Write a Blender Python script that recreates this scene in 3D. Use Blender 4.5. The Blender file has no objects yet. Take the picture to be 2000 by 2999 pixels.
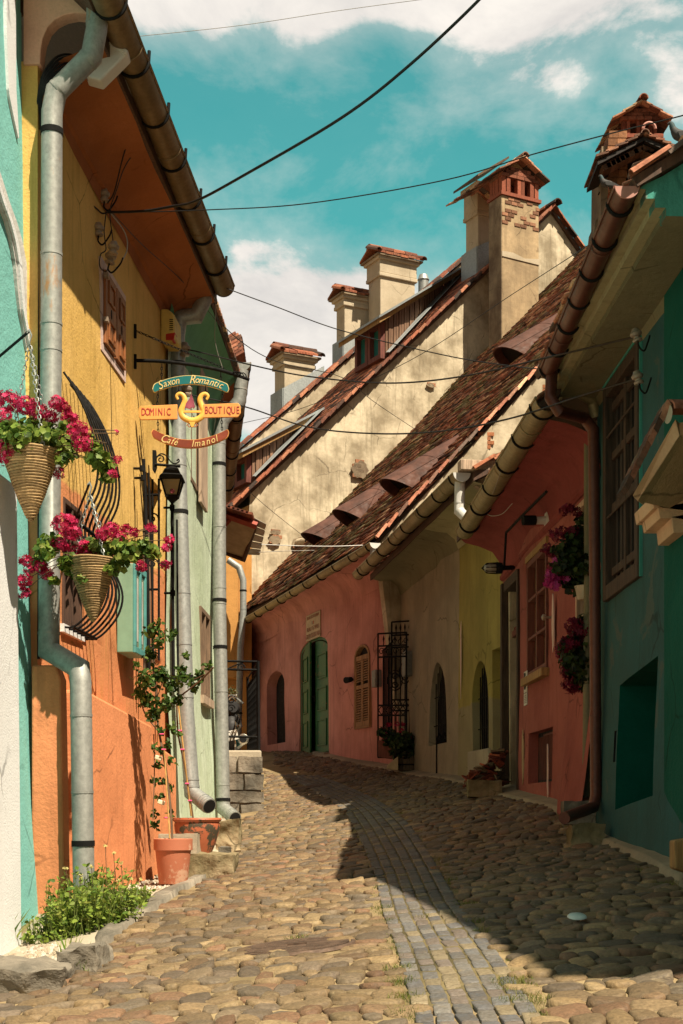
import bpy, bmesh, math, random
import numpy as np
from mathutils import Vector, Matrix, noise as mnoise
from mathutils.geometry import tessellate_polygon
random.seed(7); rng = np.random.default_rng(7)
S = bpy.context.scene
# ------------------------------------------------ camera, sky, sun, exposure
cam = bpy.data.objects.new("camera", bpy.data.cameras.new("camera")); S.collection.objects.link(cam)
cam.rotation_euler = (math.radians(90), 0, 0); cam.location = (0, 0, 0)
cam.data.sensor_fit = 'VERTICAL'; cam.data.sensor_height = 36; cam.data.sensor_width = 24
cam.data.lens = 36*4165/2999; cam.data.shift_y = 890.5/2999; cam.data.clip_end = 2000; cam.data.clip_start = .05
S.camera = cam
SUN = Vector((1.39, -1.8, 3.5)).normalized()          # direction towards the sun
sl = bpy.data.lights.new("sun", 'SUN'); sl.energy = 5.0; sl.angle = math.radians(.5); sl.color = (1, .86, .66)
so = bpy.data.objects.new("sun", sl); S.collection.objects.link(so); so.location = (20, -26, 50)
so.rotation_euler = SUN.to_track_quat('Z', 'Y').to_euler()
S.view_settings.view_transform = 'Standard'; S.view_settings.look = 'None'
S.view_settings.exposure = 0.88; S.view_settings.gamma = 1

def world():
    w = bpy.data.worlds.new("World"); S.world = w; w.use_nodes = True
    nt = w.node_tree; N = nt.nodes; L = nt.links; N.clear()
    def m(op, a, b=None, c=None, clamp=False):
        n = N.new('ShaderNodeMath'); n.operation = op; n.use_clamp = clamp
        for i, v in enumerate((a, b, c)):
            if v is None: continue
            if isinstance(v, (int, float)): n.inputs[i].default_value = v
            else: L.new(v, n.inputs[i])
        return n.outputs[0]
    tc = N.new('ShaderNodeTexCoord'); sx = N.new('ShaderNodeSeparateXYZ'); L.new(tc.outputs['Generated'], sx.inputs[0])
    az = m('ARCTAN2', sx.outputs[0], sx.outputs[1]); el = m('ARCSINE', sx.outputs[2])
    def noise(scale, det, rough, dist=0.0, stretch=(1, 1, 1.6)):
        mp = N.new('ShaderNodeMapping'); mp.inputs['Scale'].default_value = stretch; L.new(tc.outputs['Generated'], mp.inputs[0])
        n = N.new('ShaderNodeTexNoise'); n.inputs['Scale'].default_value = scale; n.inputs['Detail'].default_value = det
        n.inputs['Roughness'].default_value = rough; n.inputs['Distortion'].default_value = dist
        L.new(mp.outputs[0], n.inputs['Vector']); return n.outputs[0]
    n1 = noise(9, 9, .62, .3); n2 = noise(30, 7, .6)
    # (azimuth, elevation, half widths, weight) of the cloud masses
    blobs = []
    for px, py, rx, ry, wt in [(860, 1080, 260, 330, 1.35), (680, 1000, 130, 250, .9), (1120, 850, 330, 150, .8), (740, 730, 90, 40, .35),
                               (560, -10, 190, 110, .95), (900, 40, 180, 150, 1.0), (620, 100, 60, 70, .35), (1350, 0, 300, 90, .9), (1500, 120, 240, 160, .85),
                               (1830, -20, 220, 130, .9), (1990, 240, 130, 200, .75), (1330, 320, 120, 100, .28), (1600, 240, 120, 60, .4), (420, 60, 130, 120, .55), (1150, -20, 200, 70, .5), (1300, 1100, 500, 160, .5), (400, -150, 500, 90, .8)]:
        x = (px-1000)/4165; z = (2390-py)/4165
        blobs.append((math.atan2(x, 1), math.asin(z/math.sqrt(1+x*x+z*z)), rx/4165, ry/4165*.82, wt))
    tot = None
    for a, e, ra, re, wt in blobs:
        d = m('ADD', m('POWER', m('ABSOLUTE', m('DIVIDE', m('SUBTRACT', az, a), ra)), 2), m('POWER', m('ABSOLUTE', m('DIVIDE', m('SUBTRACT', el, e), re)), 2))
        b = m('MULTIPLY', m('POWER', 2.718, m('MULTIPLY', d, -1.0)), wt)
        tot = b if tot is None else m('ADD', tot, b)
    # unseen cloud added outside the view, kept dim to neutralise the fill light
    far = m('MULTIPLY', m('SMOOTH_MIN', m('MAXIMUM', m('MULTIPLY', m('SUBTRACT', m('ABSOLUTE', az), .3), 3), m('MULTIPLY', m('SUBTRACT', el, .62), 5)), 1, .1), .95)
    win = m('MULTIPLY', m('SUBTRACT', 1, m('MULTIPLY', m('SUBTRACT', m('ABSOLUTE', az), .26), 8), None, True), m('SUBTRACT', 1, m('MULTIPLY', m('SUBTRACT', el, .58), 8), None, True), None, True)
    cs = m('ADD', m('MULTIPLY', win, .58), .27)  # cloud brightness lowered outside the view to weaken fill in the shadows
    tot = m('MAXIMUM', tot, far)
    v = m('ADD', tot, m('ADD', m('MULTIPLY', m('SUBTRACT', n1, .5), 1.9), m('MULTIPLY', m('SUBTRACT', n2, .5), .5)))
    thin = m('MULTIPLY', m('MULTIPLY', m('ADD', v, .05), 1.0, None, True), .55)
    mask = N.new('ShaderNodeMapRange'); mask.interpolation_type = 'SMOOTHSTEP'; L.new(v, mask.inputs[0])
    mask.inputs[1].default_value = .42; mask.inputs[2].default_value = .92; mask.inputs[3].default_value = 0.0; mask.inputs[4].default_value = 1
    sky = N.new('ShaderNodeTexSky'); sky.sky_type = 'NISHITA'; sky.sun_disc = False
    sky.sun_elevation = math.asin(SUN.z); sky.sun_rotation = math.atan2(SUN.x, SUN.y); sky.ozone_density = 1.5
    tint = N.new('ShaderNodeMix'); tint.data_type = 'RGBA'; tint.blend_type = 'MULTIPLY'; tint.inputs[0].default_value = 1
    L.new(sky.outputs[0], tint.inputs[6]); tint.inputs[7].default_value = SKY_TINT
    b1 = N.new('ShaderNodeBackground'); L.new(tint.outputs[2], b1.inputs[0]); b1.inputs[1].default_value = .12
    cm = N.new('ShaderNodeMix'); cm.data_type = 'RGBA'
    mr = N.new('ShaderNodeMapRange'); L.new(n1, mr.inputs[0]); mr.inputs[1].default_value = .35; mr.inputs[2].default_value = .6; L.new(mr.outputs[0], cm.inputs[0])
    cm.inputs[6].default_value = (.47, .45, .43, 1); cm.inputs[7].default_value = (.64, .60, .55, 1)
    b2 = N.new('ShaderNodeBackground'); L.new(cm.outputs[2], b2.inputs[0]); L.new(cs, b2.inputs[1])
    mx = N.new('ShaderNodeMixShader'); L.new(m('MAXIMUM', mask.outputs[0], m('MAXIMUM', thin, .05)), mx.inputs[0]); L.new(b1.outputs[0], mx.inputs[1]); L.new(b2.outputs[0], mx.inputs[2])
    o = N.new('ShaderNodeOutputWorld'); L.new(mx.outputs[0], o.inputs[0])
SKY_TINT = (.16, .88, .53, 1)
world()

# ------------------------------------------------ geometry helpers
F = 4165.; CX = 1000.; HY = 2390.
def at(px, py, Y): return Vector(((px-CX)/F*Y, Y, (HY-py)/F*Y))
def ray(px, py): return Vector(((px-CX)/F, 1., (HY-py)/F))
def rayplane(px, py, p, n):
    r = ray(px, py); return r*(p.dot(n)/r.dot(n))
class Wall:
    """a vertical plane: o origin, d along the street, n towards the street"""
    def __init__(s, o, d, side):
        s.o = Vector((o[0], o[1], 0)); s.d = Vector((d[0], d[1], 0)).normalized()
        s.n = Vector((-s.d.y, s.d.x, 0))*side
    def P(s, u, z, off=0.): return s.o+s.d*u+s.n*off+Vector((0, 0, z))
    def hit(s, px, py, off=0.):
        p = s.o+s.n*off; q = rayplane(px, py, p, s.n); return ((q-p).dot(s.d), q.z)
    def u(s, px, off=0.): return s.hit(px, HY, off)[0]
    def uz(s, pts, off=0.): return [s.hit(a, b, off) for a, b in pts]
def colhit(P, d, px):
    k = (px-CX)/F; return (k*P.y-P.x)/(d.x-k*d.y)

def link(o, parent=None):
    S.collection.objects.link(o)
    if parent is not None:
        o.parent = parent
        if parent.type == 'EMPTY': o.location = -parent.location
    return o
def thing(name, label, cat, loc, group=None):
    o = bpy.data.objects.new(name, None); o.empty_display_size = .2; o.location = loc; S.collection.objects.link(o)
    return tag(o, label, cat, group)
def tag(o, label, cat, group=None):
    o['label'] = label; o['category'] = cat
    if group: o['group'] = group
    return o
def finish(me, name, mats, parent, smooth=False, rebase=True):
    for m in (mats if isinstance(mats, (list, tuple)) else [mats]): me.materials.append(m)
    if smooth:
        me.shade_smooth()
        if smooth != 'all':
            try: me.set_sharp_from_angle(angle=math.radians(42))
            except Exception: pass
    o = bpy.data.objects.new(name, me)
    if parent is None and rebase and len(me.vertices):
        n = len(me.vertices); co = np.empty(n*3); me.vertices.foreach_get('co', co); co = co.reshape(-1, 3)
        b = np.array([(co[:, 0].min()+co[:, 0].max())/2, (co[:, 1].min()+co[:, 1].max())/2, co[:, 2].min()])
        co -= b; me.vertices.foreach_set('co', co.ravel()); o.location = b; me.update()
    return link(o, parent)
class MB:
    def __init__(s): s.v = []; s.f = []; s.mi = []; s.c = []; s.col = None
    def add(s, vs, fs, mi=0):
        b = len(s.v); s.v += [tuple(v) for v in vs]; s.f += [tuple(b+i for i in f) for f in fs]; s.mi += [mi]*len(fs)
        s.c += [s.col or (1, 1, 1)]*len(vs); return s
    def poly(s, pts, mi=0): return s.add(pts, [tuple(range(len(pts)))], mi)
    def hexa(s, p, mi=0):     # 8 points: 4 bottom, 4 top
        return s.add(p, [(3, 2, 1, 0), (4, 5, 6, 7), (0, 1, 5, 4), (1, 2, 6, 5), (2, 3, 7, 6), (3, 0, 4, 7)], mi)
    def prism(s, pts, ext, mi=0):   # polygon extruded by vector ext
        n = len(pts); q = [Vector(p)+ext for p in pts]
        return s.add(list(pts)+q, [tuple(range(n))[::-1], tuple(range(n, 2*n))]+[(i, (i+1) % n, n+(i+1) % n, n+i) for i in range(n)], mi)
    def wbox(s, W, u0, u1, z0, z1, o0, o1, mi=0):
        return s.hexa([W.P(u0, z0, o0), W.P(u1, z0, o0), W.P(u1, z0, o1), W.P(u0, z0, o1), W.P(u0, z1, o0), W.P(u1, z1, o0), W.P(u1, z1, o1), W.P(u0, z1, o1)], mi)
    def box(s, c, sx, sy, sz, M=None, mi=0):  # centred box with optional rotation matrix
        c = Vector(c); p = []
        for z in (-1, 1):
            for x, y in ((-1, -1), (1, -1), (1, 1), (-1, 1)):
                q = Vector((x*sx/2, y*sy/2, z*sz/2)); p.append(c+(M @ q if M else q))
        return s.hexa(p, mi)
    def tube(s, pts, r, n=10, mi=0, caps=True, half=None):
        pts = [Vector(p) for p in pts]; R = r if isinstance(r, (list, tuple)) else [r]*len(pts)
        d0 = (pts[1]-pts[0]).normalized(); up = Vector((0, 0, 1)) if abs(d0.z) < .9 else Vector((1, 0, 0))
        x = d0.cross(up).normalized(); y = x.cross(d0).normalized()
        ring = [x*math.cos(2*math.pi*i/n)+y*math.sin(2*math.pi*i/n) for i in range(n)]
        rings = [[pts[0]+q*R[0] for q in ring]]; cur = [q.copy() for q in ring]
        for i in range(1, len(pts)):
            a = pts[i]-pts[i-1]
            if a.length < 1e-6: a = d0
            a.normalize(); b = (pts[i+1]-pts[i]).normalized() if i+1 < len(pts) else a
            nn = (a+b)
            nn = a if nn.length < .3 else nn.normalized()
            new = []
            for q in cur:
                t = -(q.dot(nn))/a.dot(nn); new.append(q+a*t)
            rings.append([pts[i]+q*R[i] for q in new])
            # back to a round section for the next leg
            cur = []
            for q in new:
                t = -(q.dot(b)); w = q+b*t; cur.append(w.normalized() if w.length > 1e-6 else q)
        vs = [v for rg in rings for v in rg]; fs = []
        for i in range(len(rings)-1):
            for j in range(n):
                k = (j+1) % n; fs.append((i*n+j, i*n+k, (i+1)*n+k, (i+1)*n+j))
        if caps: fs += [tuple(range(n))[::-1], tuple((len(rings)-1)*n+j for j in range(n))]
        return s.add(vs, fs, mi)
    def lathe(s, c, prof, n=20, ax=Vector((0, 0, 1)), mi=0):
        c = Vector(c); q = Vector((0, 0, 1)).rotation_difference(ax); vs = []; fs = []
        for r, z in prof:
            for j in range(n):
                a = 2*math.pi*j/n; vs.append(c+q @ Vector((r*math.cos(a), r*math.sin(a), z)))
        for i in range(len(prof)-1):
            for j in range(n): k = (j+1) % n; fs.append((i*n+j, i*n+k, (i+1)*n+k, (i+1)*n+j))
        return s.add(vs, fs, mi)
    def build(s, name, mats, parent=None, smooth=False, bevel=0):
        me = bpy.data.meshes.new(name); me.from_pydata(s.v, [], s.f); me.polygons.foreach_set('material_index', s.mi)
        if s.col is not None:
            at_ = me.color_attributes.new('Col', 'FLOAT_COLOR', 'POINT')
            at_.data.foreach_set('color', np.c_[np.array(s.c, dtype=np.float32), np.ones(len(s.c), np.float32)].ravel())
        me.update(); o = finish(me, name, mats, parent, smooth)
        if bevel:
            b = o.modifiers.new('bevel', 'BEVEL'); b.width = bevel; b.segments = 2; b.limit_method = 'ANGLE'
        return o
def np_mesh(name, V_, F_, C_, mats, parent=None, smooth=False):
    me = bpy.data.meshes.new(name); nv = len(V_); nf = len(F_); k = F_.shape[1]
    me.vertices.add(nv); me.vertices.foreach_set('co', V_.astype(np.float32).ravel())
    me.loops.add(nf*k); me.loops.foreach_set('vertex_index', F_.astype(np.int32).ravel())
    me.polygons.add(nf); me.polygons.foreach_set('loop_start', np.arange(0, nf*k, k, dtype=np.int32))
    me.update(calc_edges=True)
    if C_ is not None:
        a = me.color_attributes.new('Col', 'FLOAT_COLOR', 'POINT'); a.data.foreach_set('color', np.c_[C_, np.ones(nv)].astype(np.float32).ravel())
    return finish(me, name, mats, parent, smooth)
def arc_pts(c, r, a0, a1, n): return [(c[0]+r*math.cos(a0+(a1-a0)*i/n), c[1]+r*math.sin(a0+(a1-a0)*i/n)) for i in range(n+1)]
def catmull(P, k=6):
    P = [Vector(p) for p in P]; P = [P[0]*2-P[1]]+P+[P[-1]*2-P[-2]]; out = []
    for i in range(1, len(P)-2):
        for j in range(k):
            t = j/k; a, b, c, d = P[i-1:i+3]
            out.append(.5*((2*b)+(c-a)*t+(2*a-5*b+4*c-d)*t*t+(3*b-a-3*c+d)*t**3))
    return out+[P[-2]]

# ------------------------------------------------ materials
def new_mat(name):
    m = bpy.data.materials.new(name); m.use_nodes = True; return m, m.node_tree.nodes, m.node_tree.links, m.node_tree.nodes['Principled BSDF']
def c4(c): return (c[0], c[1], c[2], 1)
def tex(N, L, scale, det=4, rough=.55, stretch=None, coord='Object', dist=0):
    tc = N.new('ShaderNodeTexCoord'); out = tc.outputs[coord]
    if stretch:
        mp = N.new('ShaderNodeMapping'); mp.inputs['Scale'].default_value = stretch; L.new(out, mp.inputs[0]); out = mp.outputs[0]
    n = N.new('ShaderNodeTexNoise'); n.inputs['Scale'].default_value = scale; n.inputs['Detail'].default_value = det
    n.inputs['Roughness'].default_value = rough; n.inputs['Distortion'].default_value = dist; L.new(out, n.inputs['Vector']); return n.outputs[0]
def ramp(N, L, fac, lo, hi, a=0., b=1.):
    r = N.new('ShaderNodeMapRange'); L.new(fac, r.inputs[0]); r.inputs[1].default_value = lo; r.inputs[2].default_value = hi
    r.inputs[3].default_value = a; r.inputs[4].default_value = b; return r.outputs[0]
def mixc(N, L, fac, a, b, blend='MIX'):
    x = N.new('ShaderNodeMix'); x.data_type = 'RGBA'; x.blend_type = blend
    if isinstance(fac, (int, float)): x.inputs[0].default_value = fac
    else: L.new(fac, x.inputs[0])
    for i, c in ((6, a), (7, b)):
        if isinstance(c, (tuple, list)): x.inputs[i].default_value = c4(c)
        else: L.new(c, x.inputs[i])
    return x.outputs[2]
def bump(N, L, B, h, strength=.3, dist=.01, prev=None):
    b = N.new('ShaderNodeBump'); b.inputs['Strength'].default_value = strength; b.inputs['Distance'].default_value = dist
    L.new(h, b.inputs['Height'])
    if prev: L.new(prev, b.inputs['Normal'])
    L.new(b.outputs[0], B.inputs['Normal']); return b.outputs[0]
def dim(c, k): return tuple(x*k for x in c)
def plaster(name, col, dark=None, light=None, split=None, low=None, grain=1., blotch=.5, streak=.4, peel=None, big=.3, crack=.65):
    m, N, L, B = new_mat(name); dark = dark or dim(col, .72); light = light or tuple(min(1, x*1.12+.01) for x in col)
    base = mixc(N, L, ramp(N, L, tex(N, L, 1.6, 6, .6), .38, .62), dark, light)
    base = mixc(N, L, 1-blotch, base, col)
    if low is not None:   # another paint below a height (world metres)
        g = N.new('ShaderNodeNewGeometry'); sx = N.new('ShaderNodeSeparateXYZ'); L.new(g.outputs['Position'], sx.inputs[0])
        ad = N.new('ShaderNodeMath'); ad.operation = 'MULTIPLY_ADD'; L.new(tex(N, L, 5, 3), ad.inputs[0]); ad.inputs[1].default_value = .12; L.new(sx.outputs[2], ad.inputs[2])
        lw = mixc(N, L, ramp(N, L, tex(N, L, 2.2, 5), .4, .6), dim(low, .86), low)
        base = mixc(N, L, ramp(N, L, ad.outputs[0], split+.04, split+.07), lw, base)
    st = ramp(N, L, tex(N, L, 1, 5, .65, (9, 9, .7)), .52, .72)
    f = N.new('ShaderNodeMath'); f.operation = 'MULTIPLY'; L.new(st, f.inputs[0]); f.inputs[1].default_value = streak
    base = mixc(N, L, f.outputs[0], base, dim(dark, .62))
    if peel is not None:
        pm = ramp(N, L, tex(N, L, 2.3, 7, .62, None, 'Object', .4), .61, .635); base = mixc(N, L, pm, base, peel)
    if crack:
        tc = N.new('ShaderNodeTexCoord'); ds = N.new('ShaderNodeMix'); ds.data_type = 'VECTOR'; ds.inputs[0].default_value = .16
        nz = N.new('ShaderNodeTexNoise'); nz.inputs['Scale'].default_value = 3; nz.inputs['Detail'].default_value = 5; L.new(tc.outputs['Object'], nz.inputs['Vector'])
        L.new(tc.outputs['Object'], ds.inputs[4]); L.new(nz.outputs['Color'], ds.inputs[5]); vo = N.new('ShaderNodeTexVoronoi'); vo.feature = 'DISTANCE_TO_EDGE'; vo.inputs['Scale'].default_value = 1.5
        L.new(ds.outputs[1], vo.inputs['Vector']); ck = N.new('ShaderNodeMath'); ck.operation = 'MULTIPLY'; L.new(ramp(N, L, vo.outputs['Distance'], .004, .012, 1, 0), ck.inputs[0]); L.new(ramp(N, L, tex(N, L, 1.7, 3), .5, .58, 0, crack), ck.inputs[1])
        base = mixc(N, L, ck.outputs[0], base, dim(dark, .35))
    fine = tex(N, L, 60*grain, 3, .6); base = mixc(N, L, ramp(N, L, fine, .35, .7, 0, .22), base, dim(dark, .7))
    L.new(base, B.inputs['Base Color']); B.inputs['Roughness'].default_value = .9; B.inputs['Specular IOR Level'].default_value = .15
    b1 = bump(N, L, B, fine, .55, .006); bump(N, L, B, tex(N, L, 7, 5, .6), big, .03, b1)
    return m
def paint(name, col, rough=.5, metal=0., var=.2, scale=8, bmp=.15, spec=.4, stretch=None):
    m, N, L, B = new_mat(name); n = tex(N, L, scale, 6, .6, stretch)
    L.new(mixc(N, L, ramp(N, L, n, .35, .65), dim(col, 1-var), tuple(min(1, x*(1+var*.6)) for x in col)), B.inputs['Base Color'])
    B.inputs['Metallic'].default_value = metal; B.inputs['Specular IOR Level'].default_value = spec
    L.new(ramp(N, L, tex(N, L, scale*3, 4), .3, .7, rough*.8, min(1, rough*1.25)), B.inputs['Roughness']); bump(N, L, B, n, bmp, .004); return m
def worn(name, col, under, amount=.56, rough=.8, scale=9, stretch=None):
    m, N, L, B = new_mat(name); n = tex(N, L, scale, 8, .68, stretch); n2 = tex(N, L, scale*.3, 3)
    c = mixc(N, L, ramp(N, L, n2, .35, .65), dim(col, .75), col)
    L.new(mixc(N, L, ramp(N, L, n, amount, amount+.04), c, under), B.inputs['Base Color']); B.inputs['Roughness'].default_value = rough
    bump(N, L, B, n, .4, .01); return m
def attr_mat(name, rough=.85, trans=0., fine=40, var=.35, bmp=.4, spec=.25, moss=None, mottle=0):
    m, N, L, B = new_mat(name); a = N.new('ShaderNodeAttribute'); a.attribute_name = 'Col'
    n = tex(N, L, fine, 5, .6); k = ramp(N, L, n, .3, .7, 1-var, 1+var*.5)
    c = N.new('ShaderNodeVectorMath'); c.operation = 'SCALE'; L.new(a.outputs['Color'], c.inputs[0]); L.new(k, c.inputs['Scale'])
    out = c.outputs[0]
    if mottle: out = mixc(N, L, ramp(N, L, tex(N, L, 14, 6, .7), .40, .66, 0, mottle), out, (.11, .08, .045)); out = mixc(N, L, ramp(N, L, tex(N, L, 9, 5, .7, None, 'Object', 1), .60, .72, 0, mottle), out, (.34, .27, .16))
    if moss is not None: out = mixc(N, L, ramp(N, L, tex(N, L, 3.5, 6, .7), .56, .66, 0, .75), out, moss)
    L.new(out, B.inputs['Base Color']); B.inputs['Roughness'].default_value = rough; B.inputs['Specular IOR Level'].default_value = spec
    if bmp:
        b_ = bump(N, L, B, n, bmp, .006)
        if mottle: bump(N, L, B, tex(N, L, 22, 4, .6), .6, .012, b_)
    if trans:
        t = N.new('ShaderNodeBsdfTranslucent'); L.new(out, t.inputs[0]); mx = N.new('ShaderNodeMixShader'); mx.inputs[0].default_value = trans
        L.new(B.outputs[0], mx.inputs[1]); L.new(t.outputs[0], mx.inputs[2]); L.new(mx.outputs[0], N['Material Output'].inputs[0])
    return m
def wood(name, col, rough=.75, stretch=(6, 6, .6), var=.5):
    m, N, L, B = new_mat(name); n = tex(N, L, 8, 6, .65, stretch); n2 = tex(N, L, 2, 3)
    c = mixc(N, L, ramp(N, L, n, .35, .65), dim(col, 1-var), dim(col, 1.2)); c = mixc(N, L, ramp(N, L, n2, .4, .7, 0, .4), c, dim(col, .5))
    L.new(c, B.inputs['Base Color']); B.inputs['Roughness'].default_value = rough; bump(N, L, B, n, .4, .008); return m
def galv(name, col, rough=.42, metal=.7, rust=None, amt=.62):
    m, N, L, B = new_mat(name); n = tex(N, L, 30, 5, .7); n2 = tex(N, L, 2.5, 6, .7, (1, 1, .5))
    c = mixc(N, L, ramp(N, L, n, .35, .65), dim(col, .78), dim(col, 1.15)); c = mixc(N, L, ramp(N, L, n2, .45, .7, 0, .5), c, dim(col, .55))
    if rust: c = mixc(N, L, ramp(N, L, tex(N, L, 4, 7, .7, (1, 1, .35)), amt, amt+.08), c, rust)
    L.new(c, B.inputs['Base Color']); B.inputs['Metallic'].default_value = metal
    L.new(ramp(N, L, n2, .3, .7, rough*.8, rough*1.35), B.inputs['Roughness']); bump(N, L, B, n2, .12, .01); return m
def glass(name, col=(.02, .04, .04), rough=.08):
    m, N, L, B = new_mat(name); B.inputs['Base Color'].default_value = c4(col); B.inputs['Roughness'].default_value = rough
    B.inputs['Specular IOR Level'].default_value = .9; bump(N, L, B, tex(N, L, 3, 2), .05, .02); return m

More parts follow.
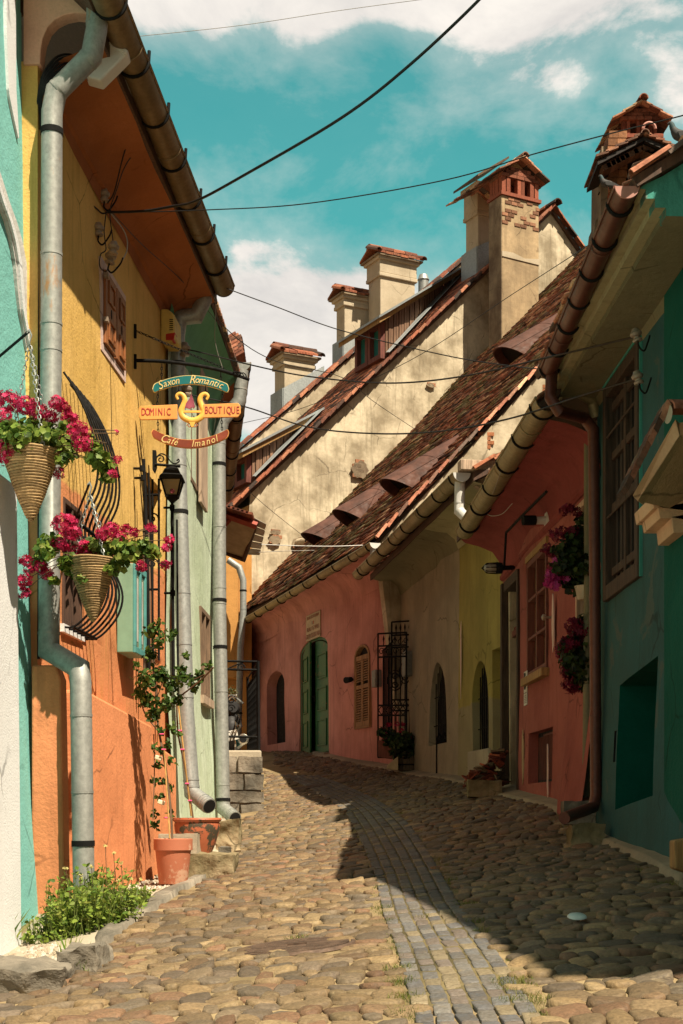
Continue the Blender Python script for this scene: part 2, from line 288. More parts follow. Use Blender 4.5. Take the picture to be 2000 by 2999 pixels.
M = dict(
 yellow=plaster('ochre_plaster', (.76, .495, .165), low=(.71, .275, .125), split=2.05, dark=(.56, .35, .08), streak=.55, grain=1.1),
 orange=plaster('orange_plaster', (.72, .28, .125), streak=.45, grain=.9),
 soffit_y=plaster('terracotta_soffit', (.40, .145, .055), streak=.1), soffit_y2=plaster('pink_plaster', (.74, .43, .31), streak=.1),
 teal_l=plaster('turquoise_plaster', (.21, .52, .49), dark=(.17, .45, .42), streak=.1, blotch=.3), white=plaster('white_plaster', (.78, .80, .82), streak=.12, blotch=.2, big=.08, grain=1.6),
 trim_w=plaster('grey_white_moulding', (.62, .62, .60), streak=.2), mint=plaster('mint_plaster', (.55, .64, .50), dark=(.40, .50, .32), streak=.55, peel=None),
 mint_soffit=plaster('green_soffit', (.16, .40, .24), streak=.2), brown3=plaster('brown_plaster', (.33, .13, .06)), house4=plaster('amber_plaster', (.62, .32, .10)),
 pink2=plaster('salmon_plaster', (.60, .285, .25), dark=(.44, .195, .17), streak=.45, blotch=.7), beige=plaster('grey_beige_plaster', (.34, .30, .215), dark=(.25, .23, .175), blotch=.7),
 yg=plaster('yellow_green_plaster', (.33, .29, .085), dark=(.26, .23, .075), blotch=.8, low=(.32, .29, .18), split=1.25), pink1=plaster('raspberry_plaster', (.32, .105, .085), dark=(.24, .07, .06), blotch=.7),
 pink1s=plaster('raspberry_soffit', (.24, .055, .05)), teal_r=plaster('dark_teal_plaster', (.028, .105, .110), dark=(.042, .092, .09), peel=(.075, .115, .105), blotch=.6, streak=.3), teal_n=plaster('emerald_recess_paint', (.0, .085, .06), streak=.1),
 teal_g=plaster('teal_gable_plaster', (.07, .31, .26), peel=(.2, .25, .2)), olive=plaster('olive_soffit', (.20, .19, .115), blotch=.4), olive2=plaster('light_olive_moulding', (.37, .35, .21)),
 cream=plaster('cream_old_render', (.55, .47, .33), dark=(.30, .25, .17), light=(.64, .56, .41), blotch=1, streak=.75, grain=.25),
 cream2=plaster('chimney_render', (.50, .43, .32), dark=(.36, .30, .21), blotch=.5, streak=.2), grime_shade=plaster('grimy_shaded_render', (.30, .24, .16), dark=(.14, .10, .07), blotch=.9, streak=.7, grain=.3),
 tanc=plaster('tan_render', (.43, .32, .19), dark=(.28, .21, .13), blotch=.9, streak=.5, grain=.3),
 tile=attr_mat('clay_tiles', .85, fine=30, var=.5, bmp=.5), stone=attr_mat('cobblestones', .68, fine=70, var=.4, bmp=.5, spec=.35, mottle=.45),
 brick=attr_mat('bricks', .9, fine=40, var=.4), leaf=attr_mat('leaves', .5, trans=.35, fine=90, var=.2, bmp=0), petal=attr_mat('petals', .6, trans=.3, fine=90, var=.2, bmp=0),
 rock=plaster('grey_rock', (.22, .19, .15), dark=(.09, .085, .07), light=(.33, .29, .23), blotch=1, grain=.35, streak=.5, big=1.), rock_m=plaster('mossy_rock', (.27, .21, .12), dark=(.10, .09, .04), light=(.40, .32, .2), blotch=1, grain=.35, streak=.5, big=1.),
 sand=plaster('joint_sand', (.30, .225, .12), dark=(.17, .13, .07), blotch=.9, grain=.8, streak=0), joint=plaster('dark_joint_earth', (.13, .11, .05), dark=(.07, .06, .03), light=(.2, .16, .08), blotch=1, streak=0), concrete=plaster('concrete', (.34, .29, .20), dark=(.22, .19, .14), blotch=.8, streak=0),
 mortar=plaster('mortar', (.42, .37, .28), grain=.6), galv=galv('galvanised_steel', (.36, .38, .37), .5, .45), galv_r=galv('galvanised_steel_rust', (.36, .37, .35), .5, .45, (.42, .22, .10), .60),
 galv_d=galv('weathered_zinc', (.24, .25, .23), .55, .4), gut_b=galv('brown_gutter_steel', (.20, .135, .065), .5, .35), gut_o=galv('olive_gutter_steel', (.30, .25, .14), .5, .4),
 copper=galv('red_brown_pipe', (.13, .045, .03), .4, .2), cappink=paint('pink_brown_cap', (.45, .22, .18), .5), flash=galv('pale_zinc_flashing', (.36, .40, .41), .5, .35), rustm=paint('rust_sheet', (.10, .045, .032), .75, 0, .45, 5),
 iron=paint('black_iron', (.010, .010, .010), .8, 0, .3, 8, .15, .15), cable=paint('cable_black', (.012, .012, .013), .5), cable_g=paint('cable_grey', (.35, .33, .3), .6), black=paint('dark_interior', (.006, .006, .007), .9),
 porcelain=paint('porcelain', (.30, .24, .19), .35), plastic_w=paint('white_plastic', (.62, .62, .60), .4, 0, .08), siren=paint('yellowed_plastic', (.66, .50, .14), .45), red=paint('red_plastic', (.45, .03, .02), .4),
 shut=wood('orange_brown_wood', (.36, .13, .04), .5), shutp=plaster('pale_pink_surround', (.68, .52, .47)), wood_d=wood('dark_wood', (.10, .05, .03)), wood_m=wood('weathered_wood', (.22, .14, .085)), wood_w=wood('pale_worn_wood', (.52, .38, .27)),
 wood_y=wood('yellow_brown_wood', (.34, .20, .07)), wood_r=wood('red_brown_wood', (.17, .05, .035)), clad=wood('barn_wood', (.27, .15, .09), .85, (10, 10, .5), .85), green_d=worn('green_door_paint', (.030, .155, .055), (.20, .12, .05), .60, .55, 11), cabinet=paint('pale_green_paint', (.20, .36, .26), .5, 0, .12),
 cabinet2=paint('teal_trim_paint', (.10, .34, .33), .5), shutb=wood('louvre_wood', (.37, .20, .08)), glass=glass('dark_glass'), glass_t=glass('sky_glass', (.02, .16, .15), .1), glass_y=glass('amber_reflection_glass', (.22, .17, .08), .2), wood_k=wood('near_black_wood', (.018, .012, .009)), wood_k2=wood('grey_brown_weathered_wood', (.06, .036, .022), .8, (6, 6, .6), .7), blind=paint('cream_curtain', (.55, .47, .25), .8),
 rope=attr_mat('rope_wicker', .8, fine=60, var=.35), terra=worn('terracotta', (.50, .17, .09), (.56, .33, .22), .6, .75, 4), terra_d=worn('worn_glazed_terracotta', (.46, .13, .06), (.06, .05, .03), .50, .55, 7), soil=paint('soil', (.05, .035, .02), .95),
 barrel=wood('barrel_wood', (.16, .11, .065)), sign_t=paint('sign_teal', (.01, .16, .17), .45, 0, .1), sign_b=paint('sign_maroon', (.27, .055, .025), .5, 0, .3), sign_o=paint('sign_orange', (.78, .36, .10), .5, 0, .15), sign_y=paint('sign_yellow', (.85, .50, .10), .5, 0, .15),
 letter_c=paint('letter_cream', (.80, .62, .26), .6), letter_r=paint('letter_red', (.36, .035, .045), .6), letter_k=paint('letter_black', (.02, .02, .02), .6), plate=paint('plate_white', (.75, .74, .68), .4), plaque=paint('plaque_cream', (.52, .42, .27), .6), plaque_r=paint('plaque_lettering', (.33, .13, .08), .6),
 burg=paint('burgundy_glass', (.32, .08, .12), .4, 0, .4, 20), blue=paint('flag_blue', (.05, .08, .22), .6), gold=paint('flag_yellow', (.5, .35, .06), .6), chrome=galv('chrome', (.7, .68, .6), .2, .9), rubber=paint('black_rubber', (.015, .015, .016), .6), redp=paint('red_bike_paint', (.18, .005, .03), .3), tealp=paint('teal_bike_paint', (.0, .12, .13), .3),
 pigeon=attr_mat('pigeon_feathers', .7, fine=60, var=.2, bmp=0), shell=attr_mat('white_gravel', .8, fine=60, var=.2), bamboo=wood('bamboo', (.50, .30, .09)), bark=wood('thorny_stem', (.14, .08, .04)), tie=paint('cream_cloth', (.75, .68, .48), .8), pinktie=paint('pink_tie', (.75, .08, .25), .6), sheet=paint('translucent_sheet', (.42, .37, .29), .5, 0, .3, 3), redw=paint('red_wood_paint', (.34, .075, .05), .6),
 canopy_c=plaster('warm_cream_plaster', (.62, .43, .27), streak=.3), oak=paint('beige_panel', (.40, .33, .20), .8), paper=paint('white_notice', (.55, .54, .50), .7), lens=glass('pale_glass', (.25, .24, .2), .25), litter=paint('pale_blue_plastic', (.50, .62, .60), .4), hatch=paint('cast_iron_cover', (.13, .085, .06), .6, .3, .4, 20), pot_c=paint('cream_plastic', (.50, .46, .33), .5))

# ------------------------------------------------ terrain height (thin plate through surveyed points)
_cp = [(60, 2796, 7.0), (0, 2975, 5.0), (500, 2592, 9.6), (200, 2645, 8.2), (650, 2425, 15.1), (770, 2372, 17), (770, 2215, 25), (1000, 2999, 4.5), (1000, 2590, 8.6),
       (1000, 2480, 11.5), (1000, 2370, 15), (1000, 2290, 19.5), (2000, 2999, 4.3), (1965, 2502, 8.2), (1777, 2437, 10.1), (1710, 2352, 10.9), (1470, 2302, 14.6), (1340, 2277, 16.4),
       (1170, 2247, 20.0), (920, 2207, 23.8), (770, 2201, 27.2), (600, 2195, 29)]
_K = np.array([[(p[0]-CX)/F*p[2], p[2], (HY-p[1])/F*p[2]] for p in _cp])
def _phi(r2): return np.where(r2 > 1e-9, r2*np.log(r2+1e-12)*.5, 0.)
def _tps():
    n = len(_K); A = np.zeros((n+3, n+3)); d = ((_K[:, None, :2]-_K[None, :, :2])**2).sum(2)
    A[:n, :n] = _phi(d)+np.eye(n)*.8; A[:n, n] = 1; A[:n, n+1:] = _K[:, :2]; A[n, :n] = 1; A[n+1:, :n] = _K[:, :2].T
    return np.linalg.solve(A, np.r_[_K[:, 2], 0, 0, 0])
_W = _tps()
def gz(x, y):
    x = np.asarray(x, float); y = np.asarray(y, float); sh = x.shape
    xc = np.clip(x, -2.6, 2.6).ravel(); yc = np.clip(y, 3.2, 30).ravel()
    d = (xc[:, None]-_K[None, :, 0])**2+(yc[:, None]-_K[None, :, 1])**2
    z = _phi(d) @ _W[:-3]+_W[-3]+_W[-2]*xc+_W[-1]*yc
    z = z+np.clip(y.ravel()-30, 0, 60)*.03-np.clip(3.2-y.ravel(), 0, 20)*.05
    return z.reshape(sh) if sh else float(z[0])
def gp(px, py, dz=0.):
    """the point of the ground seen at a pixel"""
    Y = 3.5; r = ray(px, py)
    while Y < 40:
        if r.z*Y <= gz(r.x*Y, Y)+dz and r.z*(Y+.02) <= gz(r.x*(Y+.02), Y+.02)+dz: break
        Y += .05
    while Y > 2 and r.z*Y < gz(r.x*Y, Y)+dz: Y -= .01
    return Vector((r.x*Y, Y, gz(r.x*Y, Y)+dz))
def on(x, y, dz=0.): return Vector((x, y, gz(x, y)+dz))

# ------------------------------------------------ walls of the street
WL = Wall((-2.294, .16), (.0695, .9976), -1)     # ochre house, left
WT = Wall((-2.39, .16), (.0695, .9976), -1)      # turquoise house, near left
WG = Wall((-1.45, 12.2), (.03, 1), -1)           # mint house
W3 = Wall((-1.40, 15.35), (-.113, 1), -1)
WR = Wall((1.9, 6.3), (-.02, 1), 1)              # dark teal house, right
W1 = Wall((1.83, 10.1), (-.041, 1), 1)           # raspberry house
WY = Wall((1.645, 14.6), (-.151, 1), 1)          # yellow-green and grey-beige houses
W2 = Wall((.819, 20.07), (-.324, 1), 1)          # salmon house
WB = Wall((-2.2, 27.9), (.883, .47), -1)         # big cream gable

def ground():
    def axis(lo, hi, fine, a, b):
        xs = list(np.arange(a, b, fine)); s = fine; x = a
        while x > lo: s *= 1.5; x -= s; xs.insert(0, x)
        s = fine; x = b
        while x < hi: xs.append(x); s *= 1.5; x += s
        return np.array(xs)
    X = axis(-400, 400, .12, -3.4, 3.2); Y = axis(-60, 600, .15, 3., 31)
    gx, gy = np.meshgrid(X, Y, indexing='ij'); z = gz(gx, gy)-.004
    nx, ny = gx.shape; V_ = np.c_[gx.ravel(), gy.ravel(), z.ravel()]
    i = (np.arange(nx-1)[:, None]*ny+np.arange(ny-1)[None, :]).ravel()
    o = np_mesh('ground', V_, np.c_[i, i+ny, i+ny+1, i+1], None, M['sand'], None, 'all'); o['kind'] = 'structure'
ground()
def interp(y, tab):
    t = sorted(tab); return np.interp(y, [a for a, b in t], [b for a, b in t])
LB = [(2200, 770), (2372, 775), (2400, 715), (2440, 700), (2500, 690), (2575, 610), (2600, 585), (2700, 400), (2840, 190), (2960, -60), (2999, -120), (3400, -400)]
RB = [(2200, 900), (2215, 960), (2250, 1130), (2275, 1260), (2300, 1370), (2335, 1470), (2360, 1590), (2400, 1660), (2470, 1745), (2530, 1880), (2620, 2010), (3400, 3000)]
SL = [(2240, 700), (2262, 800), (2300, 890), (2340, 960), (2380, 1010), (2450, 1050), (2560, 1095), (2680, 1120), (2800, 1165), (2999, 1215), (3400, 1300)]
SR = [(2240, 800), (2262, 905), (2295, 1000), (2330, 1080), (2370, 1150), (2420, 1205), (2500, 1260), (2640, 1340), (2820, 1480), (2999, 1600), (3400, 1850)]
PAL = np.array([.80, .735, .665])*np.array([(.30, .225, .13), (.33, .245, .13), (.25, .19, .115), (.23, .155, .095), (.20, .17, .125), (.15, .14, .12), (.28, .16, .10), (.38, .30, .17), (.17, .15, .13), (.26, .20, .12)])
def domes(C, A, Bz, H, rot, expo, prof, nseg, col, jit, name, m, kind='structure', tilt=.06):
    """many rounded stones in one sheet: C centres, A/B half sizes, H height"""
    n = len(C); th = np.arange(nseg)/nseg*2*np.pi
    ct, st = np.cos(th), np.sin(th); e = (2/expo)[:, None]
    sx = np.sign(ct)*np.abs(ct)[None]**e; sy = np.sign(st)*np.abs(st)[None]**e
    rj = 1+rng.uniform(-jit, jit, (n, nseg)); sx = sx*rj; sy = sy*rj
    R = len(prof); P = np.zeros((n, R*nseg+1, 3)); tx, ty = rng.normal(0, tilt, n)*1.6, rng.normal(0, tilt, n)*1.6
    for k, (rr, hh) in enumerate(prof):
        lx = sx*A[:, None]*rr; ly = sy*Bz[:, None]*rr
        P[:, k*nseg:(k+1)*nseg, 0] = lx; P[:, k*nseg:(k+1)*nseg, 1] = ly
        P[:, k*nseg:(k+1)*nseg, 2] = hh*H[:, None]*(1+rng.uniform(-.1, .1, (n, nseg)))+(tx[:, None]*lx+ty[:, None]*ly)*(hh > 0)
    P[:, -1, 2] = H*1.03
    c, s = np.cos(rot)[:, None], np.sin(rot)[:, None]
    x = P[:, :, 0]*c-P[:, :, 1]*s+C[:, :1]; y = P[:, :, 0]*s+P[:, :, 1]*c+C[:, 1:2]
    zc = gz(C[:, 0], C[:, 1]); h = .05
    gxs = (gz(C[:, 0]+h, C[:, 1])-gz(C[:, 0]-h, C[:, 1]))/(2*h); gys = (gz(C[:, 0], C[:, 1]+h)-gz(C[:, 0], C[:, 1]-h))/(2*h)
    z = P[:, :, 2]+zc[:, None]+gxs[:, None]*(x-C[:, :1])+gys[:, None]*(y-C[:, 1:2])
    V_ = np.stack([x, y, z], 2).reshape(-1, 3); nv = R*nseg+1
    F_ = []
    for k in range(R-1):
        for j in range(nseg):
            q = (j+1) % nseg; F_ += [(k*nseg+j, k*nseg+q, (k+1)*nseg+q), (k*nseg+j, (k+1)*nseg+q, (k+1)*nseg+j)]
    for j in range(nseg): F_.append(((R-1)*nseg+j, (R-1)*nseg+(j+1) % nseg, nv-1))
    F_ = (np.array(F_)[None]+(np.arange(n)*nv)[:, None, None]).reshape(-1, 3)
    Cc = np.repeat(col, nv, 0)
    o = np_mesh(name, V_, F_, Cc, m, None, 'all'); o['kind'] = kind; return o
def cobbles():
    C = []; A = []; B_ = []
    y = 3.9
    while y < 28:
        row = rng.uniform(.082, .125); x = -2.6+rng.uniform(0, .1)
        while x < 2.7:
            w = float(np.clip(rng.normal(.112, .034), .06, .2)); C.append((x+w/2, y+rng.normal(0, .016)+.03*math.sin(x*1.3+y))); A.append(w/2*rng.uniform(.96, 1.06)); B_.append(row/2*rng.uniform(.98, 1.2)); x += w
        y += row
    C = np.array(C); A = np.array(A); B_ = np.array(B_)
    z = gz(C[:, 0], C[:, 1]); px = CX+F*C[:, 0]/C[:, 1]; py = HY-F*z/C[:, 1]
    keep = (px > interp(py, LB)) & (px < interp(py, RB)) & ((px < interp(py, SL)-7) | (px > interp(py, SR)+7)) & (rng.uniform(0, 1, len(C)) > .012)
    for cx, cy, rx, ry in HATCH: keep &= ((px-cx)/rx)**2+((py-cy)/ry)**2 > 1
    C, A, B_ = C[keep], A[keep], B_[keep]; n = len(C)
    col = PAL[rng.integers(0, len(PAL), n)]*.72+PAL.mean(0)*.28; col *= rng.uniform(.58, 1.22, (n, 1)); dk = C[:, 0] > .7
    H = rng.uniform(.007, .019, n)
    domes(C, A, B_, H, rng.normal(0, .10, n), rng.uniform(2.2, 3.8, n), [(1.0, -1.3), (.99, .0), (.93, .55), (.76, .86), (.4, .99)], 12, col, .12, 'cobbled_road', M['stone'])
def setts():
    # six courses following the bend of the drain
    ys = np.r_[np.arange(3060, 2700, -40), np.arange(2700, 2400, -20), np.arange(2400, 2262, -10)]
    a = [gp(float(interp(v, SL)), float(v)) for v in ys]; b = [gp(float(interp(v, SR)), float(v)) for v in ys]
    C = []; A = []; B_ = []; R_ = []
    mid = [(p+q)/2 for p, q in zip(a, b)]; cum = [0]
    for i in range(1, len(mid)): cum.append(cum[-1]+(mid[i]-mid[i-1]).to_2d().length)
    ax = np.array([[p.x, p.y] for p in a]); bx_ = np.array([[p.x, p.y] for p in b]); nc = 6
    for k in range(nc):
        t = cum[0]
        while t < cum[-1]-.05:
            l = rng.uniform(.12, .17); tt = t+l/2
            pa = np.array([np.interp(tt, cum, ax[:, i]) for i in (0, 1)]); pb = np.array([np.interp(tt, cum, bx_[:, i]) for i in (0, 1)])
            w = (pb-pa)/nc; c = pa+w*(k+.5); mx_ = (ax+bx_)/2; tg = np.array([np.interp(tt+.15, cum, mx_[:, i])-np.interp(tt-.15, cum, mx_[:, i]) for i in (0, 1)]); tg /= np.linalg.norm(tg)+1e-9; nn = np.array([tg[1], -tg[0]]); wd = abs(w @ nn); w = nn*wd
            C.append(c); A.append(wd*.45*rng.uniform(.93, 1)); B_.append(l*.465); R_.append(math.atan2(w[1], w[0])+rng.normal(0, .04)); t += l
    C = np.array(C); n = len(C); pal = .9*np.array([(.16, .155, .15), (.19, .18, .165), (.13, .13, .135), (.27, .22, .14), (.18, .15, .13), (.15, .15, .15)])
    col = pal[rng.integers(0, len(pal), n)]*rng.uniform(.8, 1.2, (n, 1))
    domes(C, np.array(A), np.array(B_), rng.uniform(.006, .010, n), np.array(R_), rng.uniform(8, 12, n), [(1., -2.), (.99, .7), (.95, .95), (.6, 1.0)], 24, col, .012, 'sett_channel', M['stone'], tilt=.02)
HATCH = [(870, 2775, 166, 20), (905, 2306, 55, 6), (1440, 2322, 95, 9)]
cobbles(); setts()
def cover(px, py, rx, label, ry=None, round_=True):
    c = gp(px, py, .001); r = rx*c.y/F; t = thing('manhole_cover', label, 'manhole cover', c)
    h = .05; nx = Vector((1, 0, (gz(c.x+h, c.y)-gz(c.x-h, c.y))/(2*h))).normalized(); ny = Vector((0, 1, (gz(c.x, c.y+h)-gz(c.x, c.y-h))/(2*h))).normalized()
    nn = nx.cross(ny); lv = lambda x, y, z=0: c+nx*x+ny*y+nn*z
    m = MB(); n = 36; m.add([lv(r*math.cos(i/n*6.2832), r*.8*math.sin(i/n*6.2832), .006) for i in range(n)]+[lv(r*math.cos(i/n*6.2832), r*.8*math.sin(i/n*6.2832), -.05) for i in range(n)], [tuple(range(n))]+[(i, i+n, (i+1) % n+n, (i+1) % n) for i in range(n)])
    m.build('plate', M['hatch'], t)
    m = MB(); k = 17
    for j in range(-k, k+1):
        y = j/k*r*.78; w = math.sqrt(max(0, 1-(y/(r*.8))**2))*r*.96
        for s0, s1 in ((-w, -.18*r), (.18*r, w)) if abs(j) < 5 else ((-w, w),):
            if s1 > s0: m.hexa([lv(s0, y-.004, .006), lv(s1, y-.004, .006), lv(s1, y+.004, .006), lv(s0, y+.004, .006), lv(s0, y-.004, .014), lv(s1, y-.004, .014), lv(s1, y+.004, .014), lv(s0, y+.004, .014)])
    m.build('tread_bars', M['hatch'], t)
    m = MB(); m.tube([lv(r*1.04*math.cos(i/n*6.2832), r*.84*math.sin(i/n*6.2832), 0) for i in range(n+1)], .014, 6); m.build('frame_ring', M['hatch'], t, True)
cover(870, 2775, 160, 'large round rusty ribbed cover in the sunlit cobbles in the foreground')
cover(905, 2306, 50, 'small far cover in the sunlit cobbles beside the curve of the sett channel')
cover(1440, 2322, 88, 'dark round cover in the shade beside the heap of broken tiles')

def drape(name, pa, pb, m, dz, lab=None, cat=None, kind='structure', n=30, rough=.008, thick=.05):
    """a sheet laid over the ground between two pixel polylines"""
    def res(P):
        P = [gp(*p) for p in P]; L = [0]
        for i in range(1, len(P)): L.append(L[-1]+(P[i]-P[i-1]).to_2d().length)
        return [(np.interp(t*L[-1], L, [p.x for p in P]), np.interp(t*L[-1], L, [p.y for p in P])) for t in np.linspace(0, 1, n+1)]
    a, b = res(pa), res(pb); k = 8; V_ = []; F_ = []
    for i in range(n+1):
        for j in range(k+1):
            t = j/k; x = a[i][0]*(1-t)+b[i][0]*t; y = a[i][1]*(1-t)+b[i][1]*t
            e = -thick if (j in (0, k) or i in (0, n)) else dz+rough*mnoise.noise(Vector((x*6, y*6, 3)))
            V_.append((x, y, gz(x, y)+e))
    for i in range(n):
        for j in range(k): q = i*(k+1)+j; F_.append((q, q+k+1, q+k+2, q+1))
    o = np_mesh(name, np.array(V_), np.array(F_), None, m, None, 'all'); o['kind'] = kind; return o
drape('pavement', [(1640, 2400), (1745, 2468), (1880, 2528), (2010, 2615)], [(1790, 2425), (1850, 2445), (1960, 2490), (2060, 2530)], M['concrete'], .03)
drape('pavement', [(900, 2217), (960, 2222), (1130, 2256), (1260, 2282), (1370, 2306), (1470, 2340), (1590, 2368), (1660, 2408)], [(880, 2198), (1000, 2208), (1170, 2236), (1340, 2264), (1470, 2290), (1600, 2318), (1700, 2342), (1780, 2385)], M['concrete'], .022)

drape('channel_bed', [(float(interp(v, SL))-3, v) for v in (2999, 2900, 2800, 2700, 2620, 2560, 2500, 2450, 2400, 2370, 2340, 2320, 2300, 2280, 2265)], [(float(interp(v, SR))+3, v) for v in (2999, 2900, 2800, 2700, 2620, 2560, 2500, 2450, 2400, 2370, 2340, 2320, 2300, 2280, 2265)], M['joint'], .004, n=60, rough=.002)
# ------------------------------------------------ wall and roof builders
def wall_mesh(name, W, outline, holes, mats, parent, amp=.012, flare=None, res=.35, backs=True, lab=None):
    bm = bmesh.new(); loops = [outline]+[h[0] for h in holes]; flat = [p for l in loops for p in l]
    vs = [bm.verts.new((p[0], p[1], 0)) for p in flat]
    for t in tessellate_polygon([[Vector((p[0], p[1], 0)) for p in l] for l in loops]):
        try: f = bm.faces.new([vs[i] for i in t]); f.material_index = 0
        except ValueError: pass
    k = len(outline)
    for pts, dep, mi, back in [(h[0], h[1], h[2], h[3]) for h in holes]:
        n = len(pts); bk = [bm.verts.new((p[0], p[1], -dep)) for p in pts]
        for i in range(n):
            f = bm.faces.new([vs[k+i], vs[k+(i+1) % n], bk[(i+1) % n], bk[i]]); f.material_index = mi
        if back is not None:
            for t in tessellate_polygon([[Vector((p[0], p[1], 0)) for p in pts]]):
                f = bm.faces.new([bk[i] for i in t]); f.material_index = back
        k += n
    for it in range(6):
        e = [e for e in bm.edges if e.calc_length() > res]
        if not e: break
        bmesh.ops.subdivide_edges(bm, edges=e, cuts=1); bmesh.ops.triangulate(bm, faces=[f for f in bm.faces if len(f.verts) > 3])
    bmesh.ops.recalc_face_normals(bm, faces=bm.faces)
    for v in bm.verts:
        u, z, o = v.co; w = amp*mnoise.noise(Vector((u*.9, z*.9, W.o.x*3)))*1.6+amp*.5*mnoise.noise(Vector((u*2.6, z*2.6, W.o.x*3)))
        if flare: w += flare(u, z)
        v.co = W.P(u, z, o+w)
    # make the visible side face the street
    me = bpy.data.meshes.new(name); bm.to_mesh(me); bm.free()
    o = finish(me, name, mats, parent, True); return o
def arch(u0, u1, z0, z1, rise=None, n=10):
    """round-headed opening outline"""
    r = (u1-u0)/2; rise = r if rise is None else rise; c = (u0+u1)/2
    return [(u0, z0), (u1, z0)]+[(c+r*math.cos(math.pi*i/n), z1-rise+rise*math.sin(math.pi*i/n)) for i in range(n+1)]
def rect(u0, u1, z0, z1): return [(u0, z0), (u1, z0), (u1, z1), (u0, z1)]
TPAL = .72*np.array([(.40, .135, .075), (.46, .17, .09), (.30, .10, .06), (.22, .085, .055), (.13, .07, .05), (.36, .15, .09), (.50, .21, .12), (.08, .055, .045)])
TPAL2 = 1.85*np.array([(.16, .065, .042), (.22, .09, .055), (.27, .12, .075), (.10, .055, .04), (.07, .05, .04), (.32, .16, .10), (.14, .075, .05), (.34, .22, .13)])
def tile_roof(name, O, e, s, nrm, ulim, vlim, mask, parent, pal, tw=.17, ex=.14, jit=.012, th=.018, lichen=None, lift=.03):
    U, V_ = [], []
    nr = int((vlim[1]-vlim[0])/ex); nc = int((ulim[1]-ulim[0])/tw)
    g = np.array([(ulim[0]+(c+.5*(r % 2))*tw, vlim[0]+r*ex) for r in range(nr) for c in range(nc)])
    k = np.array([mask(u+tw/2, v) for u, v in g]); g = g[k]; n = len(g)
    w = tw*.47; L = ex*1.75
    base = np.array([(-w, 0, 0), (w, 0, 0), (w, L, 0), (-w, L, 0), (-w*.9, 0, th), (w*.9, 0, th), (w, L, th*.3), (-w, L, th*.3), (0, -.018, th*.5)])
    T = np.repeat(base[None], n, 0); a = rng.normal(0, .018, n)
    T[:, :, 2] += np.where(base[:, 1] < .01, lift, 0)[None]+rng.uniform(0, jit, (n, 1))+rng.normal(0, .03, (n, 1))*base[None, :, 0]
    x = T[:, :, 0]*np.cos(a)[:, None]-T[:, :, 1]*np.sin(a)[:, None]+g[:, :1]+tw/2+rng.normal(0, .006, (n, 1)); y = T[:, :, 0]*np.sin(a)[:, None]+T[:, :, 1]*np.cos(a)[:, None]+g[:, 1:2]+rng.normal(0, .012, (n, 1))
    sag = np.vectorize(lambda p, q: .05*mnoise.noise(Vector((p*.5, q*.5, 1.7))))(g[:, 0], g[:, 1])[:, None]
    P = np.array(O)[None, None]+x[..., None]*np.array(e)+y[..., None]*np.array(s)+(T[:, :, 2]+sag)[..., None]*np.array(nrm)
    F_ = np.array([(4, 5, 6, 7), (0, 8, 5, 4), (8, 1, 5, 5), (1, 2, 6, 5), (3, 0, 4, 7)])[[0, 1, 3, 4]]
    F_ = np.r_[F_, [(8, 1, 5, 8)]][:4]; F_ = np.array([(4, 5, 6, 7), (0, 1, 5, 4), (1, 2, 6, 5), (3, 0, 4, 7), (0, 3, 2, 1)])
    Fa = (F_[None]+(np.arange(n)*9)[:, None, None]).reshape(-1, 4)
    col = pal[rng.integers(0, len(pal), n)]*rng.uniform(.75, 1.2, (n, 1))
    if lichen is not None:
        lk = np.array([mnoise.noise(Vector((u*.8, v*.8, 9))) for u, v in g])+rng.normal(0, .25, n) > .28; col[lk] = np.array(lichen)*rng.uniform(.6, 1.1, (lk.sum(), 1))
    V9 = P.reshape(-1, 3); o = np_mesh(name, V9, Fa, np.repeat(col, 9, 0), M['tile'], parent); return o
def ridge_tiles(m, pts, r=.075, L=.32, pal=TPAL):
    """a line of half-round tiles"""
    pts = [Vector(p) for p in pts]
    for a, b in zip(pts, pts[1:]):
        n = max(1, int((b-a).length/L)); d = (b-a).normalized(); sd = d.cross(Vector((0, 0, 1))).normalized(); up = sd.cross(d)
        for i in range(n):
            p = a+(b-a)*(i/n)+up*random.uniform(-.012, .012); q = a+(b-a)*((i+1.12)/n)+up*.02; m.col = tuple(pal[random.randrange(len(pal))]*random.uniform(.8, 1.2))
            vs = []
            for P_, rr in ((p, r*1.08), (q, r*.9)):
                for R2 in (rr, rr*.8):
                    vs += [P_+sd*math.cos(t)*R2+up*math.sin(t)*R2 for t in [math.pi*j/6 for j in range(7)]]
            fs = [(j, j+1, 15+j, 14+j) for j in range(6)]+[(7+j, 21+j, 22+j, 8+j) for j in range(6)]+[(j, 7+j, 8+j, j+1) for j in range(6)]+[(14+j, 15+j, 22+j, 21+j) for j in range(6)]
            m.add(vs, fs)
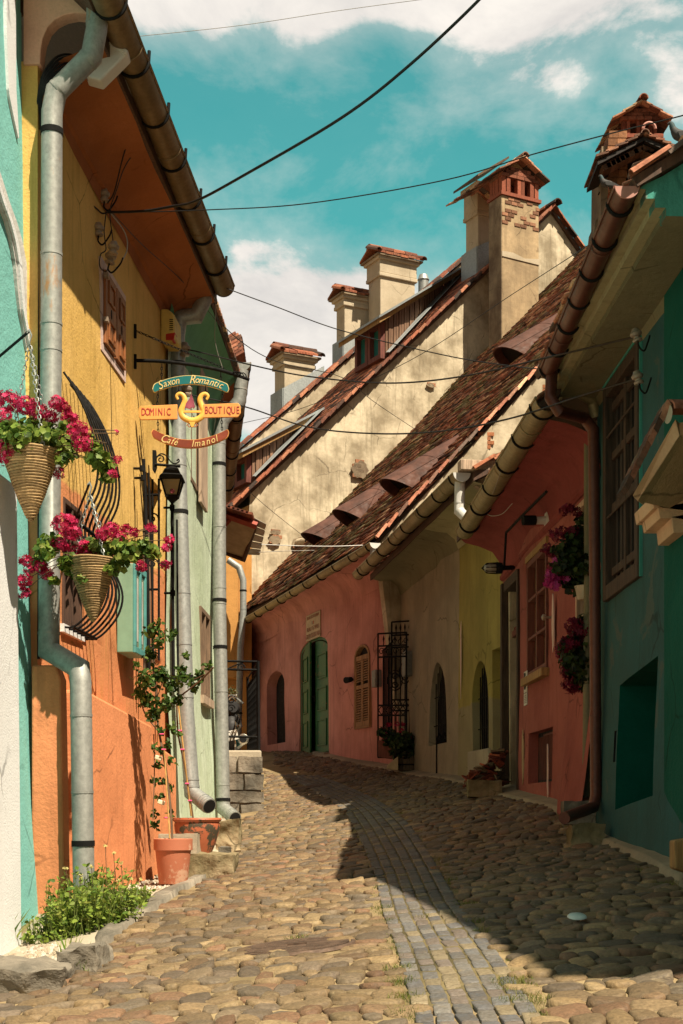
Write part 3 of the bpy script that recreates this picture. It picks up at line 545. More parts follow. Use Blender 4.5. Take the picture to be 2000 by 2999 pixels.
def gutter(name, P0, P1, r, m, parent, cap0=None, cap1=None, step=.75, bracket=True, seams=True):
    P0, P1 = Vector(P0), Vector(P1); d = (P1-P0).normalized(); sd = d.cross(Vector((0, 0, 1))).normalized(); up = sd.cross(d).normalized()
    mb = MB(); L = (P1-P0).length; k = max(2, int(L/.6)); n = 14; prof = []
    for i in range(n+1): t = math.pi+math.pi*i/n; prof.append((math.cos(t)*r, math.sin(t)*r))
    inner = [(x*.93, y*.93) for x, y in prof[::-1]]; pr = prof+inner; vs = []; fs = []
    for i in range(k+1):
        p = P0+d*(L*i/k)+up*(.012*mnoise.noise(Vector((i*.7, r*50, 0))))
        vs += [p+sd*x+up*y for x, y in pr]
    q = len(pr)
    for i in range(k):
        for j in range(q): fs.append((i*q+j, i*q+(j+1) % q, (i+1)*q+(j+1) % q, (i+1)*q+j))
    mb.add(vs, fs)
    for s in (1, -1):   # rolled lip
        mb.tube([P0+sd*s*r, P1+sd*s*r], .011, 6)
    if seams:
        for i in range(1, k):
            if i % 2: p = P0+d*(L*i/k); mb.tube([p+sd*math.cos(math.pi+math.pi*j/10)*r*1.02+up*math.sin(math.pi+math.pi*j/10)*r*1.02 for j in range(11)], .006, 5)
    g = mb.build(name, m, parent, True)
    for c, P_, o in ((cap0, P0, -1), (cap1, P1, 1)):
        if c is None: continue
        cb = MB(); cb.prism([P_+sd*x*1.04+up*y*1.04 for x, y in prof], d*o*.012); cb.build('end_cap', c, g)
    if bracket:
        i = .18
        while i < L:
            p = P0+d*i; b = MB(); b.tube([p+sd*math.cos(math.pi*.97+math.pi*1.06*j/12)*r*1.07+up*math.sin(math.pi*.97+math.pi*1.06*j/12)*r*1.07 for j in range(13)]+[p-sd*r*-1.1+up*.06], .011, 6)
            b.build('bracket', M['iron'], g, True); i += step
    return g
def downpipe(pts, r, m, parent, bands=(), seams=(), name='downpipe', flare=False, bm_=None):
    mb = MB(); mb.tube(pts, r, 16); P = [Vector(p) for p in pts]
    for i in range(1, len(P)-1):   # raised joints beside each bend
        for a, t in ((P[i-1], .0),):
            d = (P[i]-a).normalized(); l = (P[i]-a).length
            if l > .3: c = a+d*(l-r*1.6); mb.tube([c-d*.006, c+d*.006], r*1.05, 16)
    for a, b, t in seams: c = P[a].lerp(P[b], t); d = (P[b]-P[a]).normalized(); mb.tube([c-d*.008, c+d*.008], r*1.045, 16)
    if flare: d = (P[-1]-P[-2]).normalized(); [mb.tube([P[-1]-d*(.03+.035*k), P[-1]-d*(.018+.035*k)], r*1.06, 16) for k in range(3)]; mb.tube([P[-1]-d*.02, P[-1]+d*.001], [r*.9, r*.9], 14)
    o = mb.build(name, m, parent, True)
    if flare:
        d = (P[-1]-P[-2]).normalized(); k = MB(); k.tube([P[-1]+d*.0015, P[-1]+d*.003], r*.86, 16); k.build('outlet', M['black'], o)
    for a, b, t in bands:
        c = P[a].lerp(P[b], t); d = (P[b]-P[a]).normalized(); k = MB(); k.tube([c-d*.016, c+d*.016], r*1.08, 16); k.build('clamp_band', bm_ or M['iron'], o, True)
    return o

def cove(name, W, u0, u1, prof, m, parent, n=8, amp=.008):
    """moulding or soffit: a profile (off, z) swept along the wall"""
    vs = []; fs = []; k = len(prof)
    for i in range(n+1):
        u = u0+(u1-u0)*i/n
        for o, z in prof: vs.append(W.P(u, z+amp*mnoise.noise(Vector((u*1.5, o*4, z))), o))
    for i in range(n):
        for j in range(k-1): fs.append((i*k+j, i*k+j+1, (i+1)*k+j+1, (i+1)*k+j))
    b = MB(); b.add(vs, fs); b.poly(vs[:k]) if False else None
    return b.build(name, m, parent, True)
def slab(m, pts, nrm, th, mi=0): return m.prism(pts, Vector(nrm).normalized()*-th, mi)
def panes(W, name, u0, u1, z0, z1, off, parent, mf, mg, nu=2, nz=3, fr=.035, bar=.02, dep=.04, proud=.0, lab=None):
    """a window: frame with bars (part) and glass (sub-part)"""
    b = MB(); o0, o1 = off-dep, off+proud
    b.wbox(W, u0, u0+fr, z0, z1, o0, o1); b.wbox(W, u1-fr, u1, z0, z1, o0, o1); b.wbox(W, u0+fr, u1-fr, z0, z0+fr, o0, o1); b.wbox(W, u0+fr, u1-fr, z1-fr, z1, o0, o1)
    for i in range(1, nu): u = u0+(u1-u0)*i/nu; b.wbox(W, u-bar, u+bar, z0+fr, z1-fr, o0+.006, o1-.003)
    for i in range(1, nz):
        z = z0+(z1-z0)*i/nz
        for j in range(nu): a = u0+fr if j == 0 else u0+(u1-u0)*j/nu+bar; c = u1-fr if j == nu-1 else u0+(u1-u0)*(j+1)/nu-bar; b.wbox(W, a, c, z-bar*.6, z+bar*.6, o0+.008, o1-.006)
    f = b.build(name, mf, parent, bevel=.004)
    g = MB(); g.wbox(W, u0+fr*.6, u1-fr*.6, z0+fr*.6, z1-fr*.6, o0+.001, o0+.008); g.build('glass', mg, f); return f
def su(*a): return tuple(sorted(a))

# ================================================ RIGHT SIDE
# ---- salmon house with the big old tile roof
A2 = thing('salmon_house', 'long salmon pink house with green door under a big dark tile roof with rusty hoods', 'house', W2.P(3, 1., 0))
uend = W2.u(704)
d0, d1 = su(W2.u(878), W2.u(963)); zd1 = W2.hit(920, 1868)[1]; zd0 = W2.hit(920, 2207)[1]
n0, n1 = su(W2.u(783), W2.u(834)); zn0 = W2.hit(808, 2178)[1]; zn1 = W2.hit(808, 1966)[1]
s0, s1 = su(W2.u(1042), W2.u(1086)); zs0 = W2.hit(1064, 2133)[1]; zs1 = W2.hit(1064, 1888)[1]
wall_mesh('wall', W2, [(-.0, -.2), (uend, .6), (uend, 3.5), (0, 3.5)],
          [(arch(d0, d1, zd0-.05, zd1, .22), .14, 0, 1), (arch(n0, n1, zn0, zn1, .28), .19, 0, 1), (arch(s0, s1, zs0, zs1, .2), .05, 0, 1)],
          [M['pink2'], M['black']], A2, .02)
cove('eave_cove', W2, 0, uend, [(0, 3.35), (.02, 3.5), (.09, 3.64), (.2, 3.72), (.33, 3.76)], M['pink2'], A2, 20, .03)
b = MB(); b.add([W2.P(uend, -.2, 0), W2.P(uend, .0, -6), W2.P(uend, 8.5, -6), W2.P(uend, 3.6, 0)], [(0, 1, 2, 3)]); b.build('end_wall', M['pink2'], A2)
# damp holes with bare laths under the eave
for px, py, w in [(945, 1706, 60), (865, 1742, 38), (800, 1786, 34)]:
    b = MB(); c = W2.hit(px, py, .2); u0, u1 = c[0]-w/330, c[0]+w/330
    b.prism([W2.P(u0+(u1-u0)*t, c[1]+.05*math.sin(t*9)+.12*(1-abs(2*t-1))**.5, .155) for t in np.linspace(0, 1, 8)]+[W2.P(u0+(u1-u0)*t, c[1]-.02*math.cos(t*7), .13) for t in np.linspace(1, 0, 8)], W2.n*.02)
    b.build('bare_patch', M['wood_y'] if px > 900 else M['wood_d'], A2)
TAN2 = 1.05; c2 = 1/math.hypot(1, TAN2); sl2 = (-W2.n*c2+Vector((0, 0, TAN2*c2))); nr2 = W2.n*TAN2*c2+Vector((0, 0, c2))
O2 = W2.P(0, 3.86, .37)
def roof2_hit(px, py): p = rayplane(px, py, O2, nr2); r = p-O2; return p, r.dot(W2.d), r.dot(sl2)
slope_len = 12.2
gN = Vector((-.47, .883, 0))      # away from the camera, gable plane
def mask2(u, v):
    p = O2+W2.d*u+sl2*v; return (p-W2.o).dot(W2.d) > -.12 and (p-WB.o).dot(gN) < .1
R2 = tile_roof('roof', O2, W2.d, sl2, nr2, (-.15, 15.5), (-.04, slope_len), mask2, A2, TPAL2, .165, .15, .02, lichen=(.34, .29, .15))
b = MB(); slab(b, [O2+W2.d*.02-nr2*.02, O2+W2.d*8.6-nr2*.02, O2+W2.d*14.5+sl2*slope_len-nr2*.02, O2+W2.d*.02+sl2*slope_len-nr2*.02], nr2, .05)
back = -W2.n*c2-Vector((0, 0, TAN2*c2)); T2 = O2+sl2*slope_len
slab(b, [T2+W2.d*-.1-nr2*.02, T2+W2.d*14.5-nr2*.02, T2+W2.d*14.5+back*12, T2+W2.d*-.1+back*12], (-nr2.x, -nr2.y, nr2.z), .1)
b.build('boarding', M['wood_d'], R2)
b = MB(); b.col = (1, 1, 1); ridge_tiles(b, [O2+W2.d*-.14+sl2*.0+nr2*.02, O2+W2.d*-.14+sl2*slope_len+nr2*.02], .04, .22, TPAL2*1.3); b.build('verge_tiles', M['tile'], R2)
b = MB(); top = slope_len
g = [W2.P(.0, 1.5, .05), W2.P(.0, 3.7, .33)]+[O2+W2.d*0+sl2*v-nr2*(.05+.02*random.random())-W2.d*0 for v in np.linspace(.1, top, 24)]+[W2.P(0, 1.5, -8)]
b.prism([q-W2.d*.06 for q in g], W2.d*.16); gw = b.build('gable_wall', M['cream'], A2)
for q, (px, py) in enumerate([(1562, 1170), (1400, 1310)]):   # bricks showing through the render
    c = rayplane(px, py, W2.P(0, 0, 0), W2.d)-W2.d*.012; b = MB()
    for r in range(4):
        for k in range(2): b.col = tuple(np.array([.42, .17, .08])*random.uniform(.7, 1.2)); b.box(c+Vector((k*.12+(r % 2)*.05, 0, r*.062)), .11, .02, .05)
    b.build('bare_bricks', M['brick'], gw)
gutter('gutter', W2.P(-.15, 3.80, .42), W2.P(uend+.5, 3.66, .42), .075, M['gut_o'], A2, M['plastic_w'], None, .78)
downpipe([W2.P(-.1, 3.76, .42), W2.P(-.1, 3.55, .42), W2.P(-.05, 3.38, .2)], .05, M['galv'], A2)
# sheet metal hoods over the attic vents
def hood(px, py, R, H, L, lean=.62):
    p, u, v = roof2_hit(px, py); ax = (-W2.n+Vector((0, 0, lean))).normalized(); n = 14; e = W2.d; upv = Vector((0, 0, 1))
    def pt(a, k=1.): h = math.sin(a)*H*k; return p+e*math.cos(a)*R*k+upv*h-ax*(.48*max(0, h)/H)
    outer = [pt(0)-upv*.25]+[pt(math.pi*i/n) for i in range(n+1)]+[pt(math.pi)-upv*.25]; inner = [pt(0, .94)-upv*.25]+[pt(math.pi*i/n, .94) for i in range(n+1)]+[pt(math.pi, .94)-upv*.25]
    k = len(outer); far = [q+ax*L for q in outer]; b = MB()
    b.add(outer+far+inner+[q+ax*.8 for q in inner], [(i, i+1, k+i+1, k+i) for i in range(k-1)]+[(i, 2*k+i, 2*k+i+1, i+1) for i in range(k-1)]+[(2*k+i, 3*k+i, 3*k+i+1, 2*k+i+1) for i in range(k-1)])
    h = b.build('attic_hood', M['rustm'], R2, True); f = MB(); f.poly([q+ax*.16 for q in inner]); f.build('vent_opening', M['black'], h)
    b = MB(); s = int(k*.72); b.tube([outer[s]+ax*.02, far[s]], .009, 5)
    for t in (.5,): b.tube([q+ax*L*t for q in outer[2:-2]], .007, 4)
    b.build('seam', M['rustm'], h)
for a in [(945, 1592, .34, .42, 1.5), (1042, 1534, .36, .46, 1.5), (1188, 1446, .36, .44, 1.5), (1514, 1064, .40, .46, 1.8)]: hood(*a)
# green door
def door2():
    t = d1-d0; mid = (d0+d1)/2+.03; b = MB(); zb = zd0-.02
    fr = arch(d0, d1, zb, zd1, .22); inn = arch(d0+.05, d1-.05, zb, zd1-.05, .2)
    vs = [W2.P(u, z, o) for o in (-.02, -.12) for u, z in fr]+[W2.P(u, z, -.02) for u, z in inn]; n = len(fr)
    b.add(vs, [(i, (i+1) % n, 2*n+(i+1) % n, 2*n+i) for i in range(1, n)]); b.build('door_frame', M['green_d'], A2)
    for a, c, sw in ((d0+.045, mid, .0), (mid+.006, d1-.045, .10)):
        hinge = a if sw == 0 else c
        def Q(u, z, o): # the far leaf stands a little ajar
            return W2.P(u, z, o+(sw*abs(u-hinge)/(c-a)))
        topf = lambda u: zd1-.06-.20*abs((u-(d0+d1)/2)/(t/2))**2.2
        b = MB(); K = 8; us = [a+(c-a)*i/K for i in range(K+1)]
        pts = [Q(a, zb+.03, -.07), Q(c, zb+.03, -.07)]+[Q(u, topf(u), -.07) for u in us[::-1]]
        b.prism(pts, W2.n*.035)
        leaf = b.build('door_leaf', M['green_d'], A2, bevel=.004)
        for z0, z1 in ((zb+.14, zb+.58), (zb+.72, zb+1.12), (zb+1.26, zb+1.68)):
            z1 = min(z1, topf((a+c)/2)-.08); b = MB(); m_ = (c-a)*.2; u0, u1 = a+m_, c-m_
            for x0, x1, y0, y1 in ((u0, u1, z0, z0+.022), (u0, u1, z1-.022, z1), (u0, u0+.022, z0+.022, z1-.022), (u1-.022, u1, z0+.022, z1-.022)):
                b.hexa([Q(x0, y0, -.036), Q(x1, y0, -.036), Q(x1, y0, -.014), Q(x0, y0, -.014), Q(x0, y1, -.036), Q(x1, y1, -.036), Q(x1, y1, -.014), Q(x0, y1, -.014)])
            b.hexa([Q(u0+.04, z0+.04, -.036), Q(u1-.04, z0+.04, -.036), Q(u1-.04, z0+.04, -.025), Q(u0+.04, z0+.04, -.025), Q(u0+.04, z1-.04, -.036), Q(u1-.04, z1-.04, -.036), Q(u1-.04, z1-.04, -.025), Q(u0+.04, z1-.04, -.025)])
            b.build('door_panel', M['green_d'], leaf)
        b = MB(); b.box(Q(mid-.03, zb+.95, -.01), .02, .04, .1); b.box(Q(mid-.03, zb+.98, .02), .07, .015, .02)
        if sw == 0: b.build('handle', M['iron'], leaf)
    b = MB(); b.wbox(W2, d0-.05, d1+.05, zb-.25, zb+.0, -.1, .10); b.build('doorstep', M['concrete'], A2, bevel=.01)
door2()
# deep round-headed niche: a dark slit on its far side, with a crossbar
nw = A2
b = MB(); b.wbox(W2, n0+.005, n0+.17, (zn0+zn1)/2-.05, (zn0+zn1)/2-.02, -.16, -.14); b.build('window_crossbar', M['green_d'], nw)
def louvres():
    b = MB(); w = s1-s0; top = lambda u: zs1-.2*(abs(u-(s0+s1)/2)/(w/2))**2
    fr = arch(s0, s1, zs0, zs1, .2); inn = arch(s0+.035, s1-.035, zs0+.03, zs1-.03, .19); n = len(fr)
    b.add([W2.P(u, z, .03) for u, z in fr]+[W2.P(u, z, .03) for u, z in inn]+[W2.P(u, z, -.05) for u, z in fr]+[W2.P(u, z, -.05) for u, z in inn], [(i, (i+1) % n, n+(i+1) % n, n+i) for i in range(n)]+[(i, 2*n+i, 2*n+(i+1) % n, (i+1) % n) for i in range(n)]+[(n+i, n+(i+1) % n, 3*n+(i+1) % n, 3*n+i) for i in range(n)])
    f = b.build('shutter_frame', M['shutb'], A2); m_ = (s0+s1)/2
    for a, c in ((s0+.038, m_-.004), (m_+.004, s1-.038)):
        b = MB(); tl = min(top(a), top(c))-.05
        b.wbox(W2, a, a+.035, zs0+.035, tl+.05, .0, .022); b.wbox(W2, c-.035, c, zs0+.035, tl+.05, .0, .022)
        for z0, z1 in ((zs0+.035, zs0+.11), ((zs0+zs1)/2-.03, (zs0+zs1)/2+.03), (tl-.02, tl+.05)): b.wbox(W2, a+.035, c-.035, z0, z1, .002, .02)
        l = b.build('shutter_leaf', M['shutb'], f); b = MB(); z = zs0+.12
        while z < tl-.03:
            if abs(z-(zs0+zs1)/2) > .045: b.hexa([W2.P(a+.035, z, .018), W2.P(c-.035, z, .018), W2.P(c-.035, z+.024, -.004), W2.P(a+.035, z+.024, -.004), W2.P(a+.035, z+.006, .021), W2.P(c-.035, z+.006, .021), W2.P(c-.035, z+.03, .0), W2.P(a+.035, z+.03, .0)])
            z += .037
        b.build('louvres', M['shutb'], l)
louvres()
def text(s, name, size, M4, m, parent, ext=.002, shear=0, sx=1., align='CENTER'):
    cu = bpy.data.curves.new('lettering', 'FONT'); cu.body = s; cu.size = size; cu.extrude = ext; cu.shear = shear; cu.align_x = align; cu.align_y = 'CENTER'; cu.resolution_u = 3
    tmp = bpy.data.objects.new('tmp', cu); S.collection.objects.link(tmp); bpy.context.view_layer.update()
    me = bpy.data.meshes.new_from_object(tmp.evaluated_get(bpy.context.evaluated_depsgraph_get())); bpy.data.objects.remove(tmp)
    me.transform(M4 @ Matrix.Diagonal((sx, 1, 1, 1))); me.materials.clear(); return finish(me, name, m, parent, False, False)
def frameM(o, x, y):
    x = Vector(x).normalized(); y = Vector(y).normalized(); z = x.cross(y); m = Matrix((x, y, z)).transposed().to_4x4(); m.translation = Vector(o); return m
def plaque():
    u0, u1 = su(W2.u(901), W2.u(942)); z0, z1 = W2.hit(921, 1872)[1], W2.hit(921, 1796)[1]; c = W2.P((u0+u1)/2, z0, .03)
    t = thing('door_plaque', 'cream enamel plaque with red lettering and small flag above the green door', 'sign', c)
    b = MB(); b.wbox(W2, u0, u1, z0, z1, .012, .03); b.build('plate', M['plaque'], t, bevel=.004)
    xd = -W2.d; H = z1-z0; w = u1-u0
    for s, k, sz, sx in (("EROUL CELLY DE KOMAN", .87, .075, .38), ("FILIALA TG MURES", .42, .10, .42), ("GRUPA SIGHISOARA", .15, .115, .38)):
        text(s, 'lettering', sz, frameM(W2.P((u0+u1)/2, z0+H*k, .0325), xd, (0, 0, 1)), M['plaque_r'], t, .001, 0, sx*w/.37*.93)
    for i, m in enumerate(('blue', 'gold', 'red')):
        b = MB(); a = (u0+u1)/2+.055-.037*i; b.wbox(W2, a-.037, a, z0+H*.58, z0+H*.70, .030, .033); b.build('flag_stripe', M[m], t)
plaque()
def wall_lamp_small():
    c = W2.hit(1037, 1991); p = W2.P(c[0], c[1], 0); t = thing('spotlight', 'small black spotlight on the salmon wall beside the louvred shutter', 'lamp', p)
    b = MB(); b.tube([p, p+W2.n*.09], .018, 10); b.build('arm', M['iron'], t, True); b = MB(); b.tube([p+W2.n*.07+W2.d*-.05, p+W2.n*.1+W2.d*.10], [.04, .05], 14); b.build('lamp_head', M['iron'], t, True)
wall_lamp_small()

# ---- grey-beige and yellow-green houses
uB = WY.u(1342); uE = WY.u(1172)
Yb = thing('grey_beige_house', 'narrow grey-beige plastered house with one arched barred window', 'house', WY.P((uB+uE)/2, .5))
Yg = thing('yellow_green_house', 'narrow yellow-green house with arched barred window behind the broken tile heap', 'house', WY.P(uB/2, .4))
def archwin(W, pxa, pxb, yt, yb, dep):
    u0, u1 = su(W.u(pxa), W.u(pxb)); c = (pxa+pxb)/2; return arch(u0, u1, W.hit(c, yb)[1], W.hit(c, yt)[1], (u1-u0)*.62, 14), u0, u1, dep
aB, bu0, bu1, _ = archwin(WY, 1256, 1307, 1940, 2180, .3); aG, gu0, gu1, _ = archwin(WY, 1383, 1430, 1936, 2196, .3)
wall_mesh('wall', WY, [(uB, 0), (uE+.02, 0), (uE+.02, 3.35), (uB, 3.35)], [(aB, .11, 0, 1)], [M['beige'], M['black']], Yb, .015)
q0, q1 = su(WY.u(1443), WY.u(1474)); zq = WY.hit(1458, 1898)[1]
wall_mesh('wall', WY, [(-.3, -.2), (uB, -.2), (uB, 3.35), (-.3, 3.35)], [(aG, .10, 0, 1), (rect(q0, q1, .55, zq), .16, 0, 0)], [M['yg'], M['black']], Yg, .015)
def bars(W, ol, off, n, parent, name='window_bars', r=.007):
    b = MB(); us = [p[0] for p in ol]; a, c = min(us), max(us); z0 = min(p[1] for p in ol); z1 = max(p[1] for p in ol)
    for i in range(1, n):
        u = a+(c-a)*i/n; k = abs((u-(a+c)/2)/((c-a)/2)); top = z1-(c-a)*.62*(1-math.sqrt(max(0, 1-k*k))); b.tube([W.P(u, z0, off), W.P(u, top, off)], r, 6)
    for t in (.25, .6): b.tube([W.P(a, z0+(z1-z0)*t, off), W.P(c, z0+(z1-z0)*t, off)], r*.9, 6)
    return b.build(name, M['iron'], parent, True)
bars(WY, aB, -.07, 9, Yb); bars(WY, aG, -.07, 8, Yg)
b = MB(); b.wbox(WY, gu0-.12, gu1+.1, .3, min(p[1] for p in aG), -.02, .035); b.build('sill_block', M['mortar'], Yg, bevel=.02)
b = MB(); c = WY.hit(1353, 1890); u = c[0]
pts = [(u-.02, c[1]+.28), (u+.02, c[1]+.2), (u+.035, c[1]-.1), (u+.02, c[1]-.42), (u, c[1]-.62), (u-.015, c[1]-.4), (u-.03, c[1]-.1)]
b.prism([WY.P(a_, z, .012) for a_, z in pts], WY.n*.006); b.build('peeled_patch', M['shutp'], Yg)
EP = [(0, 3.1), (.04, 3.22), (.14, 3.3), (.28, 3.31), (.42, 3.33)]
cove('eave_cove', WY, uB, uE, EP, M['olive'], Yb, 14, .03); cove('eave_cove', WY, -.45, uB, EP, M['olive2'], Yg, 10, .03)
G0 = at(1352, 1385, 14.1)-Vector((0, 0, .0)); G1 = at(1050, 1680, 20.4)
gutter('gutter', G0, G0.lerp(G1, .4), .085, M['gut_o'], Yg, M['plastic_w'], None, .8); gutter('gutter', G0.lerp(G1, .402), G1, .085, M['gut_o'], Yb, None, M['gut_o'], .8)
downpipe([G0+WY.d*.08-Vector((0, 0, .06)), G0+WY.d*.1-Vector((0, 0, .36)), G0+WY.d*.12+Vector((.10, -.25, -.52)), G0+WY.d*.12+Vector((.24, -.45, -.57))], .052, M['plastic_w'], Yg)
def roofY(a, c, parent, nm):
    t = .52; b = MB(); P = [WY.P(a, 3.40, .42), WY.P(c, 3.40, .42), WY.P(c, 3.40+4.6*t, -4.2), WY.P(a, 3.40+4.6*t, -4.2)]
    b.prism(P, Vector((0, 0, -.09))); Q = [P[3], P[2], WY.P(c, 3.3, -8.6), WY.P(a, 3.3, -8.6)]; b.prism(Q, Vector((0, 0, -.09))); return b.build('roof', M['wood_d'], parent)
ry = roofY(uB, uE+.05, Yb, ''); rg = roofY(-.5, uB, Yg, '')
t_ = .52; cY = 1/math.hypot(1, t_); slY = -WY.n*cY+Vector((0, 0, t_*cY)); nrY = WY.n*t_*cY+Vector((0, 0, cY))
for a, c, r_ in ((uB+.02, uE-.1, ry), (-.5, uB, rg)): tile_roof('roof_tiles', WY.P(0, 3.405, .43)+nrY*.005, WY.d, slY, nrY, (a, c), (-.02, 5.2), lambda u, v: True, r_, TPAL2)
b = MB(); b.col = (1, 1, 1); ridge_tiles(b, [WY.P(-.52, 3.42, .42), WY.P(-.52, 3.42+4.4*t_, -4)], .035, .22, TPAL); b.build('verge_tiles', M['tile'], rg)
b = MB()   # exposed timbers and bricks at the gable foot
for k, (o, z, L, h) in enumerate([(.1, 3.42, .9, .10), (-.2, 3.30, .75, .09), (-.15, 3.20, .7, .05), (-.15, 3.145, .7, .045)]):
    b.hexa([WY.P(-.50-.02*k, z, o-L/2), WY.P(-.36, z, o-L/2), WY.P(-.36, z, o+L/2), WY.P(-.5-.02*k, z, o+L/2)]+[WY.P(-.50-.02*k, z+h, o-L/2), WY.P(-.36, z+h, o-L/2), WY.P(-.36, z+h, o+L/2), WY.P(-.5-.02*k, z+h, o+L/2)])
b.build('gable_beams', M['wood_w'], Yg, bevel=.006)
b = MB()
for k in range(4): b.col = tuple(np.array([.50, .22, .12])*random.uniform(.8, 1.2)); o = .22-.18*k; b.hexa([WY.P(-.53, 3.34+.02*k, o-.16), WY.P(-.36, 3.34+.02*k, o-.16), WY.P(-.36, 3.34+.02*k, o), WY.P(-.53, 3.34+.02*k, o), WY.P(-.53, 3.41+.02*k, o-.16), WY.P(-.36, 3.41+.02*k, o-.16), WY.P(-.36, 3.41+.02*k, o), WY.P(-.53, 3.41+.02*k, o)])
b.build('loose_bricks', M['brick'], Yg)
b = MB(); b.prism([WY.P(-.35, 3.1, .02), WY.P(-.35, 3.30, .36), WY.P(-.35, 3.34, .36), WY.P(-.35, 3.3+4.5*t_, -4.2), WY.P(-.35, 3.0, -4.2), WY.P(-.35, -.2, -4.2), WY.P(-.35, -.2, .0)], WY.d*.1); b.build('gable_wall', M['cream'], Yg)
# downpipe and iron work between salmon and beige house
downpipe([W2.P(-.0, 3.5, .12)+Vector((.02, -.05, 0)), at(1200, 1750, 19.85), at(1196, 2000, 19.75), at(1198, 2210, 19.7)], .05, M['galv_d'], Yb, [(0, 1, .5), (1, 2, .6)])
for (px, py, w, h, lb) in [(1112, 1988, 15, 52, 'small grey meter box on the salmon wall left of the iron gate'), (1203, 1945, 22, 70, 'grey cable box behind the iron gate on the beige wall')]:
    Wx = W2 if px < 1150 else WY; a = Wx.hit(px, py); b = MB(); k = 4165/20.; b.wbox(Wx, a[0]-w/k*1.2, a[0]+w/k*1.2, a[1]-h/k/2, a[1]+h/k/2, 0, .1)
    o = b.build('meter_box', M['galv_d'], None, bevel=.008); tag(o, lb, 'meter box')
def scroll(b, c, x, y, r, turns=1.4, s=1, th=.006, n=20, a0=0):
    b.tube([c+x*math.cos(a0+s*t*turns*6.283)*r*(1-.78*t)+y*math.sin(a0+s*t*turns*6.283)*r*(1-.78*t) for t in [i/n for i in range(n+1)]], th, 5)
def gate(pa, pb, Ya, Yb_, yt, yb, label):
    """an iron gate leaf between two pixel columns"""
    A = at(pa, yb, Ya); B = at(pb, yb+2, Yb_); H = (yb-yt)/F*Ya; x = (B-A); w = x.length; x.normalize(); z = Vector((0, 0, 1)); y = x.cross(z)
    t = thing('iron_gate', label, 'gate', A); f = MB(); P = lambda a, c: A+x*a+z*c
    for q in ((0, 0, 0, H), (w, 0, w, H), (0, H, w, H), (0, H*.90, w, H*.90), (0, H*.81, w, H*.81), (0, H*.42, w, H*.42), (0, H*.34, w, H*.34), (0, 0, w, 0)): f.tube([P(q[0], q[1]), P(q[2], q[3])], .013, 6)
    f.build('gate_frame', M['iron'], t); f = MB()
    for i in range(1, 5):
        u = w*i/5; f.tube([P(u, 0), P(u, H*.34)], .008, 6); f.tube([P(u, H*.42), P(u, H*.81)], .008, 6)
        f.tube([P(u, H*.90), P(u, H*.965)], .007, 6); f.tube([P(u, H*.93), P(u, H*.955), P(u, H*.985)], [.006, .016, .002], 6)
    f.build('gate_bars', M['iron'], t); f = MB()
    for i in range(4):
        c = P(w*(i+.5)/4, H*.855); scroll(f, c, x, z, w*.11, 1.2, (-1)**i); c = P(w*(i+.5)/4, H*.38); r = H*.036
        f.tube([c+x*w*.11, c+z*r, c-x*w*.11, c-z*r, c+x*w*.11], .006, 5)
    c = P(w*.6, H*.62)
    f.tube([c+x*math.cos(a)*w*.26+z*math.sin(a)*H*.08 for a in [i/20*6.2832 for i in range(21)]], .008, 6)
    for s in (1, -1):
        for k in (1, -1): scroll(f, c+z*k*H*.03, x, z, w*.13, 1.1, s*k, a0=0 if s > 0 else math.pi)
    f.build('scrollwork', M['iron'], t, True)
gate(1107, 1190, 19.3, 19.0, 1856, 2218, 'left, lower black wrought iron gate leaf standing out from the salmon wall')
gate(1147, 1212, 19.6, 19.3, 1822, 2215, 'right, taller black wrought iron gate leaf in front of the grey downpipe')
b = MB()
Pq = [at(1122, 2150, 19.9), at(1148, 2150, 19.6), at(1148, 1880, 19.6), at(1122, 1905, 19.9)]
for i in range(8):
    k = i/7; b.tube([Pq[0].lerp(Pq[1], k), Pq[3].lerp(Pq[2], k)], .009, 6)
b.tube([Pq[0], Pq[1]], .012, 6); b.tube([Pq[3], Pq[2]], .012, 6); o = b.build('window_grille', M['iron'], A2)
def rack():
    t = thing('iron_rack', 'small black iron rack with hooped top leaning against the beige wall under the window', 'rack', at(1300, 2266, 17.6))
    A = at(1279, 2268, 17.6); B = at(1322, 2258, 17.6); b = MB(); x = B-A
    for i in range(7):
        p = A+x*(i/6); hgt = .40+.0*i; b.tube([p+Vector((0, 0, 0 if i in (0, 6) else .06)), p+Vector((0, 0, hgt+.02*math.sin(i)))], .014, 6)
    for h in (.12, .40): b.tube([A+Vector((0, 0, h)), B+Vector((0, 0, h))], .014, 6)
    for i in range(3): b.tube([A+x*((i*2+a/8*2)/6)+Vector((0, 0, .4+.09*math.sin(math.pi*a/8))) for a in range(9)], .014, 6)
    b.build('bars', M['iron'], t, True); b = MB(); b.box(A+x*.6+Vector((0, 0, .36)), .16, .06, .09); b.build('bracket', M['iron'], t)
rack()

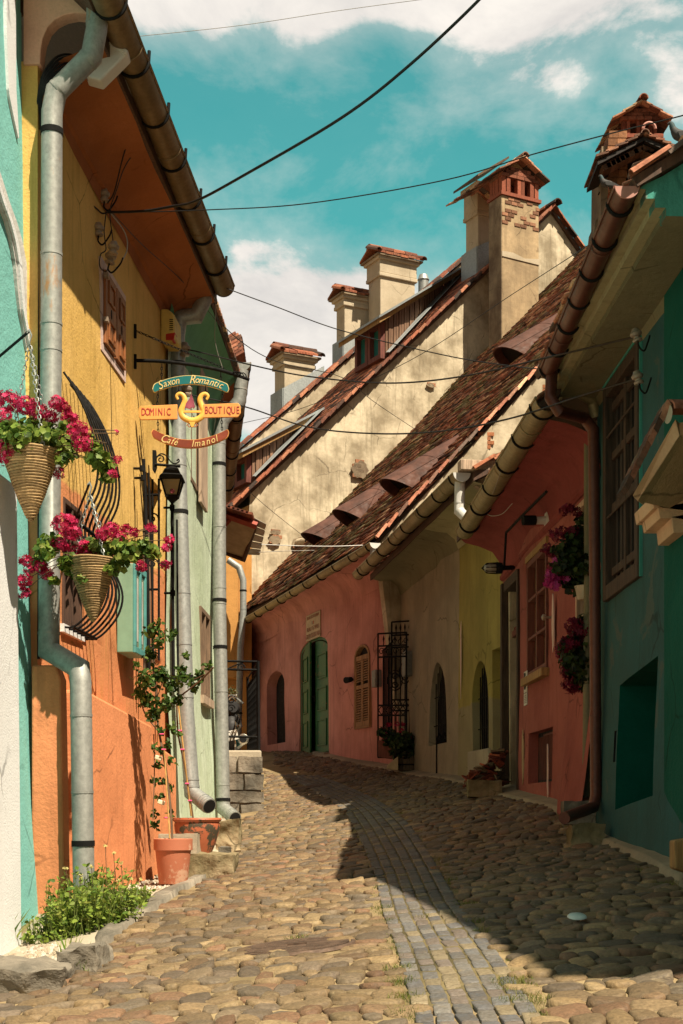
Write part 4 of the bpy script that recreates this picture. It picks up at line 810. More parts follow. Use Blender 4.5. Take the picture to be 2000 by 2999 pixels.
# ---- raspberry house
A1 = thing('raspberry_house', 'raspberry red house with dark doorway and open casement between the dark teal and yellow-green houses', 'house', W1.P(2.2, .1))
L1 = W1.u(1472)
p0, p1 = su(W1.u(1482), W1.u(1522)); zp0, zp1 = W1.hit(1500, 2318)[1], W1.hit(1500, 1706)[1]
c0, c1 = su(W1.u(1548), W1.u(1606)); zc0, zc1 = W1.hit(1577, 1972)[1], W1.hit(1577, 1622)[1]
e0, e1 = su(W1.u(1556), W1.u(1619)); ze0, ze1 = W1.hit(1588, 2292)[1], W1.hit(1588, 2138)[1]
g0, g1 = su(W1.u(1690), W1.u(1752)); zg0, zg1 = W1.hit(1715, 1850)[1], W1.hit(1715, 1460)[1]
def fl1(u, z): return .16*max(0, (1.6-z)/1.8)**1.5*(1/(1+math.exp((u-1.15)*9)))+.03*max(0, .8-z)
wall_mesh('wall', W1, [(-.05, -.3), (L1, 0), (L1, 2.75), (-.05, 2.75)], [(rect(p0, p1, zp0, zp1), .3, 1, 1), (rect(c0, c1, zc0, zc1), .12, 0, 1), (rect(e0, e1, ze0, ze1), .09, 0, 1), (rect(g0, g1, zg0, zg1), .1, 0, 1)], [M['pink1'], M['black']], A1, .02, fl1)
EP1 = [(0, 2.45), (.03, 2.62), (.10, 2.71), (.24, 2.77), (.38, 2.80), (.42, 2.83)]
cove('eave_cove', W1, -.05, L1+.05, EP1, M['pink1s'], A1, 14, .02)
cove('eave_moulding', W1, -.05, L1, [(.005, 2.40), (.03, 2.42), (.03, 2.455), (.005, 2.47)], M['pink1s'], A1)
Ga = at(1606, 1165, 9.75); Gb = at(1362, 1552, 14.0)
gutter('gutter', Ga, Gb, .088, M['gut_o'], A1, None, M['gut_o'], .75)
b = MB(); E = Ga-Vector((0, 0, -.09)); R_ = [W1.P(-.1, 2.88, .47), W1.P(L1+.02, 2.86, .47), W1.P(L1+.02, 6.1, -3.2), W1.P(-.1, 6.1, -3.2)]
b.prism(R_, Vector((0, 0, -.07))); b.prism([R_[3], R_[2], W1.P(L1, 3.0, -7), W1.P(-.1, 3.0, -7)], Vector((0, 0, -.07))); r1 = b.build('roof', M['wood_d'], A1)
t1 = (6.1-2.87)/3.67; c1_ = 1/math.hypot(1, t1); tile_roof('roof_tiles', W1.P(0, 2.92, .42), W1.d, -W1.n*c1_+Vector((0, 0, t1*c1_)), W1.n*t1*c1_+Vector((0, 0, c1_)), (-.1, L1), (0, 4.9), lambda u, v: True, r1, TPAL2)
# dark doorway: reveal and leaf coloured black to stand for its unlit inside
b = MB(); b.wbox(W1, p0-.04, p0+.03, zp0, zp1+.05, -.10, .03); b.wbox(W1, p1-.03, p1+.07, zp0, zp1+.05, -.10, .05); b.wbox(W1, p0+.03, p1-.03, zp1-.04, zp1+.06, -.10, .03); f = b.build('door_frame', M['wood_k2'], A1, bevel=.006)
b = MB(); b.wbox(W1, p0+.03, p1-.03, zp1-.50, zp1-.44, -.14, -.05); b.wbox(W1, p0+.03, p1-.03, zp1-.42, zp1-.40, -.14, -.07); b.build('transom', M['wood_r'], f)
b = MB(); b.wbox(W1, p0+.03, p1-.03, zp0+.02, zp1-.5, -.24, -.2)
for k in range(2):
    for z in (.25, .9): b.wbox(W1, p0+.1+k*.3, p0+.32+k*.3, zp0+z, zp0+z+.5, -.2, -.185)
b.build('door_leaf', M['wood_k'], A1)
# casement, opened casement leaf in front
f = panes(W1, 'window', c0, c1, zc0, zc1, .0, A1, M['wood_r'], M['glass_y'], 2, 3, .05, .022, .06, .02)  # pane colour holds the yellowish reflections
b = MB(); b.wbox(W1, c0-.05, c1+.03, zc0-.07, zc0, -.02, .07); b.build('window_sill', M['wood_y'], f, bevel=.006); b = MB(); b.wbox(W1, c0-.03, c1+.03, zc1, zc1+.06, -.02, .03); b.build('head_board', M['wood_y'], f, bevel=.006)
# bricked lower window with a wooden panel
b = MB(); b.wbox(W1, e0+.02, e1-.01, ze0+.01, ze1-.02, -.085, -.07); f = b.build('cellar_shutter', M['wood_r'], A1); b = MB(); u = e0+.12
while u < e1-.05: b.wbox(W1, u, u+.012, ze0+.03, ze1-.04, -.07, -.06); u += .05
b.build('slats', M['wood_r'], f)
f = panes(W1, 'window', g0, g1, zg0, zg1, .0, A1, M['wood_w'], M['glass'], 2, 2, .045, .02, .05, .015)
# bare patches of old plaster
for (px, py, w, h) in [(1623, 1825, .06, .26), (1537, 2220, .07, .28), (1612, 2255, .03, .3)]:
    a = W1.hit(px, py, .01); b = MB(); n = 14; b.prism([W1.P(a[0]+w*math.cos(i/n*6.283)*random.uniform(.5, 1), a[1]+h*math.sin(i/n*6.283)*random.uniform(.7, 1), .016+fl1(a[0], a[1])) for i in range(n)], W1.n*.008); b.build('bare_patch', M['shutp'] if px > 1600 else M['tanc'], A1)
# notice, bulkhead lamp, black tube lamp
a = W1.hit(1548, 2016); t = thing('paper_notice', 'tall white notice with a black figure drawing beside the casement window', 'notice', W1.P(a[0], a[1]-.2, .02))
b = MB(); b.wbox(W1, a[0]-.085, a[0]+.085, a[1]-.155, a[1]+.155, .022, .030); b.build('sheet', M['paper'], t)
b = MB(); k = W1.P(a[0], a[1]+.06, .0325); x = W1.d*-1; z = Vector((0, 0, 1))
b.tube([k+z*.06-x*.02, k+z*.02, k+x*.03-z*.03, k+x*.01-z*.07], .006, 5); b.tube([k+z*.02, k-x*.03-z*.03, k-x*.025-z*.07], .006, 5); b.tube([k+z*.075+x*.01, k+z*.06+x*.0], .012, 6); b.tube([k+x*.0+z*.03, k-x*.05+z*.05], .005, 5)
b.wbox(W1, a[0]-.07, a[0]+.07, a[1]-.045, a[1]-.04, .031, .033)
for i in range(5): b.wbox(W1, a[0]-.055, a[0]+.055-.02*(i % 2), a[1]-.07-.016*i, a[1]-.066-.016*i, .031, .0325)
b.build('drawing', M['letter_k'], t)
t = thing('bulkhead_lamp', 'black caged bulkhead lamp on a curved black pipe above the dark doorway', 'lamp', W1.P(W1.u(1490), W1.hit(1480, 1665)[1], .3))
q = at(1502, 1662, 13.35); h = at(1470, 1664, 13.1); b = MB(); b.tube([q, h], .022, 8); b.tube([h+Vector((.02, 0, 0)), at(1482, 1560, 13.1), at(1530, 1510, 12.4), at(1600, 1440, 11.2)], .012, 6); b.build('conduit', M['iron'], t, True)
b = MB(); b.lathe(h, [(.0, 0), (.05, 0), (.055, .05), (.05, .06), (0, .06)], 14, Vector((-1, -.1, 0))); b.build('lamp_body', M['iron'], t, True)
b = MB(); b.lathe(h+Vector((-.06, 0, 0)), [(.045, 0), (.045, .06), (.03, .10), (0, .115)], 14, Vector((-1, -.1, 0))); b.build('globe', M['lens'], t, True)
b = MB()
for k in range(4):
    a_ = k/4*math.pi; v = Vector((0, math.cos(a_), math.sin(a_))); b.tube([h+Vector((-.05, 0, 0))+v*.05, h+Vector((-.14, 0, 0))+v*.045, h+Vector((-.185, 0, 0)), h+Vector((-.14, 0, 0))-v*.045, h+Vector((-.05, 0, 0))-v*.05], .005, 5)
b.build('wire_cage', M['iron'], t, True)
a = W1.hit(1605, 1524); p = W1.P(a[0], a[1], 0); t = thing('tube_light', 'white and black cylinder floodlight sticking out of the raspberry wall', 'lamp', p)
e = at(1530, 1524, p.y-.05); b = MB(); b.lathe(p, [(0, .0), (.085, 0), (.08, .02), (0, .02)], 16, W1.n); b.build('wall_plate', M['plastic_w'], t, True)
v = e-p; b = MB(); b.tube([p+W1.n*.01, p+v*.55], .034, 14); b.build('bracket_tube', M['plastic_w'], t, True); b = MB(); b.tube([p+v*.5, p+v*.98, p+v], [.042, .042, .03], 14); b.build('lamp_head', M['iron'], t, True)
a = W1.hit(1621, 1808); p = W1.P(a[0], a[1], 0); b = MB(); b.tube([p, p+W1.n*.07], .010, 8); b.lathe(p+W1.n*.06, [(0, 0), (.024, .005), (.026, .03), (0, .045)], 12, W1.n); tag(b.build('wall_hook', M['porcelain'], None, True), 'small metal shutter catch on the bare patch of the raspberry wall', 'hook')
# red-brown downpipe
RP = [at(1617, 1085, 9.7), at(1612, 1165, 9.6), at(1638, 1205, 9.55), at(1712, 1225, 9.9), at(1738, 1260, 9.85), at(1742, 1700, 9.85), at(1745, 2330, 9.85), at(1738, 2364, 9.8), at(1652, 2396, 9.35)]
# pale pipe of the raspberry gutter
downpipe([at(1642, 1085, 10.0), at(1655, 1130, 10.02), at(1700, 1148, 10.05), at(1738, 1172, 10.12), at(1748, 1220, 10.15)], .046, M['gut_o'], A1)
b = MB(); b.tube([at(1722, 1215, 10.25), at(1722, 1700, 10.25), at(1717, 2335, 10.2)], .03, 10); b.build('drain_strip', M['olive'], A1, True)

# ---- dark teal house
AR = thing('dark_teal_house', 'dark teal house with barred wooden window and square recess on the shaded right', 'house', WR.P(2, -.1))
yf = 3.78; un = -1.4
def fz(px, py): return WR.hit(px, py)
r0, r1 = su(WR.u(1822), WR.u(1931)); zr0 = .02; zr1 = WR.hit(1822, 2008)[1]
rec = [fz(1822, 2372), fz(1931, 2330), fz(1926, 1920), fz(1822, 2008)]; rec = sorted(rec[:2])+[rec[2] if rec[2][0] > rec[3][0] else rec[3]]+[rec[3] if rec[2][0] > rec[3][0] else rec[2]]
wh = [fz(1772, 1020), fz(1853, 985), fz(1890, 1655), fz(1808, 1712)]
def flR(u, z): return .05*max(0, .9-z)
zW0, zW1 = fz(1850, 1685)[1], 2.90; w0, w1 = su(WR.u(1880), WR.u(1782))
sl0, sl1 = su(WR.u(1811), WR.u(1818)); zs_ = (fz(1814, 2232)[1], fz(1814, 2140)[1])
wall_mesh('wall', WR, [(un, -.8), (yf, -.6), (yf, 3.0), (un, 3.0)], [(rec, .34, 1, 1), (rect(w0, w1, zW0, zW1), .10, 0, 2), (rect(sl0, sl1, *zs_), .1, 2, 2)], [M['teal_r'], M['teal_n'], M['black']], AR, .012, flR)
b = MB(); b.prism([Vector((1.835, 10.12, -.6)), Vector((2.6, 10.12, -.6)), Vector((2.6, 10.12, 2.6)), Vector((1.835, 10.12, 2.6))], Vector((0, .1, 0))); b.build('gap_plug', M['pink1'], A1)  # filler added to stop sun leaking through the gap between the houses
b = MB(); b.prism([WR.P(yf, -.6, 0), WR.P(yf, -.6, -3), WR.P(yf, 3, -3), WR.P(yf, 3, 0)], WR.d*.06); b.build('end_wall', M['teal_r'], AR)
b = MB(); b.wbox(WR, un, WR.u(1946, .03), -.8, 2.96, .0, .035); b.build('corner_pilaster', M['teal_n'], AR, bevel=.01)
PR = [(.43, 3.11), (.42, 3.095), (.385, 3.09), (.385, 3.045), (.34, 3.045), (.34, 3.0), (.285, 3.0), (.285, 2.96), (.03, 2.955), (0, 2.9)]
soff = .72; ufar = WR.u(1692, .3)
cove('soffit', WR, soff, yf-.02, PR[-4:], M['olive'], AR, 10, .004); cove('cornice', WR, soff, yf-.02, PR[:8], M['olive2'], AR, 10, .002)
b = MB(); b.poly([WR.P(yf-.02, z, o) for o, z in PR]+[WR.P(yf-.02, 3.11, 0)]); b.build('cornice_end', M['olive2'], AR)
gp_ = [WR.P(soff, z, o) for o, z in PR[:-1]]
b = MB(); v = [WR.P(soff, z, o) for o, z in PR[1:-1]]+[WR.P(soff, -.8, .03), WR.P(soff, -.8, -5), WR.P(soff, 3.1+.6*5.4, -5)]+[WR.P(soff, 3.10+.6*k+.015*math.sin(k*40), .42-k) for k in (4, 3, 2, 1.2, .8, .5, .3, .12, 0)]
b.prism(v, WR.d*.12); b.build('gable_wall', M['teal_g'], AR)
b = MB(); b.box(WR.P(soff-.012, 3.24, -.0+.16), .035, .03, .035); b.build('wall_hole', M['black'], AR)
t_ = .6; cR = 1/math.hypot(1, t_); slR = -WR.n*cR+Vector((0, 0, t_*cR)); nrR = WR.n*t_*cR+Vector((0, 0, cR)); OR = WR.P(0, 3.13, .46)
b = MB(); b.prism([OR+WR.d*(soff-.04), OR+WR.d*(yf), OR+WR.d*yf+slR*6, OR+WR.d*(soff-.04)+slR*6], -nrR*.05); Tt = OR+slR*6
b.prism([Tt+WR.d*(soff-.04), Tt+WR.d*yf, Tt+WR.d*yf+Vector((5, 0, -3)), Tt+WR.d*(soff-.04)+Vector((5, 0, -3))], -nrR*.05); rR = b.build('roof', M['wood_d'], AR)
tile_roof('roof_tiles', OR+slR*.06, WR.d, slR, nrR, (soff-.06, yf), (-.03, 5.9), lambda u, v: True, rR, TPAL2)
b = MB(); b.col = (1, 1, 1); ridge_tiles(b, [OR+WR.d*(soff-.05)+nrR*.0, OR+WR.d*(soff-.05)+slR*5.9], .030, .2, TPAL2); b.build('verge_tiles', M['tile'], rR)
GR0 = at(1836, 548, 7.0); GR1 = at(1606, 1085, 9.75)
gutter('gutter', GR0, GR1, .058, M['copper'], AR, M['cappink'], M['copper'], .42)
downpipe(RP, .040, M['copper'], AR, [(5, 6, .08), (5, 6, .62)], [(4, 5, .4), (5, 6, .3), (5, 6, .6), (5, 6, .93)], bm_=M['copper'])
# window: decayed boarded casements behind bars
f = MB(); fr = .06
for a, c, z0, z1 in ((w0-.03, w0+fr, zW0-.06, zW1+.03), (w1-fr, w1+.03, zW0-.06, zW1+.03), (w0+fr, w1-fr, zW0-.06, zW0+.04), (w0+fr, w1-fr, zW1-.05, zW1+.03)): f.wbox(WR, a, c, z0, z1, -.08, .035)
fw = f.build('window_frame', M['wood_k2'], AR, bevel=.006); f = MB(); k = 0; u = w0+fr
while u < w1-fr-.02: f.wbox(WR, u, u+.062, zW0+.04, zW1-.05, -.085+.012*(k % 2), -.04+.012*(k % 2)); u += .07; k += 1
f.build('boards', M['wood_k'], fw, bevel=.004); f = MB()
for k in range(2):
    m0, m1 = (w0+.08, (w0+w1)/2-.02) if k == 0 else ((w0+w1)/2+.02, w1-.08)
    for z in (zW0+.1, (zW0+zW1)/2-.15, (zW0+zW1)/2+.2, zW1-.15): f.wbox(WR, m0, m1, z, z+.055, -.03, -.005)
f.wbox(WR, (w0+w1)/2-.03, (w0+w1)/2+.03, zW0+.04, zW1-.05, -.035, -.0)
for z in (zW0+.5, zW0+1.05): f.tube([WR.P(w0+.05, z, .02), WR.P(w1-.05, z+.0, .02)], .009, 6)
f.build('rails', M['wood_k2'], fw, bevel=.004)
b = MB(); b.wbox(WR, w0-.07, w1+.05, zW1+.03, zW1+.045, -.02, .04); b.wbox(WR, w0-.045, w0-.03, zW0-.06, zW1+.03, .0, .025); b.build('green_trim', M['teal_g'], AR)
# nearer neighbour on the right, mostly beside the picture; its little tiled canopy reaches into view
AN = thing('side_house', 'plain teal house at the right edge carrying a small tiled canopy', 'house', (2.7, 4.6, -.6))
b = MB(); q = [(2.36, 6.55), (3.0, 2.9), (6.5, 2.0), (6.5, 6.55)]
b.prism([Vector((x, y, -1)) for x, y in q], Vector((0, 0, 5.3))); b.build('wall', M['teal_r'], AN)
b = MB(); e4 = [(2.03, 6.6), (2.72, 2.5), (6.7, 1.6), (6.7, 6.6)]; rp = [Vector((x, y, 4.4)) for x, y in e4]; ap = [Vector((4.4, 6.6, 6.2)), Vector((4.6, 4.4, 6.2))]
b.add(rp+ap, [(0, 1, 5, 4), (1, 2, 5), (2, 3, 4, 5), (3, 0, 4), (0, 3, 2, 1)]); b.build('roof', M['tile'], AN)
def canopy():
    Y0, Y1 = 7.05, 7.9; t = thing('tiled_canopy', 'cream moulded canopy with dark tiled edge jutting from the teal wall at the right edge', 'canopy', at(1960, 1500, 7.4)); 
    X = lambda px, Y: (px-CX)/F*Y; Z = lambda py, Y: (HY-py)/F*Y
    # profile seen from the side: sloping plaster soffit face with steps underneath
    b = MB(); q = [at(1852, 1452, 7.30), at(1978, 1226, 6.95), at(1990, 1275, 6.98), at(1868, 1468, 7.33)]; b.prism(q, Vector((.05, .10, .0))); b.build('fascia', M['canopy_c'], t, bevel=.004)
    b = MB(); q = [at(1866, 1467, 7.35), at(1990, 1274, 7.0), at(2100, 1262, 7.0), at(2100, 1520, 8.0), at(1915, 1470, 7.9)]; b.prism(q, Vector((.0, .0, .06))); b.build('underside', M['canopy_c'], t)
    b = MB()
    for k, (xa, ya, xb, yb) in enumerate([(1908, 1452, 1932, 1488), (1926, 1482, 1972, 1518), (1966, 1512, 2020, 1560)]): b.prism([at(xa, ya, 7.6), at(2080, ya-20, 7.6), at(2080, yb+18, 7.6), at(xb, yb, 7.6), at(xa+6, yb, 7.6)], Vector((0, .45-.04*k, 0)))
    b.build('stepped_moulding', M['canopy_c'], t, bevel=.004)
    b = MB(); e = at(1838, 1440, 7.25); r = at(1958, 1205, 6.95); k = 7
    for i in range(k):
        p = e.lerp(r, i/k); q = e.lerp(r, (i+1.25)/k)+Vector((0, 0, .012))
        for j in range(2): b.col = tuple(TPAL2[random.randrange(8)]*random.uniform(.22, .45)); o = Vector((0, j*.12-.03, 0)); u_ = Vector((-.02, 0, .025)); b.hexa([p+o, p+o+Vector((0, .11, 0)), q+o+Vector((0, .11, 0)), q+o, p+o+u_, p+o+Vector((0, .11, 0))+u_, q+o+Vector((0, .11, 0))+u_, q+o+u_])
    b.build('roof_tiles', M['tile'], t)
    b = MB(); b.col = (.18, .08, .05); R = Vector(at(1960, 1206, 6.92)); ridge_tiles(b, [R, R+Vector((.5, .15, .02))], .055, .3, TPAL2); b.build('ridge_tiles', M['tile'], t)
    b = MB(); b.lathe(R+Vector((-.003, .01, -.01)), [(0, 0), (.045, 0)], 14, Vector((-1, -.25, 0))); b.build('ridge_mortar', M['mortar'], t)
    # a scrap of a second tile edge higher up
canopy()

# ================================================ BACKGROUND HOUSES
# gable frame: a along the gable, b away from the camera
DA, DB = Vector((.883, .47, 0)).normalized(), Vector((-.47, .883, 0)).normalized(); OB = Vector((-2.2, 27.9, 0))
def B(a, b, z): return OB+DA*a+DB*b+Vector((0, 0, z))
TB = .957; cB = 1/math.hypot(1, TB); slB = DA*cB+Vector((0, 0, TB*cB)); nrB = -DA*TB*cB+Vector((0, 0, cB))
zB = lambda a: 6.03+TB*a
def onB(px, py): p = rayplane(px, py, B(0, 0, zB(0)), nrB); r = p-OB; return p, r.dot(DA), r.dot(DB)
def onb(px, py, b): p = rayplane(px, py, B(0, b, 0), DB); return (p-OB).dot(DA), p.z
def ona(px, py, a): p = rayplane(px, py, B(a, 0, 0), DA); return (p-OB).dot(DB), p.z
HB = thing('cream_gable_house', 'tall house with bare cream gable, steep orange tiled roof and two wooden dormers', 'house', B(4, 1, .5))
aR = (onb(1612, 582, 0)[0]); zR = zB(aR)
bm_out = [(-.2+.45, .3), (aR*2-.2, .3), (aR*2-.2, zB(0)-.1), (aR, zR-.05), (.45, zB(.45)-.05)]
wall_mesh('gable_wall', WB, bm_out, [], M['cream'], HB, .035, None, .5)
b = MB(); b.prism([B(.45, .05, .3), B(.45, .05, zB(.45)-.3), B(.45, 12, zB(.45)-.3), B(.45, 12, .3)], DA*.2); b.build('side_wall', M['cream'], HB)
for (px, py, w, h) in [(1052, 1377, .20, .20), (805, 1560, .12, .05), (803, 1583, .14, .10), (876, 1592, .18, .14), (1258, 1130, .10, .05)]:
    a, z = onb(px, py, 0); m = MB()
    n = 16; m.prism([B(a+w*math.cos(i/n*6.283)*random.uniform(.8, 1.1), -.05, z+h*math.sin(i/n*6.283)*random.uniform(.7, 1.1)) for i in range(n)], DB*.02); f = m.build('bare_patch', M['grime_shade'], HB); m = MB()
    for r in range(max(1, int(h*2/.1))):
        for k in range(max(1, int(w*2/.22))): m.col = tuple(np.array([.34, .16, .09])*random.uniform(.6, 1.2)); m.box(B(a-w+.12+k*.21+(r % 2)*.07, -.035, z-h+.07+r*.1), .2, .03, .07, Matrix.Rotation(math.atan2(DA.y, DA.x), 3, 'Z'))
    m.build('bare_bricks', M['brick'], f)
p = rayplane(874, 1590, B(0, -.05, 0), DB); m = MB(); m.tube([p, p-DB*.5+Vector((-.0, 0, -.05))], .085, 14); f = m.build('vent_pipe', M['cream2'], HB, True); m = MB(); m.tube([p-DB*.46+Vector((0, 0, -.046)), p-DB*.52+Vector((0, 0, -.052))], .09, 14); m.build('pipe_mouth', M['black'], f)
bC = onB(960, 1150)[2]
mk = lambda u, v: True
OBr = B(-.35, 0, zB(-.35)); LB_ = (aR+.35)/cB
RB_ = tile_roof('roof', OBr+nrB*.02, DB, slB, nrB, (-.16, bC), (0, LB_), mk, HB, TPAL*1.6, .17, .17, .004, .009, None, .006)
m = MB(); slab(m, [OBr-DB*.08, OBr+DB*bC, OBr+DB*bC+slB*LB_, OBr-DB*.08+slB*LB_], nrB, .06); T_ = OBr+slB*LB_; dn = DA*cB-Vector((0, 0, TB*cB))
slab(m, [T_-DB*.08, T_+DB*bC, T_+DB*bC+dn*LB_, T_-DB*.08+dn*LB_], (DA.x*TB*cB, DA.y*TB*cB, cB), .06); m.build('boarding', M['wood_d'], RB_)
m = MB(); m.col = (1, 1, 1); ridge_tiles(m, [OBr-DB*.18+nrB*.02, OBr-DB*.18+slB*LB_+nrB*.02], .055, .24); nm = Vector((DA.x*TB*cB, DA.y*TB*cB, cB)); ridge_tiles(m, [T_-DB*.12+nm*.01, T_-DB*.12+dn*4+nm*.01], .07, .26); ridge_tiles(m, [T_-DB*.3+Vector((0, 0, .06)), T_+DB*2], .1, .34); m.build('verge_tiles', M['tile'], RB_)
def dormer(pk, pl, topr, far, nw, bset):
    """pk near bottom corner of the window, pl its far bottom corner, topr top of the near corner, far pixel where the cheek ends"""
    K, aK, bK = onB(*pk)
    bK = bset; aK = colhit(B(0, bK, 0), DA, pk[0]); pl = (pl[0], pl[1]+0)
    zt = ona(topr[0], topr[1], aK)[1]; bL, _ = ona(pl[0], pl[1], aK); zb = zB(aK)
    bF = bK+1.35; aF, zF = onb(far[0], far[1], bF); bb = lambda a: bK+(bF-bK)*(a-aK)/(aF-aK); W_ = Wall((B(aK, bK, 0).x, B(aK, bK, 0).y), (DB.x, DB.y), 1); wd = abs(bL-bK)
    m = MB(); zc = lambda a: zt+(zF-zt)*(a-aK)/(aF-aK); a_end = (zt-6.03-aK*(zF-zt)/(aF-aK))/(TB-(zF-zt)/(aF-aK))
    # board cheek: separate planks of uneven tone
    ck = MB(); a = aK; k = 0
    while a < a_end-.02:
        a2 = min(a+.10, a_end); o = -.012*(k % 2)-random.uniform(0, .01)
        ck.prism([B(a, bb(a)+o, zB(a)-.05), B(a2-.012, bb(a2)+o, zB(a2)-.05), B(a2-.012, bb(a2)+o, zc(a2)), B(a, bb(a)+o, zc(a))], DB*.03); a = a2; k += 1
    d = ck.build('dormer_cheek', M['clad'], RB_); m = MB(); m.prism([B(aK, bK+.04, zB(aK)-.1), B(a_end, bb(a_end)+.04, zB(a_end)-.1), B(aK, bK+.04, zc(aK))], DB*(wd-.03)); m.build('dormer_core', M['wood_d'], d)
    m = MB(); e = .35; s = (zF-zt)/(aF-aK); m.prism([B(aK-.35, bb(aK-.35)-.16, zc(aK-.35)), B(a_end+.1, bb(a_end)-.16, zc(a_end+.1)), B(a_end+.1, bL+.3, zc(a_end+.1)), B(aK-.35, bL+.3, zc(aK-.35))], Vector((0, 0, .11))); rf = m.build('dormer_roof', M['wood_y'], d)
    m = MB(); m.prism([B(aK-.40, bb(aK-.4)-.21, zc(aK-.40)+.11), B(a_end+.15, bb(a_end)-.21, zc(a_end+.15)+.11), B(a_end+.15, bL+.33, zc(a_end+.15)+.11), B(aK-.40, bL+.33, zc(aK-.40)+.11)], Vector((0, 0, .05))); m.build('zinc_sheet', M['flash'], rf)
    m = MB(); m.prism([B(aK, bb(aK)-.16, zB(aK)+.12), B(a_end, bb(a_end)-.42, zB(a_end)+.12), B(a_end, bb(a_end)-.03, zB(a_end)+.15), B(aK, bb(aK)-.03, zB(aK)+.15)], nrB*.012); m.build('flashing', M['flash'], d)
    fw = MB(); W_.o = B(aK-.03, bK, 0); W_.o.z = 0; W_.d = DB; W_.n = -DA
    for j in range(nw):
        u0 = wd*j/nw+.01; u1 = wd*(j+1)/nw-.01; panes(W_, 'dormer_window', u0, u1, zb+.03, zt-.05, .06, d, M['wood_r'], M['glass_t'], 1, 1, .10, .02, .08, .03)
    return d
dormer((1129, 1062), (1052, 1100), (1129, 935), (1300, 832), 2, .38)
dormer((738, 1455), (668, 1500), (738, 1325), (1030, 1172), 2, .38)
# ---- farther house with three chimneys
HC = thing('far_roof_house', 'farther house whose cream parapet and tiled verge rise behind the dormers and carry three chimneys', 'house', B(5, 11, .8))
a0, z0 = onb(765, 1267, bC); a1, z1 = onb(1370, 757, bC); tC = (z1-z0)/(a1-a0); zC = lambda a: z0+tC*(a-a0); ar = a1+1.2
m = MB(); m.prism([B(-.6, bC, .3), B(-.6, bC, zC(-.6)), B(ar, bC, zC(ar)), B(ar, bC, .3)], DB*.4); m.build('gable_wall', M['cream'], HC)
m = MB(); m.prism([B(-1, bC+.1, zC(-1)+.04), B(ar, bC+.1, zC(ar)+.04), B(ar, bC+3, zC(ar)-1.6), B(-1, bC+3, zC(-1)-1.6)], Vector((0, 0, -.15))); rc = m.build('roof', M['wood_r'], HC)
m = MB(); m.col = (1, 1, 1)
for k in range(2): ridge_tiles(m, [B(-.9, bC-.02+.12*k, zC(-.9)+.05+.02*k), B(ar, bC-.02+.12*k, zC(ar)+.05+.02*k)], .065, .26)
m.build('verge_tiles', M['tile'], rc)
def chimney(parent, pxl, pxc, pxr, pyt, pyb, b0, capo=.16, mat='cream2', band=True, cap=True, name='chimney', zref=None):
    """left, corner and right pixel columns; top and bottom rows; stands at depth b0"""
    a, zt = onb(pxc, pyt, b0); _, zb = onb(pxc, pyb, b0); K = B(a, b0, 0); wa = colhit(K, DA, pxr); wb = colhit(K, DB, pxl)
    Q = lambda x, y, z: K+DA*x+DB*y+Vector((0, 0, z)); m = MB()
    def bx_(x0, y0, x1, y1, za, zc_): m.hexa([Q(x0, y0, za), Q(x1, y0, za), Q(x1, y1, za), Q(x0, y1, za), Q(x0, y0, zc_), Q(x1, y0, zc_), Q(x1, y1, zc_), Q(x0, y1, zc_)])
    h = zt-zb; bx_(0, 0, wa, wb, zb-.8, zt-h*.0)
    if band:
        zz = zt-h*band; bx_(-.05, -.05, wa+.05, wb+.05, zz-.04, zz+.05); bx_(-.035, -.035, wa+.035, wb+.035, zz+.05, zt-.001); bx_(-.09, -.09, wa+.09, wb+.09, zt-.10, zt+.01)
    c = m.build(name, M[mat], parent, bevel=.015)
    if cap:
        m = MB(); m.col = (1, 1, 1); e = capo; zc_ = zt+.0; rt = .28*min(wa, wb)+.05
        nx = max(3, int((wa+2*e)/.2))
        for s in (0, 1):
            for k in range(nx):
                x = -e+(wa+2*e)*k/nx; y0, y1 = (-e, wb/2) if s == 0 else (wb+e, wb/2); w = (wa+2*e)/nx*.96; m.col = tuple(TPAL[random.choice([0, 1, 1, 6, 5])]*random.uniform(.8, 1.25)); j = random.uniform(0, .03)
                m.hexa([Q(x, y0, zc_+j), Q(x+w, y0, zc_+j), Q(x+w, y1, zc_+rt+j), Q(x, y1, zc_+rt+j), Q(x, y0, zc_+.05+j), Q(x+w, y0, zc_+.05+j), Q(x+w, y1, zc_+rt+.05+j), Q(x, y1, zc_+rt+.05+j)])
        ridge_tiles(m, [Q(-e, wb/2, zc_+rt+.02), Q(wa+e, wb/2, zc_+rt+.02)], .11, .3); ridge_tiles(m, [Q(-e, wb/2, zc_+rt), Q(-e, -e, zc_+.02)], .09, .26); ridge_tiles(m, [Q(wa+e*.8, wb/2, zc_+rt), Q(wa+e*.8, -e, zc_+.02)], .09, .26)
        m.build('chimney_cap', M['tile'], c)
        m = MB(); m.hexa([Q(-e*.9, -e*.9, zc_-.03), Q(wa+e*.9, -e*.9, zc_-.03), Q(wa+e*.9, wb+e*.9, zc_-.03), Q(-e*.9, wb+e*.9, zc_-.03), Q(-e*.9, -e*.9, zc_+.01), Q(wa+e*.9, -e*.9, zc_+.01), Q(wa+e*.9, wb+e*.9, zc_+.01), Q(-e*.9, wb+e*.9, zc_+.01)]); m.build('cap_slab', M['grime_shade'], c)
    return c, Q, wa, wb, zt, zb
def flashc(c, Q, wa, wb, z1_, z2_, th=.3):
    m = MB(); m.prism([Q(-.06, -.06, z1_-.2), Q(wa+.25, -.06, z2_-.2), Q(wa+.25, -.06, z2_+th), Q(-.06, -.06, z1_+th)], DB*-.02); m.prism([Q(-.06, -.06, z1_-.2), Q(-.06, wb+.06, z1_-.2), Q(-.06, wb+.06, z1_+th), Q(-.06, -.06, z1_+th)], DA*-.02); m.build('flashing', M['flash'], c)
